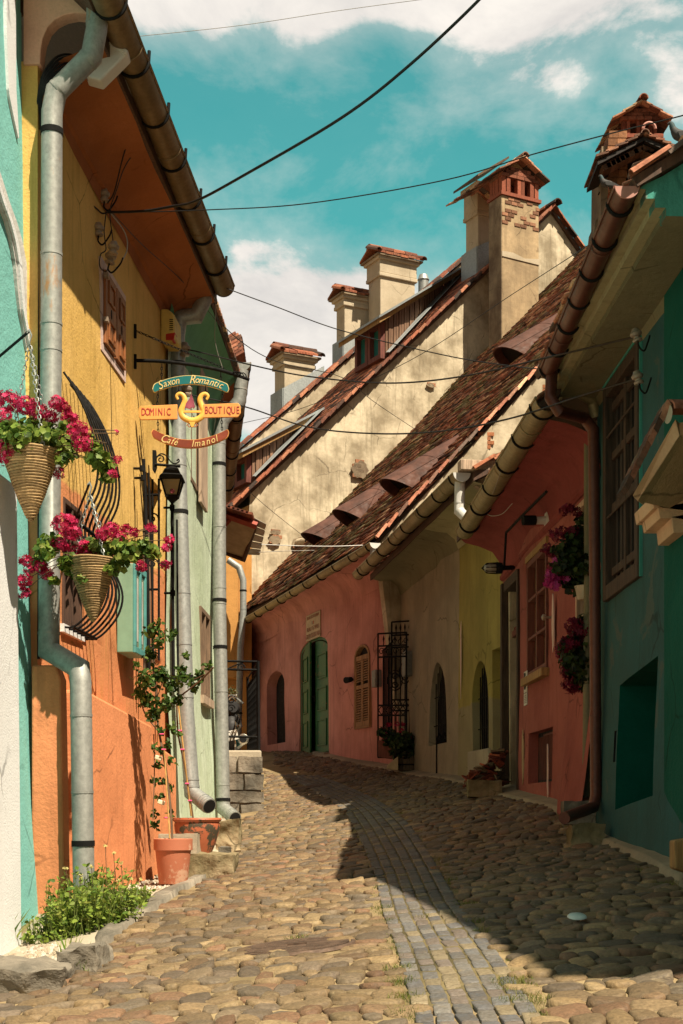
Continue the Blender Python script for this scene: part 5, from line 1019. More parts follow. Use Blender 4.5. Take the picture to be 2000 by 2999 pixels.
for args, fl in (((804, 833, 917, 1037, 1206, bC+.9), .35), ((985, 1009, 1090, 862, 1040, bC+1.3), .3), ((1079, 1114, 1215, 748, 922, bC+.6), None)):
    r = chimney(HC, *args, band=.16 if args[0] < 1000 else .32)
    if fl: a_ = (r[1](0, 0, 0)-OB).dot(DA); flashc(r[0], r[1], r[2], r[3], zC(a_)+.1, zC(a_+r[2])+.1, fl)
m = MB(); p = onb(1240, 850, bC+1.5); m.lathe(B(p[0], bC+1.5, p[1]-.3), [(.13, 0), (.13, .55), (.15, .55), (.10, .68), (0, .7)], 14); m.build('vent_cowl', M['galv'], rc, True)
# ---- chimneys of the salmon house and its neighbour
def capbox(c, Q, wa, wb, zt, sc, back, lab='lantern_cap', w=None, mats=TPAL2, e=.17, rs=1., sl=.65):
    """an open brick lantern with a small gabled tile roof"""
    h = sc; m = MB(); m.col = (.28, .09, .055)
    def bx_(x0, y0, x1, y1, za, zc_, j=0): m.hexa([Q(x0, y0, za), Q(x1, y0, za), Q(x1, y1, za), Q(x0, y1, za), Q(x0, y0, zc_), Q(x1, y0, zc_), Q(x1, y1, zc_), Q(x0, y1, zc_)])
    b0 = .07*rs; bx_(-.04, -.04, wa+.04, wb+.04, zt, zt+b0); pw = wa*.11
    for x in (0, pw*1.15, wa/2-pw*.7, wa/2+pw*.1, wa-pw*2.15, wa-pw):
        m.col = tuple(np.array([.30, .095, .055])*random.uniform(.5, 1.15)); bx_(x, 0, x+pw*.92, pw*1.2, zt+b0, zt+h); bx_(x, wb-pw*1.2, x+pw*.92, wb, zt+b0, zt+h)
    for y in (wb*.33, wb*.6): bx_(0, y, pw, y+pw, zt+b0, zt+h); bx_(wa-pw, y, wa, y+pw, zt+b0, zt+h)
    for k in range(3):
        n = 5
        for i in range(n): m.col = tuple(np.array([.27, .10, .06])*random.uniform(.45, 1.15)); w_ = (wa+.04)*(1-.24*k); x0 = wa/2-w_/2; bx_(x0+w_*i/n, -.02, x0+w_*(i+.94)/n, .12*rs, zt+h+.002+k*.075*rs, zt+h+(.07+k*.075)*rs)
    m.col = (.2, .1, .07); bx_(.0, .12, wa, wb, zt+h+.002, zt+h+.06)
    l = m.build(lab, M['brick'], c); m = MB(); A = wa/2; rh = sl*(A+e); z = zt+h+.05*rs
    for s in (-1, 1):
        tw_ = .155*rs; k = int((wb+back+2*e)/(tw_*1.03))
        for i in range(k):
            for j in range(3):
                y = -e+(wb+back+2*e)*i/k; f0, f1 = j/3, (j+1.25)/3; X = lambda f: A+s*(A+e)*(1-f); Z = lambda f: z-.06+rh*f; d = (.03+random.uniform(0, .02))*rs; w_ = tw_; m.col = tuple(mats[random.randrange(len(mats))]*random.uniform(.7, 1.15)); f1 = min(f1, 1.02)
                m.hexa([Q(X(f0), y, Z(f0)+d), Q(X(f0), y+w_, Z(f0)+d), Q(X(f1), y+w_, Z(f1)+d*.3), Q(X(f1), y, Z(f1)+d*.3), Q(X(f0), y, Z(f0)+d+.03*rs), Q(X(f0), y+w_, Z(f0)+d+.03*rs), Q(X(f1), y+w_, Z(f1)+d*.3+.03*rs), Q(X(f1), y, Z(f1)+d*.3+.03*rs)])
    ridge_tiles(m, [Q(A, -e-.03, z+rh-.04), Q(A, wb+back+e, z+rh-.04*rs)], .085*rs, .28, mats); m.build('cap_roof', M['tile'], l); return l
c, Q, wa, wb, zt, zb = chimney(A2, 1434, 1470, 1578, 570, 1010, -1.15, mat='tanc', band=False, cap=False)
m = MB()
for r in range(7):      # a collar of bare brick at the head
    for i in range(6):
        if random.random() < .6: x = wa*(i+.5*(r % 2))/6; x1 = min(wa+.006, x+wa/6*.93); m.col = tuple(np.array([.34, .17, .10])*random.uniform(.5, 1.2)); z = zt-.08-r*.085; m.hexa([Q(x, -.014, z), Q(x1, -.014, z), Q(x1, .1, z), Q(x, .1, z), Q(x, -.014, z+.065), Q(x1, -.014, z+.065), Q(x1, .1, z+.065), Q(x, .1, z+.065)])
m.build('brick_collar', M['brick'], c); m = MB(); m.prism([Q(-.006, -.018, zt-1.28), Q(wa+.006, -.018, zt-1.3), Q(wa+.006, -.018, zt-1.17), Q(wa*.6, -.018, zt-1.23), Q(wa*.3, -.018, zt-1.16), Q(-.006, -.018, zt-1.17)], DB*.03); m.build('lime_streak', M['cream2'], c)
m = MB(); m.prism([Q(-.02, 0, zb-1), Q(-.02, wb, zb-1), Q(-.02, wb, zt-.02), Q(-.02, 0, zt-.02)], DA*.012); m.build('shaded_side', M['grime_shade'], c)  # darker sheet puts the shade of the left face into its colour
capbox(c, Q, wa, wb, zt, .40, 1.3)
c, Q, wa, wb, zt, zb = chimney(HB, 1364, 1400, 1446, 535, 830, .55, mat='cream2', band=.30, cap=False); m = MB()
flashc(c, Q, wa, wb, zB((Q(0, 0, 0)-OB).dot(DA)), zB((Q(0, 0, 0)-OB).dot(DA)+wa), .55)
m = MB(); m.col = (.12, .08, .05); m.prism([Q(-.2, -.3, zt-.02), Q(-.2, wb+.2, zt-.02), Q(wa+.2, wb+.2, zt+.55), Q(wa+.2, -.3, zt+.55)], Vector((0, 0, .05))); m.build('cap_slab', M['tile'], c)
# ---- brick chimney with two tiled hoods on the raspberry roof
def bigstack():
    Y = 11.3; P = lambda px, py, dy=0: at(px, py, Y)+Vector((0, dy, 0)); m = MB(); W_ = .0
    x0, x1 = P(1782, 500).x, P(1835, 500).x
    for r in range(14):
        z = P(0, 700).z+r*.062; x = x0+random.uniform(-.012, .012)
        for i in range(2): m.col = tuple(np.array([.33, .16, .08] if r > 5 else [.45, .13, .07])*random.uniform(.6, 1.3)); m.hexa([Vector((x+i*.072, Y, z)), Vector((x+i*.072+.069, Y, z)), Vector((x+i*.072+.069, Y+.34, z)), Vector((x+i*.072, Y+.34, z)), Vector((x+i*.072, Y, z+.055)), Vector((x+i*.072+.069, Y, z+.055)), Vector((x+i*.072+.069, Y+.34, z+.055)), Vector((x+i*.072, Y+.34, z+.055))])
    c = m.build('chimney', M['brick'], A1); m = MB(); m.hexa([Vector((x0-.055, Y+.05, P(0, 760).z)), Vector((x0+.12, Y+.05, P(0, 760).z)), Vector((x0+.12, Y+.5, P(0, 760).z)), Vector((x0-.055, Y+.5, P(0, 760).z)), Vector((x0-.045, Y+.05, P(0, 420).z)), Vector((x0+.12, Y+.05, P(0, 420).z)), Vector((x0+.12, Y+.5, P(0, 420).z)), Vector((x0-.045, Y+.5, P(0, 420).z))]); m.build('mortar_core', M['grime_shade'], c)
    m = MB(); m.prism([P(1838, 640, .2), P(1838, 512, .2), P(1866, 485, .2), P(1880, 500, .2), P(1900, 640, .2)], Vector((0, .3, 0))); m.build('render_patch', M['cream'], c)
    m = MB(); m.prism([P(1745, 720, .2), P(1756, 620, .2), P(1775, 590, .2), P(1800, 590, .2), P(1800, 720, .2)], Vector((0, .3, 0))); m.build('stack_base', M['grime_shade'], c)
    # lower hood: two tiled slopes over an open front
    Yh = Y-.35; ap, lf, rt = at(1888, 392, Yh), at(1746, 466, Yh), at(1986, 436, Yh); dv = Vector((.0, .55, 0)); m = MB(); n = 5
    for a_, b_ in ((lf, ap), (rt, ap)):
        for i in range(n):
            for j in range(5):
                p = a_.lerp(b_, i/n)+dv*(j/5); q = a_.lerp(b_, min(1.0, (i+1.3)/n))+dv*(j/5); w = dv*.196; u_ = Vector((0, 0, .018)); d = Vector((0, 0, .012+.010*random.random())); m.col = tuple(TPAL2[random.choice([0, 1, 3, 5, 6])]*random.uniform(.5, .95)); m.hexa([p+d, p+w+d, q+w, q, p+d+u_, p+w+d+u_, q+w+u_, q+u_])
    ridge_tiles(m, [ap+Vector((0, -.03, .0)), ap+dv*1.02], .032, .2, TPAL2); m.build('lower_hood', M['tile'], c)
    m = MB()
    for a_, b_ in ((lf, ap), (rt, ap)):
        o = Vector((0, .02, -.012)); m.prism([a_.lerp(b_, .04)+o, b_+o, b_+o+dv*.9, a_.lerp(b_, .04)+o+dv*.9], Vector((0, 0, -.03)))
    m.build('hood_boarding', M['wood_k'], c)
    m = MB()
    for i in range(8):
        for a_, b_, s_ in ((lf, ap, 1), (rt, ap, -1)):
            p = a_.lerp(b_, .25+.75*i/8)+Vector((.0, .12, -.075)); m.col = tuple(np.array([.17, .085, .05])*random.uniform(.5, 1.2)); m.box(p, .07, .12, .042, Matrix.Rotation(-s_*.42, 3, 'Y'))
    m.build('hood_bricks', M['brick'], c)
    m = MB(); m.prism([lf+Vector((.10, .45, -.06)), rt+Vector((-.03, .45, -.06)), ap+Vector((0, .45, -.04))], Vector((0, .05, 0))); m.build('hood_dark_inside', M['black'], c)  # black sheet standing for the shade inside the open hood
    # open lantern and top hood
    K = at(1822, 408, Y+.30); wa_ = (1925-1822)/F*(Y+.3); D1, D2 = Vector((1, 0, 0)), Vector((-.06, .99, 0)); wb_ = .42
    Q = lambda x, y, z: K+D1*x+D2*y+Vector((0, 0, z))
    m = MB(); m.prism([Q(0, .02, -.28), Q(wa_, .02, -.28), Q(wa_, .02, 0), Q(0, .02, 0)], D2*wb_); m.build('lantern_base', M['grime_shade'], c)
    l = capbox(c, Q, wa_, wb_, 0, .15, .0, e=.10, rs=.42, sl=.62)
    m = MB(); m.tube([Q(wa_*.72+.05*math.cos(t), -.05, .06+.05*math.sin(t)) for t in [math.pi*i/10 for i in range(11)]], .013, 6); m.build('ridge_tile_arch', M['cappink'], l, True)
bigstack()
# ---- amber house at the end, its porch roof
H4 = thing('amber_house', 'amber plastered house closing the view behind the iron railing', 'house', (-2.9, 28.4, 1.2))
m = MB(); Yw = 27.4; m.hexa([at(480, 2215, Yw), at(737, 2215, Yw), at(737, 2215, Yw)+Vector((-.2, 3, 0)), at(480, 2215, Yw)+Vector((0, 3, 0)), at(480, 1590, Yw), at(737, 1590, Yw), at(737, 1590, Yw)+Vector((-.2, 3, 0)), at(480, 1590, Yw)+Vector((0, 3, 0))])
m.build('wall', M['house4'], H4); m = MB(); m.prism([at(640, 1500, Yw-.35), at(697, 1640, Yw-.35), at(697, 1985, Yw-.35), at(640, 1985, Yw-.35)], Vector((0, .3, 0))); m.build('projecting_bay', M['house4'], H4)
m = MB(); m.box(at(672, 1915, Yw-.06), .5, .1, .9); m.build('window', M['black'], H4)
downpipe([at(668, 1640, 26.6), at(700, 1662, 26.6), at(712, 1700, 26.6), at(712, 1800, 26.6), at(704, 1900, 26.6), at(696, 2215, 26.6)], .062, M['galv'], H4, [(2, 3, .3), (4, 5, .2), (4, 5, .6)])
def porch():
    t = thing('porch_roof', 'little porch roof of stained translucent sheet on red beams behind the tall grey downpipe', 'canopy', at(700, 1640, 19)); Y = 18.6
    m = MB(); m.prism([at(640, 1512, Y), at(748, 1545, Y), at(712, 1634, Y+.9), at(640, 1612, Y+.9)], Vector((0, 0, .02))); m.build('ceiling_panel', M['oak'], t)
    m = MB(); n = 10
    A_, B_, C_, D_ = at(746, 1518, Y-.02), at(780, 1536, Y-.02), at(760, 1630, Y+.9), at(716, 1628, Y+.9)
    for i in range(n): p, q = A_.lerp(D_, i/n), A_.lerp(D_, (i+1)/n); r, s_ = B_.lerp(C_, i/n), B_.lerp(C_, (i+1)/n); o = Vector((0, 0, .018*(i % 2))); m.hexa([p+o, r+o, s_+o, q+o, p+o+Vector((0, 0, .01)), r+o+Vector((0, 0, .01)), s_+o+Vector((0, 0, .01)), q+o+Vector((0, 0, .01))])
    m.build('corrugated_sheet', M['sheet'], t)
    m = MB(); m.tube([at(640, 1500, Y-.05), at(752, 1540, Y-.05)], .05, 4); m.tube([at(640, 1560, Y-.03), at(672, 1520, Y-.03)], .035, 4); m.build('beam', M['redw'], t)
    m = MB(); m.col = (.3, .1, .06)
    for k in range(7): p = at(655+k*13, 1490+k*4, Y-.1); m.col = tuple(TPAL[random.randrange(4)]); m.box(p, .09, .5, .03, Matrix.Rotation(.2, 3, 'Y'))
    m.build('edge_tiles', M['tile'], t)
    m = MB(); m.tube([at(640, 1612, Y+.9), at(714, 1640, Y+.9), at(752, 1528, Y)], .03, 6); m.build('edge_rail', M['wood_d'], t)
porch()

# ================================================ LEFT SIDE
AL = thing('ochre_house', 'ochre plastered house with orange base and big round gutter along the left', 'house', WL.P(10, -.45))
uS, uT = WL.u(110), WL.u(509)
h0, h1 = WL.u(297), WL.u(358); hz0, hz1 = 3.21, 3.73
k0, k1 = WL.u(183), WL.u(268); kz0, kz1 = 1.17, 2.58
m0, m1 = WL.u(418), WL.u(474); mz0, mz1 = 1.15, WL.hit(474, 1436)[1]
wall_mesh('wall', WL, [(uS, -.9), (uT, -.7), (uT, 4.3), (uS, 4.3)], [(rect(h0, h1, hz0, hz1), .03, 0, 0), (rect(k0, k0+(k1-k0)*.62, kz0, 1.95), .06, 0, 1), (rect(m0, m1, mz0, mz1), .17, 0, 1)], [M['yellow'], M['black']], AL, .012)
b = MB(); b.prism([WL.P(uS, -.9, 0), WL.P(uS, 4.32, 0), WL.P(uS, 4.32, -4), WL.P(uS, -.9, -4)], WL.d*.04); b.build('end_wall', M['yellow'], AL)
# pink plaster end of the cove, with its curved cut
ez = lambda py, u=uS: WL.hit(110, py)[1]
kk = 4165/(WL.P(uS, 0).y); zpx = lambda py: (HY-py)/kk
off_ = lambda px: (px-110)/kk
cut = [(122, 300), (122, 150), (128, 118), (142, 86), (164, 64), (192, 52), (222, 47), (250, 50)]
pts = [(70, 192), (120, 192)]+cut[1:]+[(262, 52), (262, -120), (70, -120)]
b = MB(); b.prism([WL.P(uS-.02, zpx(py), off_(px)) for px, py in pts], WL.d*.10); b.build('cove_end', M['soffit_y2'], AL, bevel=.006)
CP = [(0, 3.9), (.004, 4.12), (.03, 4.24), (.10, 4.33), (.22, 4.40), (.36, 4.44), (.37, 4.40), (.42, 4.42)]
CP = [(0, 4.16), (.012, 4.24), (.035, 4.25), (.05, 4.29), (.14, 4.36), (.25, 4.40), (.36, 4.43)]
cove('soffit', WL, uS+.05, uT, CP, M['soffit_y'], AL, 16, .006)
b = MB(); b.wbox(WL, uS, uT, 4.43, 4.50, .34, .375); b.build('fascia_board', M['wood_d'], AL)
gutter('gutter', WL.P(uS-.32, 4.56, .45), WL.P(WL.u(655, .45), 4.53, .45), .088, M['gut_b'], AL, None, M['gut_b'], .62)
b = MB(); b.tube([WL.P(uS+.4+i*.3, 4.505-.004*(i % 3), .365+.01*math.sin(i*2)) for i in range(13)], .006, 5); b.build('eave_wire', M['cable_g'], AL, True)
tl = 1.0; cl = 1/math.hypot(1, tl); slL = -WL.n*cl+Vector((0, 0, tl*cl)); nrL = WL.n*tl*cl+Vector((0, 0, cl))
b = MB(); O_ = WL.P(0, 4.555, .42); b.prism([O_+WL.d*(uS-.32), O_+WL.d*uT, O_+WL.d*uT+slL*5, O_+WL.d*(uS-.32)+slL*5], -nrL*.08); T_ = O_+slL*5; b.prism([T_+WL.d*(uS-.32), T_+WL.d*uT, T_+WL.d*uT+Vector((-3.5, .2, -3.5)), T_+WL.d*(uS-.32)+Vector((-3.5, .2, -3.5))], nrL*-.05); rl = b.build('roof', M['wood_d'], AL)
tile_roof('roof_tiles', WL.P(0, 4.565, .42), WL.d, slL, nrL, (uS-.32, uT), (-.03, 4.9), lambda u, v: True, rl, TPAL2)
# plinths
b = MB(); z1_ = zpx(1950)*.99; a, c = WL.u(108, .2), WL.u(192, .2); b.prism([WL.P(uS-.0, -.9, .0), WL.P(uS, z1_, 0), WL.P(uS, z1_, .14), WL.P(uS, z1_-.08, .17), WL.P(uS, -.9, .2)], WL.d*(WL.u(194, .2)-uS)); b.build('plinth', M['orange'], AL, bevel=.012)
a, c = WL.u(257, .2), WL.u(449, .2); za, zc = WL.hit(260, 2020, .2)[1], WL.hit(447, 2124, .2)[1]
b = MB(); b.hexa([WL.P(a, -.9, 0), WL.P(c, -.9, 0), WL.P(c, -.9, .22), WL.P(a, -.9, .22), WL.P(a, za, 0), WL.P(c, zc, 0), WL.P(c, zc, .19), WL.P(a, za, .19)]); b.build('plinth', M['orange'], AL, bevel=.02)
a, c = WL.u(455, .12), WL.u(516, .12); b = MB(); b.hexa([WL.P(a-.2, -.9, 0), WL.P(c, -.9, 0), WL.P(c, -.9, .13), WL.P(a-.2, -.9, .13), WL.P(a-.2, .60, 0), WL.P(c, .52, 0), WL.P(c, .48, .12), WL.P(a-.2, .58, .12)]); b.build('plinth', M['orange'], AL, bevel=.02)
# shuttered attic window
b = MB(); g_ = .055
for r in (rect(h0-g_, h0, hz0-g_, hz1+g_), rect(h1, h1+g_*1.2, hz0-g_, hz1+g_), rect(h0, h1, hz0-g_, hz0), rect(h0, h1, hz1, hz1+g_)): b.wbox(WL, r[0][0], r[1][0], r[0][1], r[2][1], -.01, .012)
f = b.build('window_surround', M['shutp'], AL)
mid = (h0+h1)/2
for a, c in ((h0+.01, mid+.005), (mid+.03, h1-.01)):
    b = MB(); b.wbox(WL, a, c, hz0+.01, hz1-.01, -.02, .03)
    l = b.build('shutter_leaf', M['shut'], f, bevel=.004)
    for z in (hz0+.05, hz0+.31):
        b = MB()
        x0, x1, y0, y1 = a+.06, c-.06, z, z+.15
        for q in (rect(x0, x1, y0, y0+.02), rect(x0, x1, y1-.02, y1), rect(x0, x0+.02, y0+.02, y1-.02), rect(x1-.02, x1, y0+.02, y1-.02)): b.wbox(WL, q[0][0], q[1][0], q[0][1], q[2][1], .03, .042)
        b.build('raised_panel', M['shut'], l, bevel=.002)
    b = MB(); cx_ = (a+c)/2; b.prism([WL.P(cx_+.018*math.cos(i/10*6.283), (hz0+hz1)/2-.005+.035*math.sin(i/10*6.283), .0305) for i in range(10)], WL.n*.002); b.build('heart_hole', M['black'], l)
b = MB()
for z in (hz0+.16, hz1-.06): b.box(WL.P(h0-.005, z, .035), .03, .05, .03)
b.build('hinge', M['porcelain'], f)
# window with a bellied grille
f = panes(WL, 'window', k0, k0+(k1-k0)*.62, kz0, 1.95, -.0, AL, M['wood_d'], M['glass'], 2, 2, .035, .012, .05, .01)
b = MB(); b.wbox(WL, k0-.04, k0+(k1-k0)*.66, kz0-.05, kz0, -.05, .02); b.build('sill', M['white'], f)
gp2 = [(2.70, .015), (2.60, .09), (2.42, .19), (2.2, .255), (2.02, .25), (1.88, .18), (1.77, .14), (1.66, .16), (1.54, .245), (1.42, .285), (1.30, .25), (1.20, .16), (1.15, .08), (1.15, .01)]
b = MB(); n = 7
cur = catmull([Vector((o, z, 0)) for z, o in gp2], 4)
for i in range(n):
    u = k0-.02+(k1-k0)*.80*i/(n-1); b.tube([WL.P(u, q.y, q.x*.86) for q in cur], .0075, 6)
for z, o in ((1.15, .08), (1.77, .14), (2.62, .07), (1.15, .01), (2.2, .255)): b.tube([WL.P(k0-.03, z, o*.86), WL.P(k0+(k1-k0)*.79, z, o*.86)], .010, 6)
b.build('bellied_grille', M['iron'], f, True); b = MB()
for i in range(n-1):
    u = k0-.02+(k1-k0)*.80*(i+.5)/(n-1)
    for z, o in ((1.77, .14), (1.70, .15), (2.2, .255)): b.lathe(WL.P(u, z, o*.86), [(0, -.02), (.018, 0), (0, .02)], 8, WL.n)
b.build('grille_knobs', M['iron'], f, True)
# narrow recessed window with an open iron grille
f = panes(WL, 'window', m0, m1, mz0, mz1, -.10, AL, M['wood_m'], M['glass'], 1, 2, .04, .015, .05, .01)
b = MB(); w_ = .10
for i in range(3): o = .03+w_*i/2; b.tube([WL.P(m0-.02, 1.2, o), WL.P(m0-.02, 2.55+.06*math.sin(i), o)], .010, 6)
for z in (1.3, 1.75, 2.2, 2.48): b.tube([WL.P(m0-.02, z, .0), WL.P(m0-.02, z, .03+w_)], .010, 6)
for z in (1.45, 1.95, 2.3): scroll(b, WL.P(m0-.02, z, .08), WL.n, Vector((0, 0, 1)), .045, 1.2)
b.build('open_grille', M['iron'], f, True)
# downpipe with its upper swan neck and lower jog
yy = 8.02
LP = [at(285, -60, yy+.02), at(283, 85, yy), at(268, 165, yy), at(165, 268, yy+.03), at(152, 330, yy+.03), at(150, 1000, yy+.03), at(143, 1905, yy+.0), at(232, 1958, yy-.10), at(236, 2000, yy-.12), at(246, 2640, yy-.12)]
downpipe(LP, .0605, M['galv_r'], AL, [(4, 5, .085), (8, 9, .735)], [(0, 1, .9), (2, 3, .1), (2, 3, .95), (5, 6, .03), (5, 6, .42), (4, 5, .62), (8, 9, .15), (8, 9, .5)])
b = MB(); b.lathe(at(283, 8, yy)+Vector((0, 0, .0)), [(.095, 0), (.095, .12)], 16, Vector((0, 0, 1))); 
# ---- turquoise house
AT = thing('turquoise_house', 'bright turquoise house with white pilaster and curved white moulding at the left edge', 'house', WT.P(6.5, -.6))
def flT(u, z): return np.interp(-z, [-4, -1.35, -.2, .6], [0, .045, .085, .14])
wall_mesh('wall', WT, [(2.5, -1.2), (uS+.02, -1.0), (uS+.02, 6.2), (2.5, 6.2)], [], M['teal_l'], AT, .006, flT)
b = MB(); b.prism([WT.P(uS+.0, 4.6, -.0), WT.P(uS, 6.2, 0), WT.P(uS, 6.2, -5), WT.P(uS, 4.6, -5)], WT.d*.05); b.prism([WT.P(2.5, 6.2, .3), WT.P(uS, 6.2, .3), WT.P(uS, 8.5, -4), WT.P(2.5, 8.5, -4)], Vector((0, 0, -.1))); b.build('roof', M['wood_d'], AT)
ua = WT.u(-900, .28); ub = WT.u(57, .28); zt_ = WT.hit(40, 1410, .28)[1]
b = MB(); b.prism([WT.P(ua, -1.2, .05), WT.P(ua, zt_, .05), WT.P(ua, zt_, .27), WT.P(ua, -1.2, .30)], WT.d*(ub-ua)); b.build('pilaster', M['white'], AT, bevel=.015)
def strip(pxs, m, off0, off1, name):
    n = len(pxs); f = [WT.P(*WT.hit(a, y, off1), off1) for a, c_, y in pxs]; g = [WT.P(*WT.hit(c_, y, off1), off1) for a, c_, y in pxs]; mb = MB()
    vs = f+g+[p-WT.n*(off1-off0) for p in f]+[p-WT.n*(off1-off0) for p in g]
    mb.add(vs, [(i, i+1, n+i+1, n+i) for i in range(n-1)]+[(i+1, i, 2*n+i, 2*n+i+1) for i in range(n-1)]+[(n+i, n+i+1, 3*n+i+1, 3*n+i) for i in range(n-1)]+[(0, n, 3*n, 2*n), (n-1, 3*n-1, 4*n-1, 2*n-1)]); return mb.build(name, m, AT)
strip([(18, 46, -40), (20, 47, 100), (26, 48, 262), (28, 49, 280), (42, 53, 350), (54, 56, 405)], M['white'], 0, .02, 'white_tapered_strip')  # raised white strip narrowing downwards
arcp = [(-60, -22, 440), (-20, 6, 520), (0, 28, 590), (22, 50, 650), (35, 66, 705), (45, 78, 770), (52, 84, 850), (58, 86, 905), (66, 92, 945), (74, 104, 1000), (80, 108, 1032)]
o_ = strip(arcp, M['trim_w'], 0, .035, 'curved_moulding')
strip([(a+(c_-a)*.35, a+(c_-a)*.6, y) for a, c_, y in arcp], M['white'], .0351, .05, 'moulding_bead')
# ---- mint house
AG = thing('mint_house', 'pale mint green house with peeling render and two grey downpipes', 'house', WG.P(1.5, -.1))
gE = WG.u(631)
x0, x1 = su(WG.u(586), WG.u(613)); y0, y1 = WG.hit(600, 2045)[1], WG.hit(600, 1790)[1]
v0, v1 = su(WG.u(556), WG.u(592)); w0_, w1_ = WG.hit(575, 1440)[1], WG.hit(575, 1000)[1]
wall_mesh('wall', WG, [(-.3, -.6), (gE, -.4), (gE, 4.35), (-.3, 4.35)], [(rect(x0, x1, y0, y1), .1, 0, 1), (rect(v0, v1, w0_, w1_), .08, 0, 1)], [M['mint'], M['black']], AG, .02, lambda u, z: .05*max(0, 1.2-z))
b = MB(); b.prism([WG.P(gE, -.6, .05), WG.P(gE, 4.35, 0), WG.P(gE, 4.35, -4), WG.P(gE, -.6, -4)], WG.d*.03); b.build('end_wall', M['mint'], AG)
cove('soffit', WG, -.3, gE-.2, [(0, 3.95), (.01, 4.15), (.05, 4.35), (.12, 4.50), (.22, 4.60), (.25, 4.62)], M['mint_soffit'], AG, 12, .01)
b = MB(); b.add([WG.P(-.4, 4.63, .27), WG.P(gE-.1, 4.63, .25), WG.P(gE-.1, 8, -3), WG.P(-.4, 8, -3), WG.P(-.4, 4.67, .28), WG.P(gE-.1, 4.67, .26), WG.P(gE-.1, 8.1, -3), WG.P(-.4, 8.1, -3)], [(3, 2, 1, 0), (4, 5, 6, 7), (0, 1, 5, 4), (1, 2, 6, 5), (2, 3, 7, 6), (3, 0, 4, 7)]); rg_ = b.build('roof', M['wood_d'], AG)
b = MB(); b.col = (.2, .1, .06); q = (3.3/3.7)
for i in range(22):
    for j in range(3): p = WG.P(-.35+i*.15, 4.68+j*.11, .25-j*.12); b.col = tuple(TPAL2[random.randrange(8)]); b.box(p, .10, .14, .025)
b.build('eave_tiles', M['tile'], rg_)
for a, c, z0_, z1_, mm in ((x0, x1, y0, y1, 'wood_w'), (v0, v1, w0_, w1_, 'wood_w')):
    f = panes(WG, 'window', a, c, z0_, z1_, .0, AG, M['wood_m'], M['glass'], 2, 1, .05, .025, .09, .012)
    if mm and a == v0:
        b = MB(); b.wbox(WG, a+.45, c+.05, z0_-.1, z1_+.03, .02, .05); b.build('shutter_leaf', M['wood_w'], f, bevel=.004)
    else:
        b = MB(); b.wbox(WG, a-.05, c+.02, z0_-.08, z0_, -.02, .05); b.build('sill', M['wood_w'], f); b = MB(); b.wbox(WG, a+.07, c-.3, z0_+.06, z0_+.40, -.07, -.06); b.build('cardboard', M['mortar'], f)
rr_ = .066
downpipe([at(592, 790, 12.15), at(598, 878, 12.15), at(575, 925, 12.15), at(526, 930, 12.15), at(519, 985, 12.15), at(524, 1400, 12.12), at(545, 2080, 12.0), at(562, 2322, 11.95), at(613, 2361, 11.75)], rr_, M['galv'], AG, [(4, 5, .2), (5, 6, .15), (5, 6, .86)], [(5, 6, .5), (5, 6, .72), (6, 7, .93), (4, 5, .3)], flare=True)
downpipe([at(708, 1085, 15.0), at(702, 1172, 15.0), at(652, 1232, 15.0), at(641, 1290, 15.0), at(643, 1800, 14.9), at(654, 2368, 14.8), at(688, 2396, 14.55)], .070, M['galv_r'], AG, [(3, 4, .14), (3, 4, .92), (4, 5, .17), (4, 5, .955)], [(3, 4, .02), (3, 4, .5), (4, 5, .4), (4, 5, .88), (3, 4, .85)], flare=True)
# ---- brown house behind it, only its eave in view
A3 = thing('brown_house', 'brown eaved house whose long brown gutter drops behind the mint house', 'house', W3.P(3, .2))
b = MB(); b.prism([W3.P(.05, .0, 0), W3.P(.05, 4.6, 0), W3.P(.05, 4.85, .3), W3.P(.05, 8, -2.5), W3.P(.05, 0, -4)], W3.d*7.5); b.build('wall', M['brown3'], A3)
gutter('gutter', at(711, 1062, 15.4), at(662, 1455, 21.0), .082, M['gut_b'], A3, M['galv_d'], None, .8)
b = MB(); b.col = (1, 1, 1)
for k in range(5):
    for j in range(3): b.col = tuple(TPAL2[random.choice([0, 1, 2, 3])]); p = at(700-8*j-k*1.5, 1050-k*11-4*j, 15.6+.05*k); b.box(p, .14, .34, .035, Matrix.Rotation(-.5, 3, 'Y'))
b.build('eave_tiles', M['tile'], A3)

# ================================================ PLANTS AND SMALL THINGS
def rand_basis(n, nrm, spread):
    v = nrm+rng.normal(0, spread, (n, 3)); v /= np.linalg.norm(v, axis=1)[:, None]+1e-9
    t = rng.normal(0, 1, (n, 3)); x = np.cross(v, t); x /= np.linalg.norm(x, axis=1)[:, None]+1e-9; return x, np.cross(v, x), v
def scatter_tpl(name, P, nrm, spread, size, tpl, faces, col, m, parent):
    """copies of a small template (leaf, floret) in one mesh"""
    n = len(P); x, y, z = rand_basis(n, nrm, spread); s = np.asarray(size).reshape(-1, 1, 1)*np.ones((n, 1, 1)); T = np.asarray(tpl, float)[None]*s
    V_ = P[:, None]+T[..., 0:1]*x[:, None]+T[..., 1:2]*y[:, None]+T[..., 2:3]*z[:, None]; k = len(tpl)
    F_ = (np.asarray(faces)[None]+(np.arange(n)*k)[:, None, None]).reshape(-1, len(faces[0]))
    return np_mesh(name, V_.reshape(-1, 3), F_, np.repeat(col, k, 0), m, parent)
def ball(C, R, n, squash=1., shell=.55):
    d = rng.normal(0, 1, (n, 3)); d /= np.linalg.norm(d, axis=1)[:, None]; r = (shell+(1-shell)*rng.uniform(0, 1, n))[:, None]
    return np.array(C)[None]+d*r*R*np.array([1, 1, squash]), d
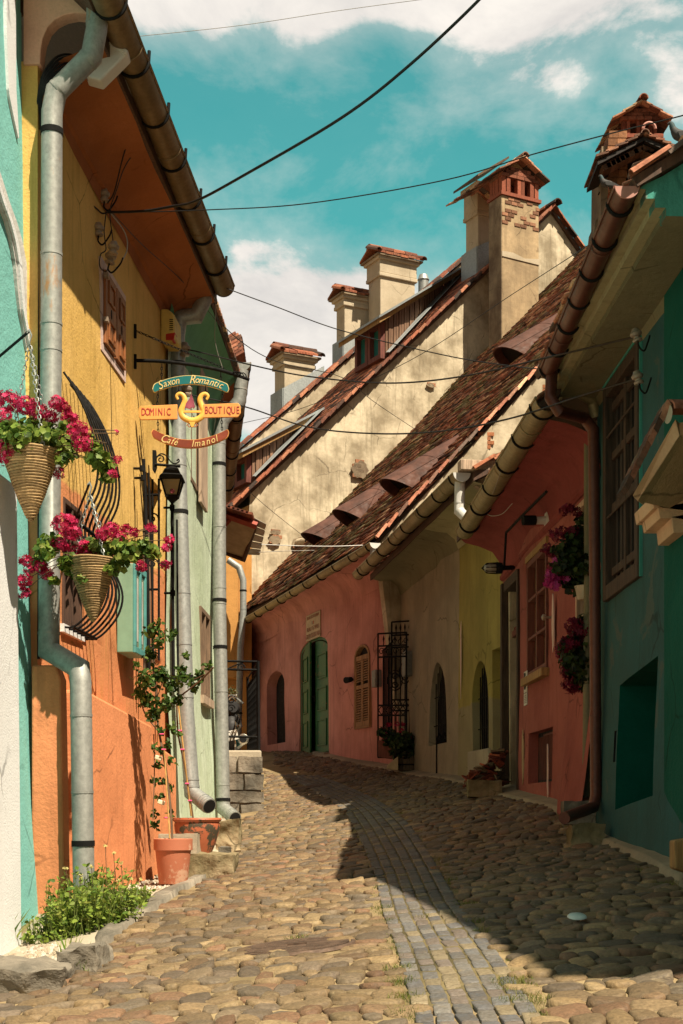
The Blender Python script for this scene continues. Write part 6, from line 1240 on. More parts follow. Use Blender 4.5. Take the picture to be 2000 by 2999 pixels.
def gleaf():   # rounded, lobed geranium leaf
    v = [(0, 0, -.12)]; 
    for i in range(10): a = i/10*6.2832; r = 1 if i % 2 else .78; v.append((r*math.cos(a), r*math.sin(a), .08*math.cos(a*2.5)))
    return v, [(0, i+1, (i+1) % 10+1) for i in range(10)]
def pleaf():   # pointed leaf
    return [(0, 0, 0), (.42, .35, .05), (.36, .8, .03), (0, 1.3, -.08), (-.36, .8, .03), (-.42, .35, .05)], [(0, 1, 2, 3), (0, 3, 4, 5)]
def floret():
    v = [(0, 0, 0)]; f = []
    for i in range(5):
        a = i/5*6.2832; c, s = math.cos(a), math.sin(a); c1, s1 = math.cos(a-.5), math.sin(a-.5); c2_, s2_ = math.cos(a+.5), math.sin(a+.5); b = len(v)
        v += [(c1*.65, s1*.65, .16), (c, s, .22), (c2_*.65, s2_*.65, .16)]; f.append((0, b, b+1, b+2))
    return v, f
LEAFC = np.array([(.16, .24, .035), (.10, .18, .03), (.22, .30, .05), (.06, .11, .02), (.28, .32, .07)])
def foliage(name, blobs, dens, size, parent, tpl=gleaf, pal=LEAFC, squash=.8, m='leaf', shell=.35, spread=.7):
    Ps, Ns = [], []
    for c, r in blobs:
        n = max(4, int(dens*r*r)); p, d = ball(c, r, n, squash, shell); Ps.append(p); Ns.append(d)
    P = np.concatenate(Ps); N_ = np.concatenate(Ns)+np.array([0, -.2, .35]); n = len(P); t, f = tpl()
    col = pal[rng.integers(0, len(pal), n)]*rng.uniform(.7, 1.25, (n, 1)); return scatter_tpl(name, P, N_, spread, rng.uniform(.7, 1.25, n)*size, t, f, col, M[m], parent)
PETC = np.array([(.42, .008, .055), (.55, .02, .10), (.30, .005, .035), (.62, .045, .15)])
def blossoms(name, blobs, dens, size, parent, pal=PETC):
    Ps, Ns = [], []
    for c, r in blobs:
        n = max(5, int(dens*r*r)); p, d = ball(c, r, n, .85, .6); Ps.append(p); Ns.append(d)
    P = np.concatenate(Ps); N_ = np.concatenate(Ns); n = len(P); t, f = floret()
    col = pal[rng.integers(0, len(pal), n)]*rng.uniform(.8, 1.2, (n, 1)); return scatter_tpl(name, P, N_, .3, rng.uniform(.8, 1.2, n)*size, t, f, col, M['petal'], parent)
def chain(m, a, b, sag=0., r=.0025, link_=.022, w=.007):
    a, b = Vector(a), Vector(b); n = max(2, int((b-a).length/link_)); k = 0
    for i in range(n):
        f = lambda t: a.lerp(b, t)-Vector((0, 0, sag*4*t*(1-t)))
        p, q = f(i/n), f((i+1)/n); d = (q-p).normalized(); s = d.cross(Vector((0, 1, .1)) if k % 2 else Vector((1, .2, 0))).normalized(); p, q = p-d*.003, q+d*.003; k += 1
        m.tube([p, p.lerp(q, .25)+s*w, p.lerp(q, .75)+s*w, q, p.lerp(q, .75)-s*w, p.lerp(q, .25)-s*w, p], r, 4, caps=False)
def basket(label, pc, prim, ptip, rpx, Y, hook, flowers, leaves, strays=()):
    """hanging cone of coiled rope; pixel rim centre, tip and radius"""
    k = F/Y; c = at(pc, prim, Y); tip = at(pc+2, ptip, Y); R = rpx/k; t = thing('hanging_basket', label, 'flower basket', tip, 'cone baskets of magenta geraniums')
    m = MB(); n = int((c.z-tip.z)/.0125); m.col = (1, 1, 1)
    for i in range(n+1):
        f = i/n; r = R*(.06+.94*f**.82); z = tip.z+(c.z-tip.z)*f; m.col = tuple(np.array([.40, .27, .13])*random.uniform(.7, 1.25)); cc = tip.lerp(c, f)
        m.tube([Vector((cc.x+r*math.cos(a), cc.y+r*math.sin(a), z+.002*math.sin(a*3+i))) for a in [j/20*6.2832 for j in range(21)]], .0075, 6, caps=False)
    m.build('rope_cone', M['rope'], t, True)
    m = MB(); m.lathe(Vector((c.x, c.y, 0)), [(0, tip.z+.02), (R*.35, tip.z+(c.z-tip.z)*.35), (R*.85, c.z-.02), (0, c.z-.02)], 20); m.build('lining', M['soil'], t)
    bl = lambda L: [(at(x, y, Y+random.uniform(-R, R)*.8), r/k) for x, y, r in L]
    q_ = (7.6/Y)**2; foliage('leaves', bl(leaves), 17000*q_, .021*Y/7.6, t); blossoms('blossoms', bl(flowers), 30000*q_, .0145*Y/7.6, t)
    m = MB()
    for x, y, r in list(flowers)+list(strays): m.tube(catmull([c+Vector((random.uniform(-.4, .4)*R, 0, 0)), (c+at(x, y, Y))/2+Vector((0, random.uniform(-.05, .05), .04)), at(x, y, Y)], 4), .0022, 4)
    m.build('stems', M['bark'], t)
    h = at(*hook, Y); m = MB()
    for a in (-.9, .8, 2.6): chain(m, h, c+Vector((math.cos(a)*R, math.sin(a)*R, 0)))
    m.tube([h-Vector((0, 0, .005)), h+Vector((.01, 0, .03)), h+Vector((0, 0, .055)), h+Vector((-.012, 0, .04))], .004, 5); m.build('hanging_chain', M['galv'], t); return t, h
b1, hk1 = basket('nearer magenta geranium basket in front of the grey downpipe, hung from the turquoise wall', 88, 1322, 1522, 82, 6.85, (86, 1000),
  [(25, 1178, 42), (78, 1188, 36), (112, 1205, 30), (165, 1180, 27), (188, 1195, 22), (205, 1225, 28), (232, 1262, 34), (240, 1300, 30), (18, 1325, 44), (48, 1345, 30), (112, 1340, 26), (118, 1365, 20), (172, 1385, 20), (333, 1388, 14), (345, 1345, 13), (325, 1370, 17), (340, 1268, 7), (8, 1225, 30), (150, 1222, 22)],
  [(100, 1270, 62), (60, 1285, 55), (140, 1285, 56), (190, 1310, 50), (30, 1270, 50), (262, 1300, 34), (285, 1340, 36), (305, 1370, 36), (315, 1395, 24), (190, 1345, 26), (190, 1250, 24), (15, 1290, 30)], [(340, 1260, 5), (312, 1298, 5)])
b2, hk2 = basket('farther magenta geranium basket hanging before the bellied black window grille', 270, 1640, 1816, 70, 7.75, (262, 1442),
  [(190, 1535, 40), (212, 1560, 28), (172, 1590, 22), (188, 1600, 20), (232, 1618, 32), (265, 1635, 32), (250, 1600, 22), (75, 1642, 20), (70, 1700, 24), (68, 1735, 20), (85, 1668, 18), (118, 1662, 22), (137, 1680, 22), (300, 1565, 24), (328, 1552, 27), (350, 1575, 22), (372, 1548, 18), (395, 1560, 14), (438, 1543, 13), (452, 1548, 10), (495, 1580, 16), (488, 1605, 14), (486, 1655, 17), (415, 1660, 20), (270, 1742, 16), (285, 1735, 12), (300, 1685, 15), (192, 1655, 14)],
  [(150, 1590, 38), (128, 1612, 34), (115, 1645, 26), (230, 1665, 40), (200, 1640, 30), (330, 1605, 44), (370, 1620, 42), (400, 1612, 40), (430, 1600, 30), (448, 1615, 24), (300, 1620, 36), (270, 1600, 28), (350, 1650, 28), (160, 1700, 16), (250, 1690, 30), (300, 1660, 30), (330, 1665, 26), (210, 1660, 34)], [(460, 1560, 5), (300, 1532, 5)])
def bar(name, a, b, label, par=None, r=.007):
    m = MB(); m.tube([a, b], r, 8); m.tube([a-(b-a).normalized()*.0, a+(b-a).normalized()*.012], .03, 12); o = m.build(name, M['iron'], None, True); tag(o, label, 'bracket')
bar('hanging_bar', WT.P(WT.u(-60), (HY-978)/F*6.9, .04), hk1+Vector((.0, 0, .05)), 'thin black bar on the turquoise wall holding the nearer flower basket')
bar('hanging_bar', WL.P(WL.u(212), hk2.z+.05, .0), hk2+Vector((0, 0, .05)), 'thin black bar on the ochre wall holding the farther flower basket')
# pot plants
def pot(name, label, px, yt, yb, rpx, Y, prof, m, rim=None):
    k = F/Y; c = at(px, yb, Y); H = (yb-yt)/k; R = rpx/k; t = thing(name, label, 'flower pot', c)
    b = MB(); b.lathe(c, [(r*R, z*H) for r, z in prof], 32); b.build('body', M[m], t, True); b = MB(); b.lathe(c, [(0, H*.9), (R*.88, H*.9)], 24); b.build('soil', M['soil'], t); return t, c, H, R
pot('terracotta_pot', 'plain terracotta pot with thick rim in the corner of the orange plinth', 507, 2456, 2588, 57, 9.35, [(0, 0), (.72, 0), (.74, .02), (.9, .68), (.92, .74), (1, .75), (1, .99), (.97, 1), (.9, .99), (.88, .75), (.6, .2)], 'terra')
pot('glazed_pot', 'wide weathered red pot with blackened belly standing on the rough stone', 577, 2395, 2503, 70, 10.3, [(0, 0), (.58, 0), (.60, .03), (.78, .3), (.92, .62), (.96, .8), (.93, .88), (1.0, .91), (1.03, .95), (1.0, 1.0), (.92, .99), (.88, .9), (.8, .6)], 'terra_d')
def rock(name, label, px0, px1, yt, yb, Y, dep, m='rock', rough=.03, cat='stone', rot=0, seed=0):
    rough *= 1.5
    A = at(px0, yb, Y); B_ = at(px1, yb, Y); H = (yb-yt)/F*Y; bm = bmesh.new(); bmesh.ops.create_cube(bm, size=1); bmesh.ops.subdivide_edges(bm, edges=bm.edges, cuts=13, use_grid_fill=True)
    w = B_.x-A.x; c = (A+B_)/2+Vector((0, dep/2, H/2-.05)); M3 = Matrix.Rotation(rot, 3, 'Z')
    for v in bm.verts:
        p = v.co.copy(); s = Vector((max(-.46, min(.46, p.x)), max(-.46, min(.46, p.y)), max(-.46, min(.46, p.z)))); p = s+(p-s)*.3
        p = Vector((p.x*w*1.06, p.y*dep, p.z*(H+.1))); q = M3 @ p; n = mnoise.noise_vector(q*4+Vector((seed, Y, 0)))*rough+mnoise.noise_vector(q*11+Vector((seed, 0, Y)))*rough*.5+mnoise.noise_vector(q*27+Vector((seed, 3, Y)))*rough*.25; v.co = q+n
    me = bpy.data.meshes.new(name); bm.to_mesh(me); bm.free(); me.transform(Matrix.Translation(c)); o = finish(me, name, M[m], None, True); tag(o, label, cat); return o
rock('stone_block', 'big rough grey stone block in the lower left corner under the white pilaster', -90, 172, 2832, 2955, 5.55, .45, 'rock', .035, seed=1)
rock('stone_block', 'flat grey stone at the foot of the white pilaster behind the corner block', 168, 285, 2776, 2850, 6.0, .4, 'rock', .03, seed=2)
rock('stone_block', 'long mossy stone step beneath the weathered red pot', 545, 680, 2500, 2572, 9.9, .42, 'rock_m', .022, seed=3)
rock('stone_block', 'pale square stone between the two flower pots', 462, 577, 2440, 2505, 9.95, .25, 'mortar', .006, seed=4)
rock('boulder', 'rough boulder lying below the outlet of the second grey downpipe', 632, 706, 2408, 2462, 11.4, .3, 'rock_m', .03, seed=5)
rock('stone_block', 'small dark wedge stone beside the mossy step', 640, 674, 2480, 2504, 10.3, .12, 'rock', .012, seed=6)
rock('stone_block', 'dark stone under the mouth of the red-brown downpipe', 1655, 1745, 2345, 2372, 10.0, .15, 'rock', .012, seed=7)
rock('stone_block', 'pale crumbling concrete lump at the corner of the dark teal wall', 1668, 1776, 2415, 2446, 9.35, .14, 'rock_m', .02, seed=8)
drape('kerb', [(285, 2790), (380, 2720), (470, 2660), (560, 2600), (600, 2575), (690, 2540)], [(250, 2760), (350, 2705), (440, 2640), (530, 2592), (575, 2572), (600, 2555)], M['rock'], .035, n=24, rough=.02)
# ground strip beside the wall
o = drape('gravel_strip', [(-500, 2990), (-40, 2925), (180, 2862), (290, 2780), (400, 2700), (585, 2596), (690, 2505), (700, 2440), (716, 2400)], [(-300, 2850), (-60, 2800), (60, 2720), (120, 2640), (250, 2600), (440, 2575), (520, 2440), (560, 2400), (600, 2380)], M['soilm'] if 'soilm' in M else M['mortar'], .008, n=40)
def pebbles():
    n = 900; C = []
    for (cx, cy, rx, ry, k) in [(440, 2592, 75, 22, 420), (495, 2590, 40, 12, 120), (130, 2800, 90, 30, 260), (300, 2640, 120, 30, 150)]:
        for i in range(k):
            p = gp(cx+random.gauss(0, .45)*rx, cy+random.gauss(0, .45)*ry); C.append((p.x, p.y))
    C = np.array(C); n = len(C); r = rng.uniform(.007, .018, n); pal = .72*np.array([(.6, .56, .46), (.5, .42, .3), (.7, .66, .56), (.42, .34, .25)])
    o = domes(C, r, r*rng.uniform(.6, 1, n), r*1.1, rng.uniform(0, 3, n), rng.uniform(2, 3, n), [(1, -.2), (.9, .5), (.5, .95)], 7, pal[rng.integers(0, 4, n)], .15, 'gravel', M['shell'], 'stuff', .3); tag(o, 'pale gravel scattered along the foot of the orange wall', 'gravel')
pebbles()
def blades(name, spots, m, label, cat, lean=.35, pal=LEAFC):
    b = MB(); b.col = (1, 1, 1)
    for c, r, n, h in spots:
        for i in range(n):
            a = random.uniform(0, 6.283); q = r*math.sqrt(random.random()); x, y = c.x+q*math.cos(a), c.y+q*math.sin(a); p = on(x, y); hh = h*random.uniform(.4, 1.1); l = Vector((random.gauss(0, lean), random.gauss(0, lean), 1)).normalized(); s = Vector((random.uniform(-1, 1), random.uniform(-1, 1), 0)).normalized()*hh*.035
            b.col = tuple(pal[random.randrange(len(pal))]*random.uniform(.8, 1.3)); m1 = p+l*hh*.55; t = p+l*hh+Vector((l.x, l.y, -.3))*hh*.25; b.add([p-s, p+s, m1+s*.8, m1-s*.8, t], [(0, 1, 2, 3), (3, 2, 4)])
    o = b.build(name, m, None); tag(o, label, cat); o['kind'] = 'stuff'; return o
def weeds():
    spots = []
    for (px, py, r, h) in [(130, 2760, .10, .16), (190, 2745, .12, .24), (240, 2735, .14, .28), (300, 2715, .14, .26), (350, 2700, .12, .2), (390, 2660, .08, .12), (250, 2690, .14, .30), (320, 2660, .12, .26), (180, 2700, .10, .22), (410, 2640, .06, .08)]:
        spots.append((gp(px, py), r, h))
    P = []; N_ = []; C = []; b = MB(); b.col = (1, 1, 1); fl = []
    for c, r, h in spots:
        for i in range(40):
            a = random.uniform(0, 6.283); q = r*math.sqrt(random.random()); p = on(c.x+q*math.cos(a), c.y+q*math.sin(a)); H = h*random.uniform(.35, 1.0); l = Vector((random.gauss(0, .22), random.gauss(0, .22), 1)); tip = p+l*H; b.col = (.16, .20, .05); b.tube([p, p.lerp(tip, .5)+Vector((random.gauss(0, .01), 0, 0)), tip], .0018, 3)
            for k in range(int(H/.016)): f = .1+.9*random.random(); v = p.lerp(tip, f); P.append(v+Vector((random.gauss(0, .012), random.gauss(0, .012), 0))); N_.append((random.gauss(0, .6), random.gauss(0, .6), 1)); C.append(LEAFC[random.choice([0, 0, 1, 2, 2, 4])]*random.uniform(.8, 1.3))
    t = thing('weed_clump', 'leafy green weed clump with tiny pale flowers in front of the orange plinth', 'weeds', spots[2][0]); b.build('stems', M['leaf'], t)
    tp, f = pleaf(); scatter_tpl('leaves', np.array(P), np.array(N_), .5, rng.uniform(.014, .030, len(P)), tp, f, np.array(C), M['leaf'], t)
    b = MB(); fl = []
    for px, py, pb in [(308, 2478, 2690), (333, 2498, 2680), (355, 2528, 2690), (384, 2575, 2660), (235, 2565, 2700), (268, 2540, 2700), (412, 2576, 2640), (192, 2545, 2720), (318, 2590, 2680), (345, 2580, 2680)]:
        g = gp(px-10 if px > 200 else px+10, pb); v = at(px, py, g.y); b.tube(catmull([g, g.lerp(v, .5)+Vector((.015, 0, 0)), v], 4), .0017, 4); fl.append(v)
    b.build('flower_stems', M['leaf2'] if 'leaf2' in M else M['bark'], t)
    fp = np.array([tuple(v) for v in fl for _ in range(5)]); tp, f = floret(); scatter_tpl('blossoms', fp+rng.normal(0, .004, fp.shape), np.tile([[0, -.5, 1]], (len(fp), 1)), .5, np.full(len(fp), .010), tp, f, np.tile([[.62, .55, .22]], (len(fp), 1)), M['petal'], t)
weeds()
g = lambda px, py: gp(px, py)
blades('grass', [(g(28, 2775), .05, 26, .22), (g(200, 2740), .12, 120, .16), (g(120, 2750), .06, 40, .13), (g(200, 2800), .05, 20, .14), (g(230, 2815), .04, 12, .12), (g(620, 2555), .08, 60, .03), (g(690, 2455), .06, 40, .04), (g(400, 2640), .1, 60, .06), (g(235, 2850), .04, 22, .10)], M['leaf'], 'grass tufts among the weeds and stones at the foot of the left walls', 'grass')
moss_pal = np.array([(.15, .18, .025), (.10, .14, .02), (.20, .19, .04), (.06, .09, .015)])
sp = []
for (px, py, r, n) in [(1165, 2840, .05, 60), (1175, 2880, .05, 70), (1185, 2925, .05, 70), (1190, 2965, .05, 60), (1120, 2660, .05, 50), (1130, 2700, .05, 50), (1240, 2690, .04, 30), (1500, 2880, .07, 120), (1520, 2900, .06, 80), (1560, 2930, .06, 70), (1300, 2540, .05, 40), (1290, 2520, .05, 40), (1320, 2580, .04, 40), (1370, 2650, .05, 60), (1395, 2700, .05, 50), (1410, 2730, .04, 40), (870, 2752, .05, 60), (1960, 2590, .06, 50), (1895, 2548, .06, 40), (880, 2400, .08, 50), (830, 2392, .06, 40), (1180, 2382, .06, 40), (1625, 2400, .06, 60), (1650, 2425, .06, 60), (1110, 2600, .03, 20), (1480, 2935, .03, 30)]: sp.append((g(px, py), r*1.2, int(n*2), .034))
for i in range(150):
    yy = random.uniform(2420, 2990); e = random.choice([SL, SR]); sp.append((g(float(interp(yy, e))+random.uniform(-6, 8), yy), .035, 22, .022))
for i in range(90): yy = random.uniform(2440, 2995); xx = random.uniform(float(interp(yy, LB)), float(interp(yy, RB))); sp.append((g(xx, yy), .03, 7, .014))
blades('moss', sp, M['leaf'], 'moss and low grass growing in the joints of the paving', 'moss', .6, moss_pal)
# climbing rose and its supports
def rose():
    t = thing('climbing_rose', 'thorny climbing rose rising from the plain terracotta pot up the orange wall', 'plant', at(505, 2460, 9.4)); b = MB(); Y = 9.6
    def stem(pts, r=.006): b.tube(catmull([at(x, y, yy) for x, y, yy in pts], 6), r, 5)
    stem([(505, 2470, 9.4), (498, 2350, 9.5), (480, 2220, 9.65), (462, 2120, 9.75), (455, 2000, 9.8), (440, 1900, 9.8)], .008); stem([(455, 2100, 9.75), (500, 2060, 9.7), (540, 2030, 9.6), (590, 1990, 9.5), (625, 1955, 9.4)], .006)
    stem([(460, 2040, 9.8), (490, 1980, 9.75), (560, 1990, 9.6), (600, 1975, 9.5)], .004); stem([(450, 1960, 9.8), (460, 1880, 9.8), (490, 1840, 9.8)], .004); stem([(448, 2400, 9.5), (452, 2250, 9.6), (450, 2150, 9.7)], .004); stem([(470, 2150, 9.7), (420, 2080, 9.8), (410, 1990, 9.85)], .005)
    b.build('stems', M['bark'], t, True); bl = []
    for x, y, r, n in [(425, 1990, 34, 1), (430, 2050, 34, 1), (470, 1980, 34, 1), (500, 2010, 30, 1), (450, 2090, 26, 1), (410, 2030, 24, 1), (540, 1985, 28, 1), (520, 2050, 22, 1), (480, 2060, 30, 1), (585, 1975, 18, 1), (570, 2010, 18, 1), (610, 1950, 14, 1), (447, 1850, 26, 1), (470, 1880, 22, 1), (440, 1920, 24, 1), (500, 1860, 16, 1), (460, 1830, 16, 1), (545, 1920, 14, 1), (530, 1960, 20, 1), (400, 1950, 14, 1)]: bl.append((at(x, y, Y+random.uniform(-.05, .12)), r/F*Y))
    for x, y in [(500, 2130), (470, 2140), (515, 2150), (490, 2180), (470, 2200), (500, 2230), (462, 2240), (478, 2290), (500, 2310), (465, 2330), (452, 2190), (450, 2290), (452, 2380), (455, 2420), (500, 2380)]: bl.append((at(x, y, Y), 12/F*Y))
    pal = np.array([(.05, .11, .02), (.08, .16, .03), (.035, .08, .015), (.14, .22, .05)]); foliage('leaves', bl, 20000, .029, t, pleaf, pal, 1., spread=.9, shell=.1)
    b = MB()
    for x, y in ((472, 2220), (480, 2350)): b.box(at(x-8, y, 9.55), .045, .05, .03, Matrix.Rotation(.3, 3, 'Y'))
    b.build('cloth_tie', M['tie'], t, bevel=.006); b = MB(); b.tube([at(497, 2456, 9.38), at(480, 2180, 9.6)], .0055, 6); b.build('bamboo_cane', M['bamboo'], t, True)
    b = MB(); [b.tube([at(x-5, y, 9.5), at(x+8, y, 9.5)], .005, 5) for x, y in ((478, 2195), (485, 2395), (472, 2150))]; b.build('pink_tie', M['pinktie'], t)
rose()
t = thing('rose_cutting', 'bare thorny stem tied to an orange cane in the weathered red pot', 'plant', at(575, 2400, 10.3)); b = MB(); b.tube(catmull([at(566, 2400, 10.3), at(556, 2330, 10.3), at(540, 2240, 10.3), at(522, 2150, 10.3), at(517, 2060, 10.3)], 5), .007, 6)
for i in range(16): p = at(566-i*3.1, 2400-i*20, 10.3); b.tube([p, p+Vector((.015*(-1)**i, 0, .005))], [.003, .0005], 4)
b.build('stem', M['bark'], t); b = MB(); b.tube([at(560, 2390, 10.27), at(548, 2290, 10.27), at(522, 2065, 10.27)], .0065, 6); b.build('cane', M['bamboo'], t, True); b = MB(); [b.tube([at(x-6, y, 10.26), at(x+6, y, 10.26)], .006, 5) for x, y in ((527, 2140), (534, 2195), (548, 2295), (556, 2345))]; b.build('pink_tie', M['pinktie'], t)
# display case
def case():
    u0, u1 = WL.u(342), WL.u(428, .13); z0, z1 = 1.165, 1.80; t = thing('display_case', 'pale green glazed display case fixed to the orange wall above the rose', 'display case', WL.P((u0+u1)/2, z0))
    b = MB(); b.wbox(WL, u0, u1, z0, z1, 0, .115); b.build('box', M['cabinet'], t, bevel=.006); b = MB(); f = .045
    for q in ((u0, u1, z0, z0+f), (u0, u1, z1-f, z1), (u0, u0+f, z0+f, z1-f), (u1-f, u1, z0+f, z1-f), ((u0+u1)/2-.02, (u0+u1)/2+.02, z0+f, z1-f)): b.wbox(WL, *q, .116, .135)
    f_ = b.build('door_frame', M['cabinet2'], t, bevel=.003); b = MB(); b.wbox(WL, u0+.04, u1-.04, z0+.04, z1-.04, .1155, .122); b.build('glass', M['glass_y'], f_)
    b = MB(); b.wbox(WL, u0+.09, (u0+u1)/2-.05, z0+.09, z1-.09, .1221, .124); b.wbox(WL, (u0+u1)/2+.05, u1-.09, z0+.09, z1-.09, .1221, .124); b.build('menu_sheet', M['paper'], t)
case()
# ---- hanging shop sign
def sign():
    Y = WL.P(WL.u(395), 0).y; P = lambda x, y, d=0.: at(x, y, Y+d); t = thing('hanging_shop_sign', 'painted boards and yellow lyre hanging on chains from a black arm', 'sign', P(395, 1055)); k = F/Y; D = Vector((0, 1, 0))
    b = MB()
    for y0, y1 in ((950, 990), (1038, 1080)): b.tube([P(396, y0), P(396, y1)], .012, 6)
    b.tube(catmull([P(397, 1056), P(470, 1058), P(560, 1068), P(640, 1083), P(690, 1098)], 5), .0135, 10); b.build('arm', M['iron'], t, True)
    b = MB(); chain(b, P(398, 969), P(655, 1078), .0, .0028, .026, .006); 
    for x0, y0, x1, y1 in ((474, 1066, 473, 1110), (646, 1090, 647, 1114), (463, 1146, 460, 1186), (651, 1146, 650, 1182), (524, 1130, 523, 1155), (601, 1130, 603, 1155), (462, 1226, 463, 1266), (649, 1222, 650, 1260)): chain(b, P(x0, y0), P(x1, y1), 0, .003, .022, .006)
    b.build('chain', M['iron'], t); b = MB()
    for i in range(3): b.tube([P(682, 1096)+Vector((.03+.03*math.cos(a)+.02*i, .02*math.sin(a*2+i), .018*math.sin(a)-.006*i)) for a in [j/10*6.283 for j in range(11)]], .004, 5)
    b.tube([P(690, 1098), P(730, 1112)], .012, 6); b.build('wire_wrap', M['iron'], t, True)
    def arcboard(x0, x1, yc, yend, h, name, m, edge):
        mid, w = (x0+x1)/2, (x1-x0)/2; up = []; lo = []; n = 70
        for i in range(n+1):
            q = -1+2*i/n; x = mid+w*q; y = yc+(yend-yc)*q*q; hh = h/2*math.sqrt(max(0, 1-max(0, (abs(q)-.92)/.08)**2)) if abs(q) > .92 else h/2; up.append((x, y-hh)); lo.append((x, y+hh))
        o = []
        for s, mm, dd, nm in ((1.0, edge, .010, name), (.9, m, .0125, 'painted_face')):
            pts = [(mid+(x-mid)*(1 if s == 1 else .985), yc+(yend-yc)*((x-mid)/w)**2+(y-(yc+(yend-yc)*((x-mid)/w)**2))*s) for x, y in up+lo[::-1][1:-1]]
            b = MB(); th = dd; b.prism([P(x, y, -th) for x, y in pts], D*(2*th)); o.append(b.build(nm, M[mm], t if s == 1 else o[0]))
        return o[0], lambda q: (mid+w*q, yc+(yend-yc)*q*q, math.atan2(-2*(yend-yc)*q, w))
    def letters(s, o, fn, q0, q1, size, m, sh=.28, sx=.85):
        cu_w = []; tot = 0
        wd = {'m': 1.35, 'i': .5, 'l': .5, 't': .62, 'I': .55, 'f': .6, ' ': 1.3, 'S': 1.15, 'R': 1.2, 'C': 1.2, 'r': .7}
        for ch in s: cu_w.append(wd.get(ch, 1.)); tot += cu_w[-1]
        x = 0
        for ch, w_ in zip(s, cu_w):
            q = q0+(q1-q0)*(x+w_/2)/tot; x += w_
            if ch == ' ': continue
            px_, py_, a = fn(q); up_ = ch in 'SRC'; c = P(px_, py_, -.0145); xd = Vector((math.cos(a), 0, math.sin(a))); text(ch, 'lettering', size*(1.22 if up_ else 1.), frameM(c, xd, Vector((-math.sin(a), 0, math.cos(a)))), M[m], o, .0015, sh, sx)
    o, fn = arcboard(446, 671, 1112, 1139, 26, 'teal_board', 'sign_t', 'letter_c'); letters('Saxon', o, fn, -.86, -.30, .075, 'letter_c'); letters('Romantic', o, fn, -.03, .84, .075, 'letter_c')
    o, fn = arcboard(443, 671, 1300, 1266, 25, 'maroon_board', 'sign_b', 'sign_o'); letters('Café', o, fn, -.74, -.32, .072, 'letter_c'); letters('Imanol', o, fn, .02, .70, .072, 'letter_c')
    for pts, s, c0, nm in (([(406, 1196), (412, 1189), (519, 1184), (519, 1227), (412, 1229), (407, 1220)], 'DOMINIC', (414, 500), 0), ([(594, 1184), (697, 1180), (704, 1188), (705, 1210), (697, 1221), (594, 1223)], 'BOUTIQUE', (598, 703), 1)):
        b = MB(); b.prism([P(x, y, -.010) for x, y in pts], D*.02); o = b.build('orange_board', M['sign_o'], t, bevel=.003)
        n = len(s)
        for i, ch in enumerate(s):
            x = c0[0]+(c0[1]-c0[0])*(i+.5)/n; text(ch, 'lettering', .078, frameM(P(x, 1207 if nm == 0 else 1202, -.0115), (1, 0, .02), (0, 0, 1)), M['letter_r'], o, .0015, 0, .62)
    # lyre
    b = MB()
    for s in (1, -1):
        cx_ = 563; pts = [(-42, 1170, 3.5), (-46, 1160, 4.5), (-38, 1153, 5.5), (-27, 1158, 6.5), (-22, 1172, 7.5), (-27, 1188, 8), (-33, 1204, 8.5), (-28, 1220, 9), (-12, 1230, 9), (0, 1232, 9)]
        c = catmull([P(cx_+s*x, y) for x, y, r in pts], 4); rs = np.interp(np.linspace(0, 1, len(c)), np.linspace(0, 1, len(pts)), [r/k for _, _, r in pts]); bb = MB(); bb.tube(c, list(rs), 8)
        bb.v = [(v[0], Y+(v[1]-Y)*.5, v[2]) for v in bb.v]; b.add(bb.v, bb.f)
    b.prism([P(x, y, -.009) for x, y in ((553, 1234), (573, 1234), (566, 1250), (560, 1250))], D*.018); b.prism([P(x, y, -.007) for x, y in ((533, 1202), (593, 1202), (593, 1208), (533, 1208))], D*.012)
    o = b.build('lyre', M['sign_y'], t, True); b = MB()
    for s in (1, -1): scroll(b, P(563+s*9, 1247, -.0), Vector((s, 0, 0)), Vector((0, 0, 1)), .018, 1.1, 1, .004)
    b.build('foot_scroll', M['terra'], t, True)
    b = MB(); b.prism([P(x, y, -.006) for x, y in ((560, 1153), (566, 1170), (571, 1190), (567, 1196), (561, 1192), (556, 1197), (548, 1195), (541, 1193), (545, 1180), (553, 1170))], D*.012); b.build('glass_drop', M['burg'], t)
sign()
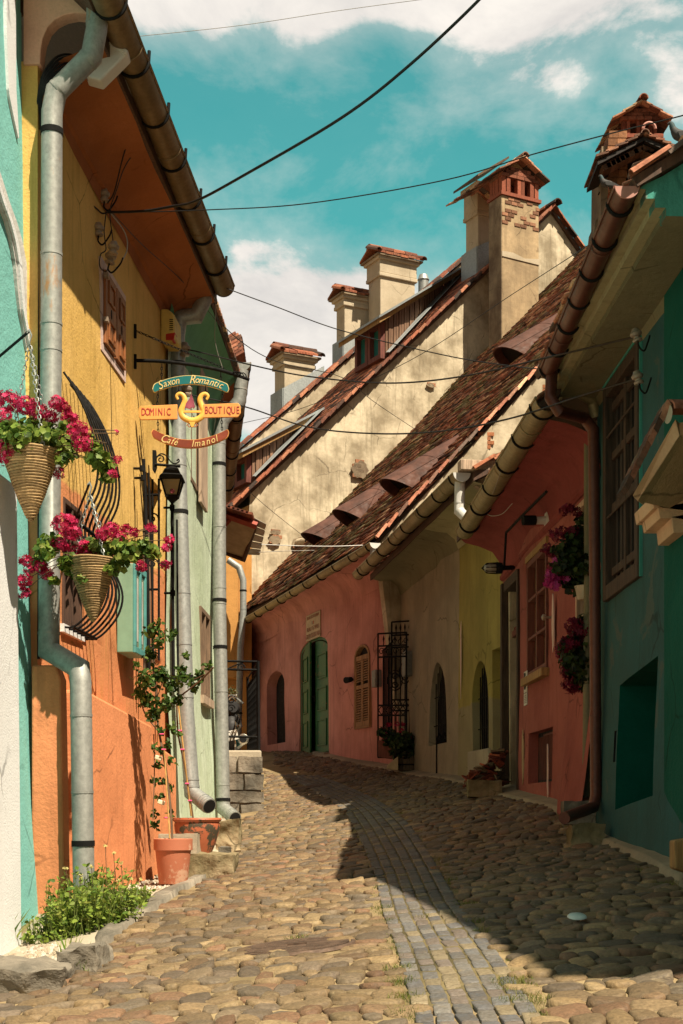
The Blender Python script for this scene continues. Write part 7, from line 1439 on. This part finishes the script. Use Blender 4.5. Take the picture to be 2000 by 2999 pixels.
# ---- lantern on scrolled bracket
def lantern():
    Y = 11.15; P = lambda x, y, d=0.: at(x, y, Y+d); t = thing('wall_lantern', 'black glazed lantern on a scrolled bracket below the shop sign', 'lantern', P(505, 1480)); k = F/Y
    b = MB(); b.prism([P(446, 1318), P(456, 1318), P(458, 1365), P(452, 1384), P(446, 1375)], Vector((0, .05, 0))); b.tube([P(454, 1360), P(528, 1366)], .011, 6); b.tube([P(503, 1362), P(503, 1372)], .008, 6)
    b.tube(catmull([P(459, 1338), P(472, 1329), P(487, 1335), P(500, 1352), P(512, 1358), P(524, 1352), P(523, 1345), P(517, 1350)], 5), .0055, 6); scroll(b, P(470, 1345), Vector((-1, 0, 0)), Vector((0, 0, 1)), .035, 1.3, 1, .005); b.build('bracket', M['iron'], t, True)
    c = P(504, 1400); r = lambda px: px/k; b = MB(); z = lambda y: (HY-y)/k
    def sq(r0, y0, r1, y1): return [Vector((c.x+sx*r0, Y+sy*r0, z(y0))) for sx, sy in ((-1, -1), (1, -1), (1, 1), (-1, 1))]+[Vector((c.x+sx*r1, Y+sy*r1, z(y1))) for sx, sy in ((-1, -1), (1, -1), (1, 1), (-1, 1))]
    for a in ((r(35), 1408, r(33), 1399), (r(33), 1399, r(26), 1391), (r(26), 1391, r(20), 1376), (r(20), 1376, r(12), 1370), (r(12), 1370, r(4), 1366)): b.hexa(sq(*a))
    b.build('cap', M['iron'], t, bevel=.003); b = MB()
    for sx in (-1, 1):
        for sy in (-1, 1): b.tube([Vector((c.x+sx*r(29), Y+sy*r(29), z(1408))), Vector((c.x+sx*r(17), Y+sy*r(17), z(1454)))], .007, 4)
    b.hexa(sq(r(19), 1458, r(19), 1452)); b.hexa(sq(r(5), 1472, r(17), 1458)); b.tube([P(504, 1470), P(504, 1480)], .012, 8); b.build('cage', M['iron'], t); b = MB(); b.hexa(sq(r(16), 1453, r(27), 1409)); b.build('panes', M['glass_y'], t)
    b = MB(); b.lathe(P(504, 1438, -r(26)), [(0, 0), (r(7), .0), (r(6), .012)], 12, Vector((0, -1, 0))); b.build('red_glass', M['burg'], t)
lantern()
def stand_pole(px, ys, Y, label, brk):
    t = thing('wall_pole', label, 'pole', at(px, ys[-1][1], Y)); b = MB(); b.tube([at(x, y, Y) for x, y in ys], .013, 8)
    b.tube([at(x+14, y+40, Y+.05) for x, y in ys], .009, 6); b.build('pole', M['iron'], t, True)
    for x, y in brk: m = MB(); m.tube([at(x-26, y, Y+.05), at(x+2, y, Y)], .010, 6); m.tube([at(x-2, y-8, Y), at(x-2, y+8, Y)], .02, 8); m.build('wall_clamp', M['iron'], t, True)
stand_pole(505, [(504, 1482), (506, 1760), (508, 2000)], 11.3, 'tall black pipe with clamps on the ochre wall under the lantern', [(506, 1487), (508, 1737), (509, 1985)])
stand_pole(426, [(420, 1345), (424, 1420), (432, 1700), (436, 1960)], 10.6, 'black pipe and cables running down the ochre wall beside the recessed window', [(418, 1372), (421, 1400)])
# ---- alarm siren, router box, coils, insulators
a = WL.u(470); c = WL.u(506, .12); t = thing('alarm_siren', 'yellowed alarm siren with a red flash under the eave of the ochre house', 'alarm', WL.P(a, 3.55)); b = MB()
z0, z1 = WL.hit(472, 1000)[1], WL.hit(472, 908)[1]; b.prism([WL.P(a, z0, 0), WL.P(a, z1, 0), WL.P(a, z1, .06), WL.P(a, z1-.05, .115), WL.P(a, z0+.02, .12), WL.P(a, z0, .10)], WL.d*.30); b.build('case', M['siren'], t, bevel=.012)
b = MB(); b.prism([WL.P(a-.004, z0+.002, .045), WL.P(a-.004, z0+.05, .045), WL.P(a-.004, z0+.06, .121), WL.P(a-.004, z0+.0, .11)], WL.d*.1); b.build('red_lens', M['red'], t); b = MB(); [b.box(WL.P(a-.002, z1-.09-.017*i, .09), .03, .004, .006) for i in range(6)]; b.build('grille_slots', M['black'], t)
Y = 8.3; t = thing('junction_box', 'white plastic junction box tilted under the gutter beside the upper downpipe', 'electrical box', at(300, 200, Y)); P = lambda x, y, d=0: at(x, y, Y+d)
b = MB(); b.prism([P(248, 222), P(310, 118), P(318, 108), P(376, 145), P(373, 156), P(294, 235)], Vector((0, .12, 0))); b.build('case', M['plastic_w'], t, bevel=.012); b = MB(); b.prism([P(314, 124, -.016), P(320, 110, -.016), P(374, 146, -.016), P(368, 158, -.016)], Vector((0, .05, 0))); b.build('lid', M['plastic_w'], t, bevel=.006); b = MB(); b.box(P(272, 228, .03), .07, .05, .012); b.build('cable_port', M['iron'], t)
t = thing('cable_coil', 'coil of black cable behind the bend of the upper downpipe', 'cable', at(130, 260, 8.15)); b = MB()
for i in range(7): b.tube(catmull([at(112+i*2, 380, 8.16), at(110+i*2, 300-i*2, 8.14), at(128+i*3, 215+i*6, 8.12), at(170+i*4, 165+i*8, 8.2), at(220, 165+i*8, 8.3), at(250-i*2, 210+i*6, 8.35)], 6), .007, 6)
b.tube(catmull([at(110, 300, 8.15), at(106, 600, 8.15), at(112, 1100, 8.15), at(114, 1600, 8.12), at(113, 1930, 8.1)], 4), .009, 6); b.build('cable_loops', M['cable'], t, True)
def insulator(p, d, label, hook=True, s=1.):
    t = thing('insulator', label, 'insulator', p); p = Vector(p); d = Vector(d).normalized(); b = MB(); b.lathe(p, [(0, .0), (.030*s, 0), (.034*s, .012*s), (.022*s, .022*s), (.022*s, .030*s), (.036*s, .038*s), (.040*s, .055*s), (.026*s, .07*s), (.020*s, .085*s), (0, .09*s)], 14, d); b.build('porcelain', M['porcelain'], t, True)
    if hook: b = MB(); b.tube(catmull([p, p-d*.04*s, p-d*.05*s+Vector((.03*s, 0, -.01)), p+Vector((.07*s, .02, .005)), p+Vector((.085*s, .03, .05*s))], 5), .006*s, 6); b.build('hook', M['iron'], t, True)
for (x, y, d, Yo, lb) in [(305, 590, (0, 0, 1), 9.65, 'black insulator high on the ochre wall where the cables meet'), (288, 690, (0, 0, 1), 9.55, 'small dark insulator on the ochre wall below the cable knot'), (320, 772, (.2, 0, 1), 9.5, 'pale insulator on a hook just above the shuttered attic window'), (330, 745, (.1, 0, 1), 9.4, 'hanging metal insulator cap under the cable knot')]:
    insulator(at(x, y, Yo), d, lb, x != 330)
insulator(at(541, 1042, 12.1), (0, 0, 1), 'cream insulator on the mint wall above the shop sign', False, 1.3); insulator(at(547, 1160, 12.1), (0, 0, 1), 'dark insulator on the mint wall behind the shop sign', False, 1.2)
insulator(at(1868, 1000, 8.3), (-.25, 0, 1), 'upper white insulator on the dark teal wall beside the barred window', True, .9); insulator(at(1872, 1124, 8.3), (-.25, 0, 1), 'lower white insulator on the dark teal wall beside the barred window', True, .9)
# ---- overhead cables
def cable(pts, r, label, m='cable', k=8):
    b = MB(); b.tube(catmull([at(*p) for p in pts], k), r, 6); tag(b.build('overhead_cable', M[m], None, True), label, 'cable')
cable([(312, 622, 9.6), (420, 618, 9.5), (500, 605, 9.3), (575, 588, 9.0), (720, 510, 8.6), (1000, 345, 8), (1200, 190, 7.6), (1412, -10, 7.2), (1500, -120, 7)], .0085, 'thickest black cable climbing steeply over the sky to the upper right')
cable([(312, 624, 9.6), (600, 615, 9.4), (900, 596, 9), (1300, 528, 8.4), (1560, 452, 8), (1800, 388, 7.7), (2000, 338, 7.4), (2200, 280, 7.2)], .0035, 'thin cable crossing the sky just in front of both tall brick chimneys')
cable([(650, 840, 12), (800, 895, 12.2), (1000, 968, 12.4), (1300, 1040, 11.8), (1480, 1070, 11), (1612, 1084, 10.2)], .0045, 'thin cable from the end of the ochre gutter to the red-brown gutter')
cable([(541, 1022, 12.1), (600, 1035, 12), (740, 1070, 11.8), (900, 1102, 11.4), (1130, 1122, 10.8), (1350, 1103, 10), (1600, 1048, 9.2), (1866, 985, 8.3)], .006, 'upper black cable strung between the cream insulator and the dark teal wall')
cable([(547, 1155, 12.1), (720, 1192, 11.9), (900, 1250, 11.5), (1100, 1270, 11), (1300, 1262, 10.3), (1500, 1224, 9.6), (1700, 1160, 8.9), (1870, 1108, 8.3)], .006, 'lower black cable passing in front of the cream gable and the salmon roof')
cable([(600, 850, 12.2), (655, 955, 12.5), (800, 1055, 14), (1000, 1105, 17), (1100, 1180, 20), (1232, 1268, 26)], .004, 'thin line dropping from the mint eave across the gable to the far roof')
cable([(700, 1242, 15), (900, 1190, 14.5), (1200, 1056, 13), (1500, 862, 11), (1750, 700, 9), (2010, 520, 7.2), (2200, 380, 6.5)], .0028, 'hair-thin line rising diagonally past the front of the red-brown gutter')
cable([(390, 108, 8.6), (700, 75, 8.6), (1000, 30, 8.5), (1300, -10, 8.4)], .0016, 'pale thread crossing the clouds at the top of the sky', 'cable_g')
cable([(755, 1594, 19), (850, 1598, 19.3), (970, 1600, 19.6), (1062, 1597, 19.8)], .006, 'upper white washing line between porch roof and salmon gutter', 'plastic_w')
cable([(748, 1618, 19), (830, 1614, 19.5), (920, 1612, 20)], .005, 'lower grey line between the porch roof and the salmon roof', 'cable_g')
cable([(730, 1440, 20), (800, 1500, 22), (905, 1583, 26)], .004, 'short slack wire in front of the lower part of the cream gable')
cable([(182, 420, 8.9), (190, 520, 9), (215, 570, 9.2), (275, 605, 9.5), (300, 625, 9.6), (325, 615, 9.6)], .006, 'drooping black wire between downpipe and cable knot on the ochre wall')
cable([(392, 365, 9.3), (360, 460, 9.4), (335, 560, 9.5), (315, 595, 9.6)], .005, 'slanting black wire from the ochre eave down to the insulator')
cable([(428, 408, 9.5), (370, 480, 9.5), (340, 560, 9.5), (322, 620, 9.6), (330, 700, 9.5), (332, 745, 9.4)], .0035, 'thinner twisted wire beside the slanting one under the ochre eave')
cable([(310, 625, 9.6), (305, 680, 9.55), (310, 730, 9.5), (295, 745, 9.5), (292, 780, 9.5), (310, 795, 9.45), (320, 775, 9.4)], .004, 'looped wire hanging below the cable knot on the ochre wall')
cable([(325, 625, 9.6), (365, 680, 9.7), (372, 730, 9.7), (350, 775, 9.6), (338, 785, 9.6)], .0045, 'grey bowed wire ending in a clamp beside the shuttered attic window', 'cable_g')
cable([(325, 620, 9.6), (420, 720, 10.5), (530, 820, 11.6), (640, 950, 13), (690, 1040, 15)], .0035, 'thin wire running under the ochre soffit towards the mint house')
cable([(622, 850, 12.1), (632, 900, 12.2), (630, 1000, 12.3), (655, 1090, 12.4)], .003, 'loose wire dangling in front of the green soffit', 'cable_g')
cable([(1465, 1385, 11), (1445, 1440, 12), (1420, 1490, 13), (1435, 1510, 12.8), (1470, 1505, 12.4), (1500, 1475, 12)], .003, 'wire looped under the olive gutter of the raspberry house', 'cable_g')
# ---- retaining wall, railing, motorcycle
def terrace():
    Yr = 17.0; x1 = at(770, 0, Yr).x; zt = at(0, 2197, Yr).z; T = thing('retaining_wall', 'low wall of grey stone blocks with a concrete top below the iron railing', 'wall', (x1-.5, Yr, -.1)); b = MB()
    b.hexa([Vector((-3, Yr+.03, -.6)), Vector((x1-.02, Yr+.03, -.6)), Vector((x1-.6, 27.2, -.6)), Vector((-5, 27.2, -.6)), Vector((-3, Yr+.03, zt)), Vector((x1-.02, Yr+.03, zt)), Vector((x1-.6, 27.2, zt+.12)), Vector((-5, 27.2, zt+.12))]); b.build('core', M['mortar'], T, bevel=.02)
    rows = [(2216, 2262, [(-40, 640), (645, 692), (697, 768)]), (2267, 2312, [(600, 712), (718, 771)]), (2318, 2350, [(610, 665), (668, 770)]), (2356, 2400, [(600, 700), (706, 771)])]
    for ya, yb, xs in rows:
        for xa, xb in xs:
            xa = max(xa, 480); A = at(xa, yb, Yr); B_ = at(xb, ya, Yr); bm = bmesh.new(); bmesh.ops.create_cube(bm, size=1); bmesh.ops.subdivide_edges(bm, edges=bm.edges, cuts=5, use_grid_fill=True); w, h = B_.x-A.x, B_.z-A.z
            for v in bm.verts: q = Vector((v.co.x*w, v.co.y*.12, v.co.z*h)); v.co = q+mnoise.noise_vector(q*7+Vector((xa*.1, ya*.1, 0)))*.018+Vector(((A.x+B_.x)/2, Yr+.04, (A.z+B_.z)/2))
            me = bpy.data.meshes.new('block'); bm.to_mesh(me); bm.free(); finish(me, 'stone_block', M['rock'], T, True)
    R = thing('iron_railing', 'black wrought iron railing with twisted bars on the low stone wall', 'railing', (x1-.1, Yr+.1, zt)); b = MB(); Yq = Yr+.12; P = lambda x, y, d=0: at(x, y, Yq+d)
    for y in (1938, 1962, 2159): b.tube([P(560, y-4), P(754, y)], .014, 4)
    b.tube([P(755, 1936), P(757, 2200)], .022, 4); e = Vector((-.32, 3.0, .1))
    for y in (1940, 1966, 2150): b.tube([P(755, y), P(755, y)+e], .014, 4)
    b.tube([P(755, 1936)+e, P(757, 2190)+e], .02, 4); b.build('frame', M['iron'], R); b = MB()
    for i in range(1, 12):
        q = e*(i/12); p0, p1 = P(757, 2195)+q, P(755, 1966)+q
        for s in range(2): b.tube([p0.lerp(p1, j/40)+Vector((.012*math.cos(j*.9+s*3.14), .012*math.sin(j*.9+s*3.14), 0)) for j in range(41)], .007, 4)
    b.build('twisted_bars', M['iron'], R, True); b = MB()
    for cx_, cy, r in ((678, 2050, .06), (676, 2075, .05), (705, 1955, .05)): scroll(b, P(cx_, cy), Vector((1, 0, 0)), Vector((0, 0, 1)), r, 1.3, 1, .008)
    b.tube([P(664, 1960), P(690, 1948), P(712, 1940)], .008, 5); b.build('scrolls', M['iron'], R, True)
    # motorcycle seen from behind
    Ym = 18.0; P = lambda x, y, d=0: at(x, y, Ym+d); K = thing('motorcycle', 'small motorcycle with black seat and number plate parked behind the railing', 'motorcycle', P(680, 2200)); zt2 = zt+.03; k = F/Ym
    c = Vector((P(672, 0).x, Ym+.15, zt2+.26)); ax = Vector((1, .15, 0)).normalized()
    for nm, cc in (('rear_wheel', c), ('front_wheel', c+Vector((-.2, 1.15, 0)))):
        b = MB(); b.lathe(cc-ax*.045, [(.19, 0), (.25, .005), (.265, .045), (.25, .085), (.19, .09), (.19, 0)], 26, ax); w = b.build(nm, M['rubber'], K, True); b = MB(); b.lathe(cc-ax*.02, [(.19, 0), (.19, .04), (.165, .04), (.165, 0), (.19, 0)], 24, ax); b.lathe(cc-ax*.05, [(0, 0), (.035, 0), (.035, .1), (0, .1)], 10, ax)
        for j in range(5): a_ = j/5*6.283; v = Vector((0, math.cos(a_), math.sin(a_))); b.tube([cc, cc+v*.17], .012, 5)
        b.build('rim', M['chrome'], w, True)
    b = MB(); S0 = P(672, 2085); b.tube(catmull([S0+Vector((.05, -.05, .05)), S0+Vector((-.02, .3, .02)), S0+Vector((-.06, .6, -.02)), S0+Vector((-.1, .8, .0))], 5), [.06]+[.10]*14+[.07], 12); b.build('seat', M['rubber'], K, True)
    b = MB(); b.prism([P(655, 2055), P(668, 2060), P(684, 2100), (P(676, 2130)), P(655, 2130)], Vector((-.05, .5, 0))); b.build('tail_body', M['redp'], K, bevel=.02)
    b = MB(); b.prism([P(662, 2048, -.02), P(672, 2062, -.02), P(700, 2105, -.02), P(706, 2126, -.02), P(694, 2118, -.02), P(676, 2098, -.02)], Vector((0, .3, 0))); b.build('mudguard', M['rubber'], K, bevel=.01)
    b = MB(); q = [P(668, 2142, -.12), P(693, 2136, -.12), P(700, 2166, -.12), P(668, 2174, -.12)]; b.prism([P(655, 2144, -.12), P(693, 2136, -.12), P(699, 2164, -.12), P(655, 2174, -.12)], Vector((0, .012, 0))); pl = b.build('number_plate', M['plate'], K)
    xd = (P(693, 2136)-P(655, 2144)).normalized(); text('C07', 'plate_number', .085, frameM(P(677, 2148, -.123), xd, xd.cross(Vector((0, 1, 0)))*-1), M['letter_k'], pl, .001, 0, .8); text('JY 8', 'plate_number', .07, frameM(P(677, 2165, -.123), xd, xd.cross(Vector((0, 1, 0)))*-1), M['letter_k'], pl, .001, 0, .8)
    b = MB(); b.tube([P(712, 2165, -.05), P(702, 2172, .5), P(690, 2180, .9)], [.07, .06, .03], 16); ex = b.build('exhaust', M['chrome'], K, True); b = MB(); b.lathe(P(712, 2165, -.052), [(0, 0), (.03, 0), (.032, .006), (.045, .006), (.062, .004), (.07, 0)], 18, Vector((0, -1, 0))); b.build('end_ring', M['chrome'], ex, True); b = MB(); b.lathe(P(712, 2165, -.06), [(0, 0), (.045, 0)], 14, Vector((0, -1, 0))); b.build('exhaust_mouth', M['black'], ex)
    b = MB(); b.prism([P(690, 2165, .1), P(702, 2160, .1), P(706, 2178, .1), P(692, 2190, .1)], Vector((0, .4, 0))); b.build('side_panel', M['tealp'], K, bevel=.01); b = MB(); b.tube([P(650, 2070, .9), P(668, 2050, .85), P(676, 2038, .8), P(694, 2046, .8), P(712, 2060, .8)], .014, 8); b.build('handlebar', M['chrome'], K, True)
    b = MB(); b.box(P(681, 2040, .8), .12, .02, .05); b.build('mirror', M['chrome'], K, bevel=.01); b = MB(); b.lathe(P(694, 2128, -.02), [(0, 0), (.035, 0), (.03, .04), (0, .05)], 12, Vector((.8, -.5, 0))); b.build('indicator', M['chrome'], K, True)
terrace()
t = thing('wall_planter', 'small fern in an iron holder on the amber wall behind the railing', 'plant', at(676, 2040, 24)); foliage('leaves', [(at(676, 2020, 24), .12), (at(680, 2035, 24), .1)], 4000, .03, t, pleaf, np.array([(.08, .09, .03), (.12, .12, .04)]))
b = MB(); scroll(b, at(678, 2060, 24), Vector((1, 0, 0)), Vector((0, 0, 1)), .08, 1.3); b.build('holder', M['iron'], t, True)
# ---- barrel planter by the iron gates
def barrel():
    Y = 19.15; c = at(1192, 2256, Y); t = thing('barrel_planter', 'low stave barrel beside the iron gates at the beige wall', 'planter', c); R = 30/F*Y; H = 55/F*Y; b = MB(); n = 18
    for i in range(n):
        a0, a1 = (i+.06)/n*6.2832, (i+.94)/n*6.2832; f = lambda a, r, z: Vector((c.x+r*math.cos(a), Y+r*math.sin(a), c.z+z)); b.hexa([f(a0, R*.88, 0), f(a1, R*.88, 0), f(a1, R*.98, 0), f(a0, R*.98, 0), f(a0, R*.96, H), f(a1, R*.96, H), f(a1, R*1.05, H), f(a0, R*1.05, H)])
    b.build('staves', M['barrel'], t); b = MB(); b.lathe(c, [(R*1.0, H*.25), (R*1.02, H*.25), (R*1.03, H*.33), (R*1.0, H*.33)], 24); b.lathe(c, [(R*1.03, H*.75), (R*1.05, H*.75), (R*1.06, H*.83), (R*1.03, H*.83)], 24); b.build('hoop', M['iron'], t); b = MB(); b.lathe(c, [(0, H*.9), (R*.95, H*.9)], 20); b.build('soil', M['soil'], t)
    b = MB(); b.hexa([at(1132, 2252, 18.9), at(1166, 2256, 18.8), at(1166, 2256, 19.2), at(1132, 2252, 19.3), at(1134, 2240, 18.9), at(1166, 2215, 18.8), at(1166, 2215, 19.2), at(1134, 2240, 19.3)]); tag(b.build('wooden_box', M['oak'], None, bevel=.01), 'pale slanted wooden box end left of the barrel planter', 'box')
    t = thing('geranium_bush', 'dark bush of pink geraniums growing from the barrel planter', 'plant', at(1180, 2200, Y)); Q = lambda x, y: at(x, y, Y-.05+random.uniform(-.12, .1)); pal = np.array([(.03, .06, .02), (.05, .09, .03), (.02, .035, .015), (.07, .11, .03)])
    foliage('leaves', [(Q(1180, 2170), .17), (Q(1150, 2165), .15), (Q(1205, 2170), .14), (Q(1170, 2200), .15), (Q(1195, 2205), .13), (Q(1120, 2145), .09), (Q(1213, 2195), .09), (Q(1140, 2150), .1), (Q(1168, 2225), .08)], 9000, .028, t, gleaf, pal); blossoms('blossoms', [(Q(x, y), .035) for x, y in [(1117, 2138), (1110, 2150), (1128, 2150), (1146, 2143), (1138, 2122), (1162, 2120), (1175, 2140), (1185, 2125), (1178, 2120), (1172, 2160), (1198, 2162), (1128, 2165), (1215, 2155), (1186, 2172), (1160, 2165)]], 9000, .022, t)
    b = MB(); b.hexa([at(1104, 2218, 19.3), at(1150, 2224, 19.1), at(1150, 2224, 19.5), at(1104, 2218, 19.6), at(1104, 2168, 19.3), at(1150, 2170, 19.1), at(1150, 2170, 19.5), at(1104, 2168, 19.6)]); tag(b.build('flower_trough', M['wood_r'], None, bevel=.015), 'dark red-brown trough behind the left iron gate leaf', 'planter')
barrel()
# ---- petunias and geraniums on the raspberry house
dk = np.array([(.16, .012, .035), (.11, .008, .03), (.22, .015, .05)]); pk = np.array([(.50, .05, .28), (.60, .10, .36), (.42, .03, .2)]); dg = np.array([(.03, .055, .015), (.05, .08, .02), (.02, .03, .012)])
Y = 10.35; Q = lambda x, y: at(x, y, Y+random.uniform(-.12, .08))
t = thing('window_box_geraniums', 'upper hanging pot of bright pink and dark red flowers beside the red-brown downpipe', 'hanging flowers', at(1700, 1740, Y)); b = MB(); b.lathe(at(1712, 1757, Y), [(0, 0), (.05, 0), (.075, .10), (.07, .10), (0, .09)], 18); b.build('pot', M['pot_c'], t, True)
foliage('leaves', [(Q(1700, 1560), .09), (Q(1680, 1590), .10), (Q(1705, 1620), .10), (Q(1660, 1640), .09), (Q(1690, 1660), .12), (Q(1650, 1690), .09), (Q(1690, 1710), .11), (Q(1640, 1610), .07), (Q(1715, 1520), .07), (Q(1712, 1680), .12), (Q(1640, 1660), .07)], 12000, .024, t, gleaf, dg)
blossoms('dark_blossoms', [(Q(x, y), .042) for x, y in [(1664, 1488), (1655, 1500), (1690, 1500), (1622, 1560), (1636, 1575), (1650, 1555), (1668, 1560), (1600, 1605), (1612, 1620), (1615, 1660), (1628, 1632), (1680, 1555)]], 12000, .020, t, dk)
blossoms('pink_blossoms', [(Q(x, y), .045) for x, y in [(1632, 1650), (1618, 1672), (1612, 1690), (1608, 1705), (1625, 1690), (1658, 1690), (1662, 1650), (1708, 1670), (1625, 1715), (1640, 1665)]], 14000, .021, t, pk)
t = thing('hanging_petunias', 'lower hanging mass of dark burgundy petunias against the raspberry wall', 'hanging flowers', at(1695, 2010, Y)); foliage('leaves', [(Q(1710, 1820), .08), (Q(1700, 1860), .10), (Q(1690, 1900), .14), (Q(1700, 1950), .14), (Q(1680, 1930), .12), (Q(1712, 1990), .10)], 12000, .022, t, gleaf, dg)
blossoms('dark_blossoms', [(Q(x, y), .07) for x, y in [(1680, 1835), (1700, 1850), (1660, 1890), (1685, 1880), (1710, 1890), (1648, 1925), (1670, 1930), (1700, 1925), (1665, 1965), (1690, 1965), (1715, 1960), (1680, 2000), (1700, 2005), (1718, 2010), (1655, 1900), (1672, 2010)]], 5500, .030, t, dk)
b = MB(); b.lathe(at(1735, 1850, Y), [(0, 0), (.05, 0), (.08, .12), (0, .12)], 16); b.build('pot', M['pot_c'], t, True)
# ---- heap of broken tiles, post, litter, pigeons
t = thing('broken_tile_heap', 'heap of broken red tiles and stones at the foot of the yellow-green wall', 'rubble heap', gp(1430, 2290))
for i in range(70):
    f = random.random(); px = 1372+f*100; top = 2285-f*100; py = random.uniform(top, 2300-f*5); Y = 13.7+random.uniform(-.15, .35); b = MB(); p = at(px, py, Y)
    b.box(p, random.uniform(.07, .15), random.uniform(.05, .11), random.uniform(.010, .02), (Matrix.Rotation(random.uniform(0, 6), 3, 'Z') @ Matrix.Rotation(random.gauss(0, .5), 3, 'X') @ Matrix.Rotation(random.gauss(-.4, .4), 3, 'Y'))); b.col = (1, 1, 1)
    col = np.array([(.24, .06, .035), (.30, .085, .045), (.16, .045, .03), (.18, .13, .08)][random.randrange(4)]); b.c = [tuple(col*random.uniform(.7, 1.2))]*8; b.build('broken_tile', M['brick'], t)
rock('stone_block', 'mossy slab lying in front of the broken tile heap', 1372, 1470, 2284, 2304, 13.4, .15, 'rock_m', .012, seed=11)
m = MB(); m.prism([at(1976, 2462, 6.9), at(2020, 2455, 6.9), at(2020, 2560, 6.9), at(1976, 2545, 6.9)], Vector((0, .12, 0))); tag(m.build('wooden_post', M['wood_y'], None, bevel=.01), 'stub of a brown wooden post at the right edge by the teal wall', 'post')
p = gp(1690, 2685, .035); m = MB(); m.lathe(p, [(0, .012), (.035, .010), (.042, .004), (.043, 0), (0, 0)], 20, Vector((.0, -.25, 1)).normalized()); tag(m.build('plastic_lid', M['litter'], None, True), 'pale blue plastic lid lying on the shaded cobbles', 'lid')
def pigeon(p, face, label, s=1.):
    t = thing('pigeon', label, 'pigeon', p); bm = bmesh.new(); f = Vector(face).normalized(); z = Vector((0, 0, 1)); pts = [(-.17, .0, .012), (-.10, .035, .030), (-.02, .065, .052), (.05, .095, .050), (.085, .145, .030), (.10, .185, .026), (.115, .20, .020), (.14, .195, .005)]
    b = MB(); b.col = (1, 1, 1); c = catmull([Vector((x, y, 0)) for x, y, r in pts], 4); rr = np.interp(np.linspace(0, 1, len(c)), np.linspace(0, 1, len(pts)), [r for *_, r in pts]); P = [Vector(p)+(f*q.x+z*(q.y+.03))*s for q in c]
    b.tube(P, [r*s for r in rr], 12); n = len(P); b.c = [tuple(np.array((.05, .09, .10) if 16 < i//12 < 24 else (.07, .07, .07))*random.uniform(.9, 1.1)) for i in range(n*12)]; b.build('body', M['pigeon'], t, True)
    sd = f.cross(z)
    for q in (1, -1): m = MB(); m.col = (.06, .06, .06); m.prism([Vector(p)+(f*x+z*y)*s+sd*q*.045*s for x, y in ((.05, .13), (.03, .08), (-.06, .06), (-.17, .04), (-.08, .10), (0, .13))], sd*q*.008*s); m.build('wing', M['pigeon'], t); m = MB(); m.tube([Vector(p)+z*.06*s+sd*q*.02*s, Vector(p)+sd*q*.02*s], .005*s, 5); m.build('leg', M['terra'], t)
pigeon(at(1999, 432, 9.0), (-1, .1, .0), 'dark-necked pigeon perched on the tile edge at the top right', .68); pigeon(at(1782, 562, 10.9), (-1, .2, 0), 'pigeon half hidden beside the ruined brick chimney', .55)
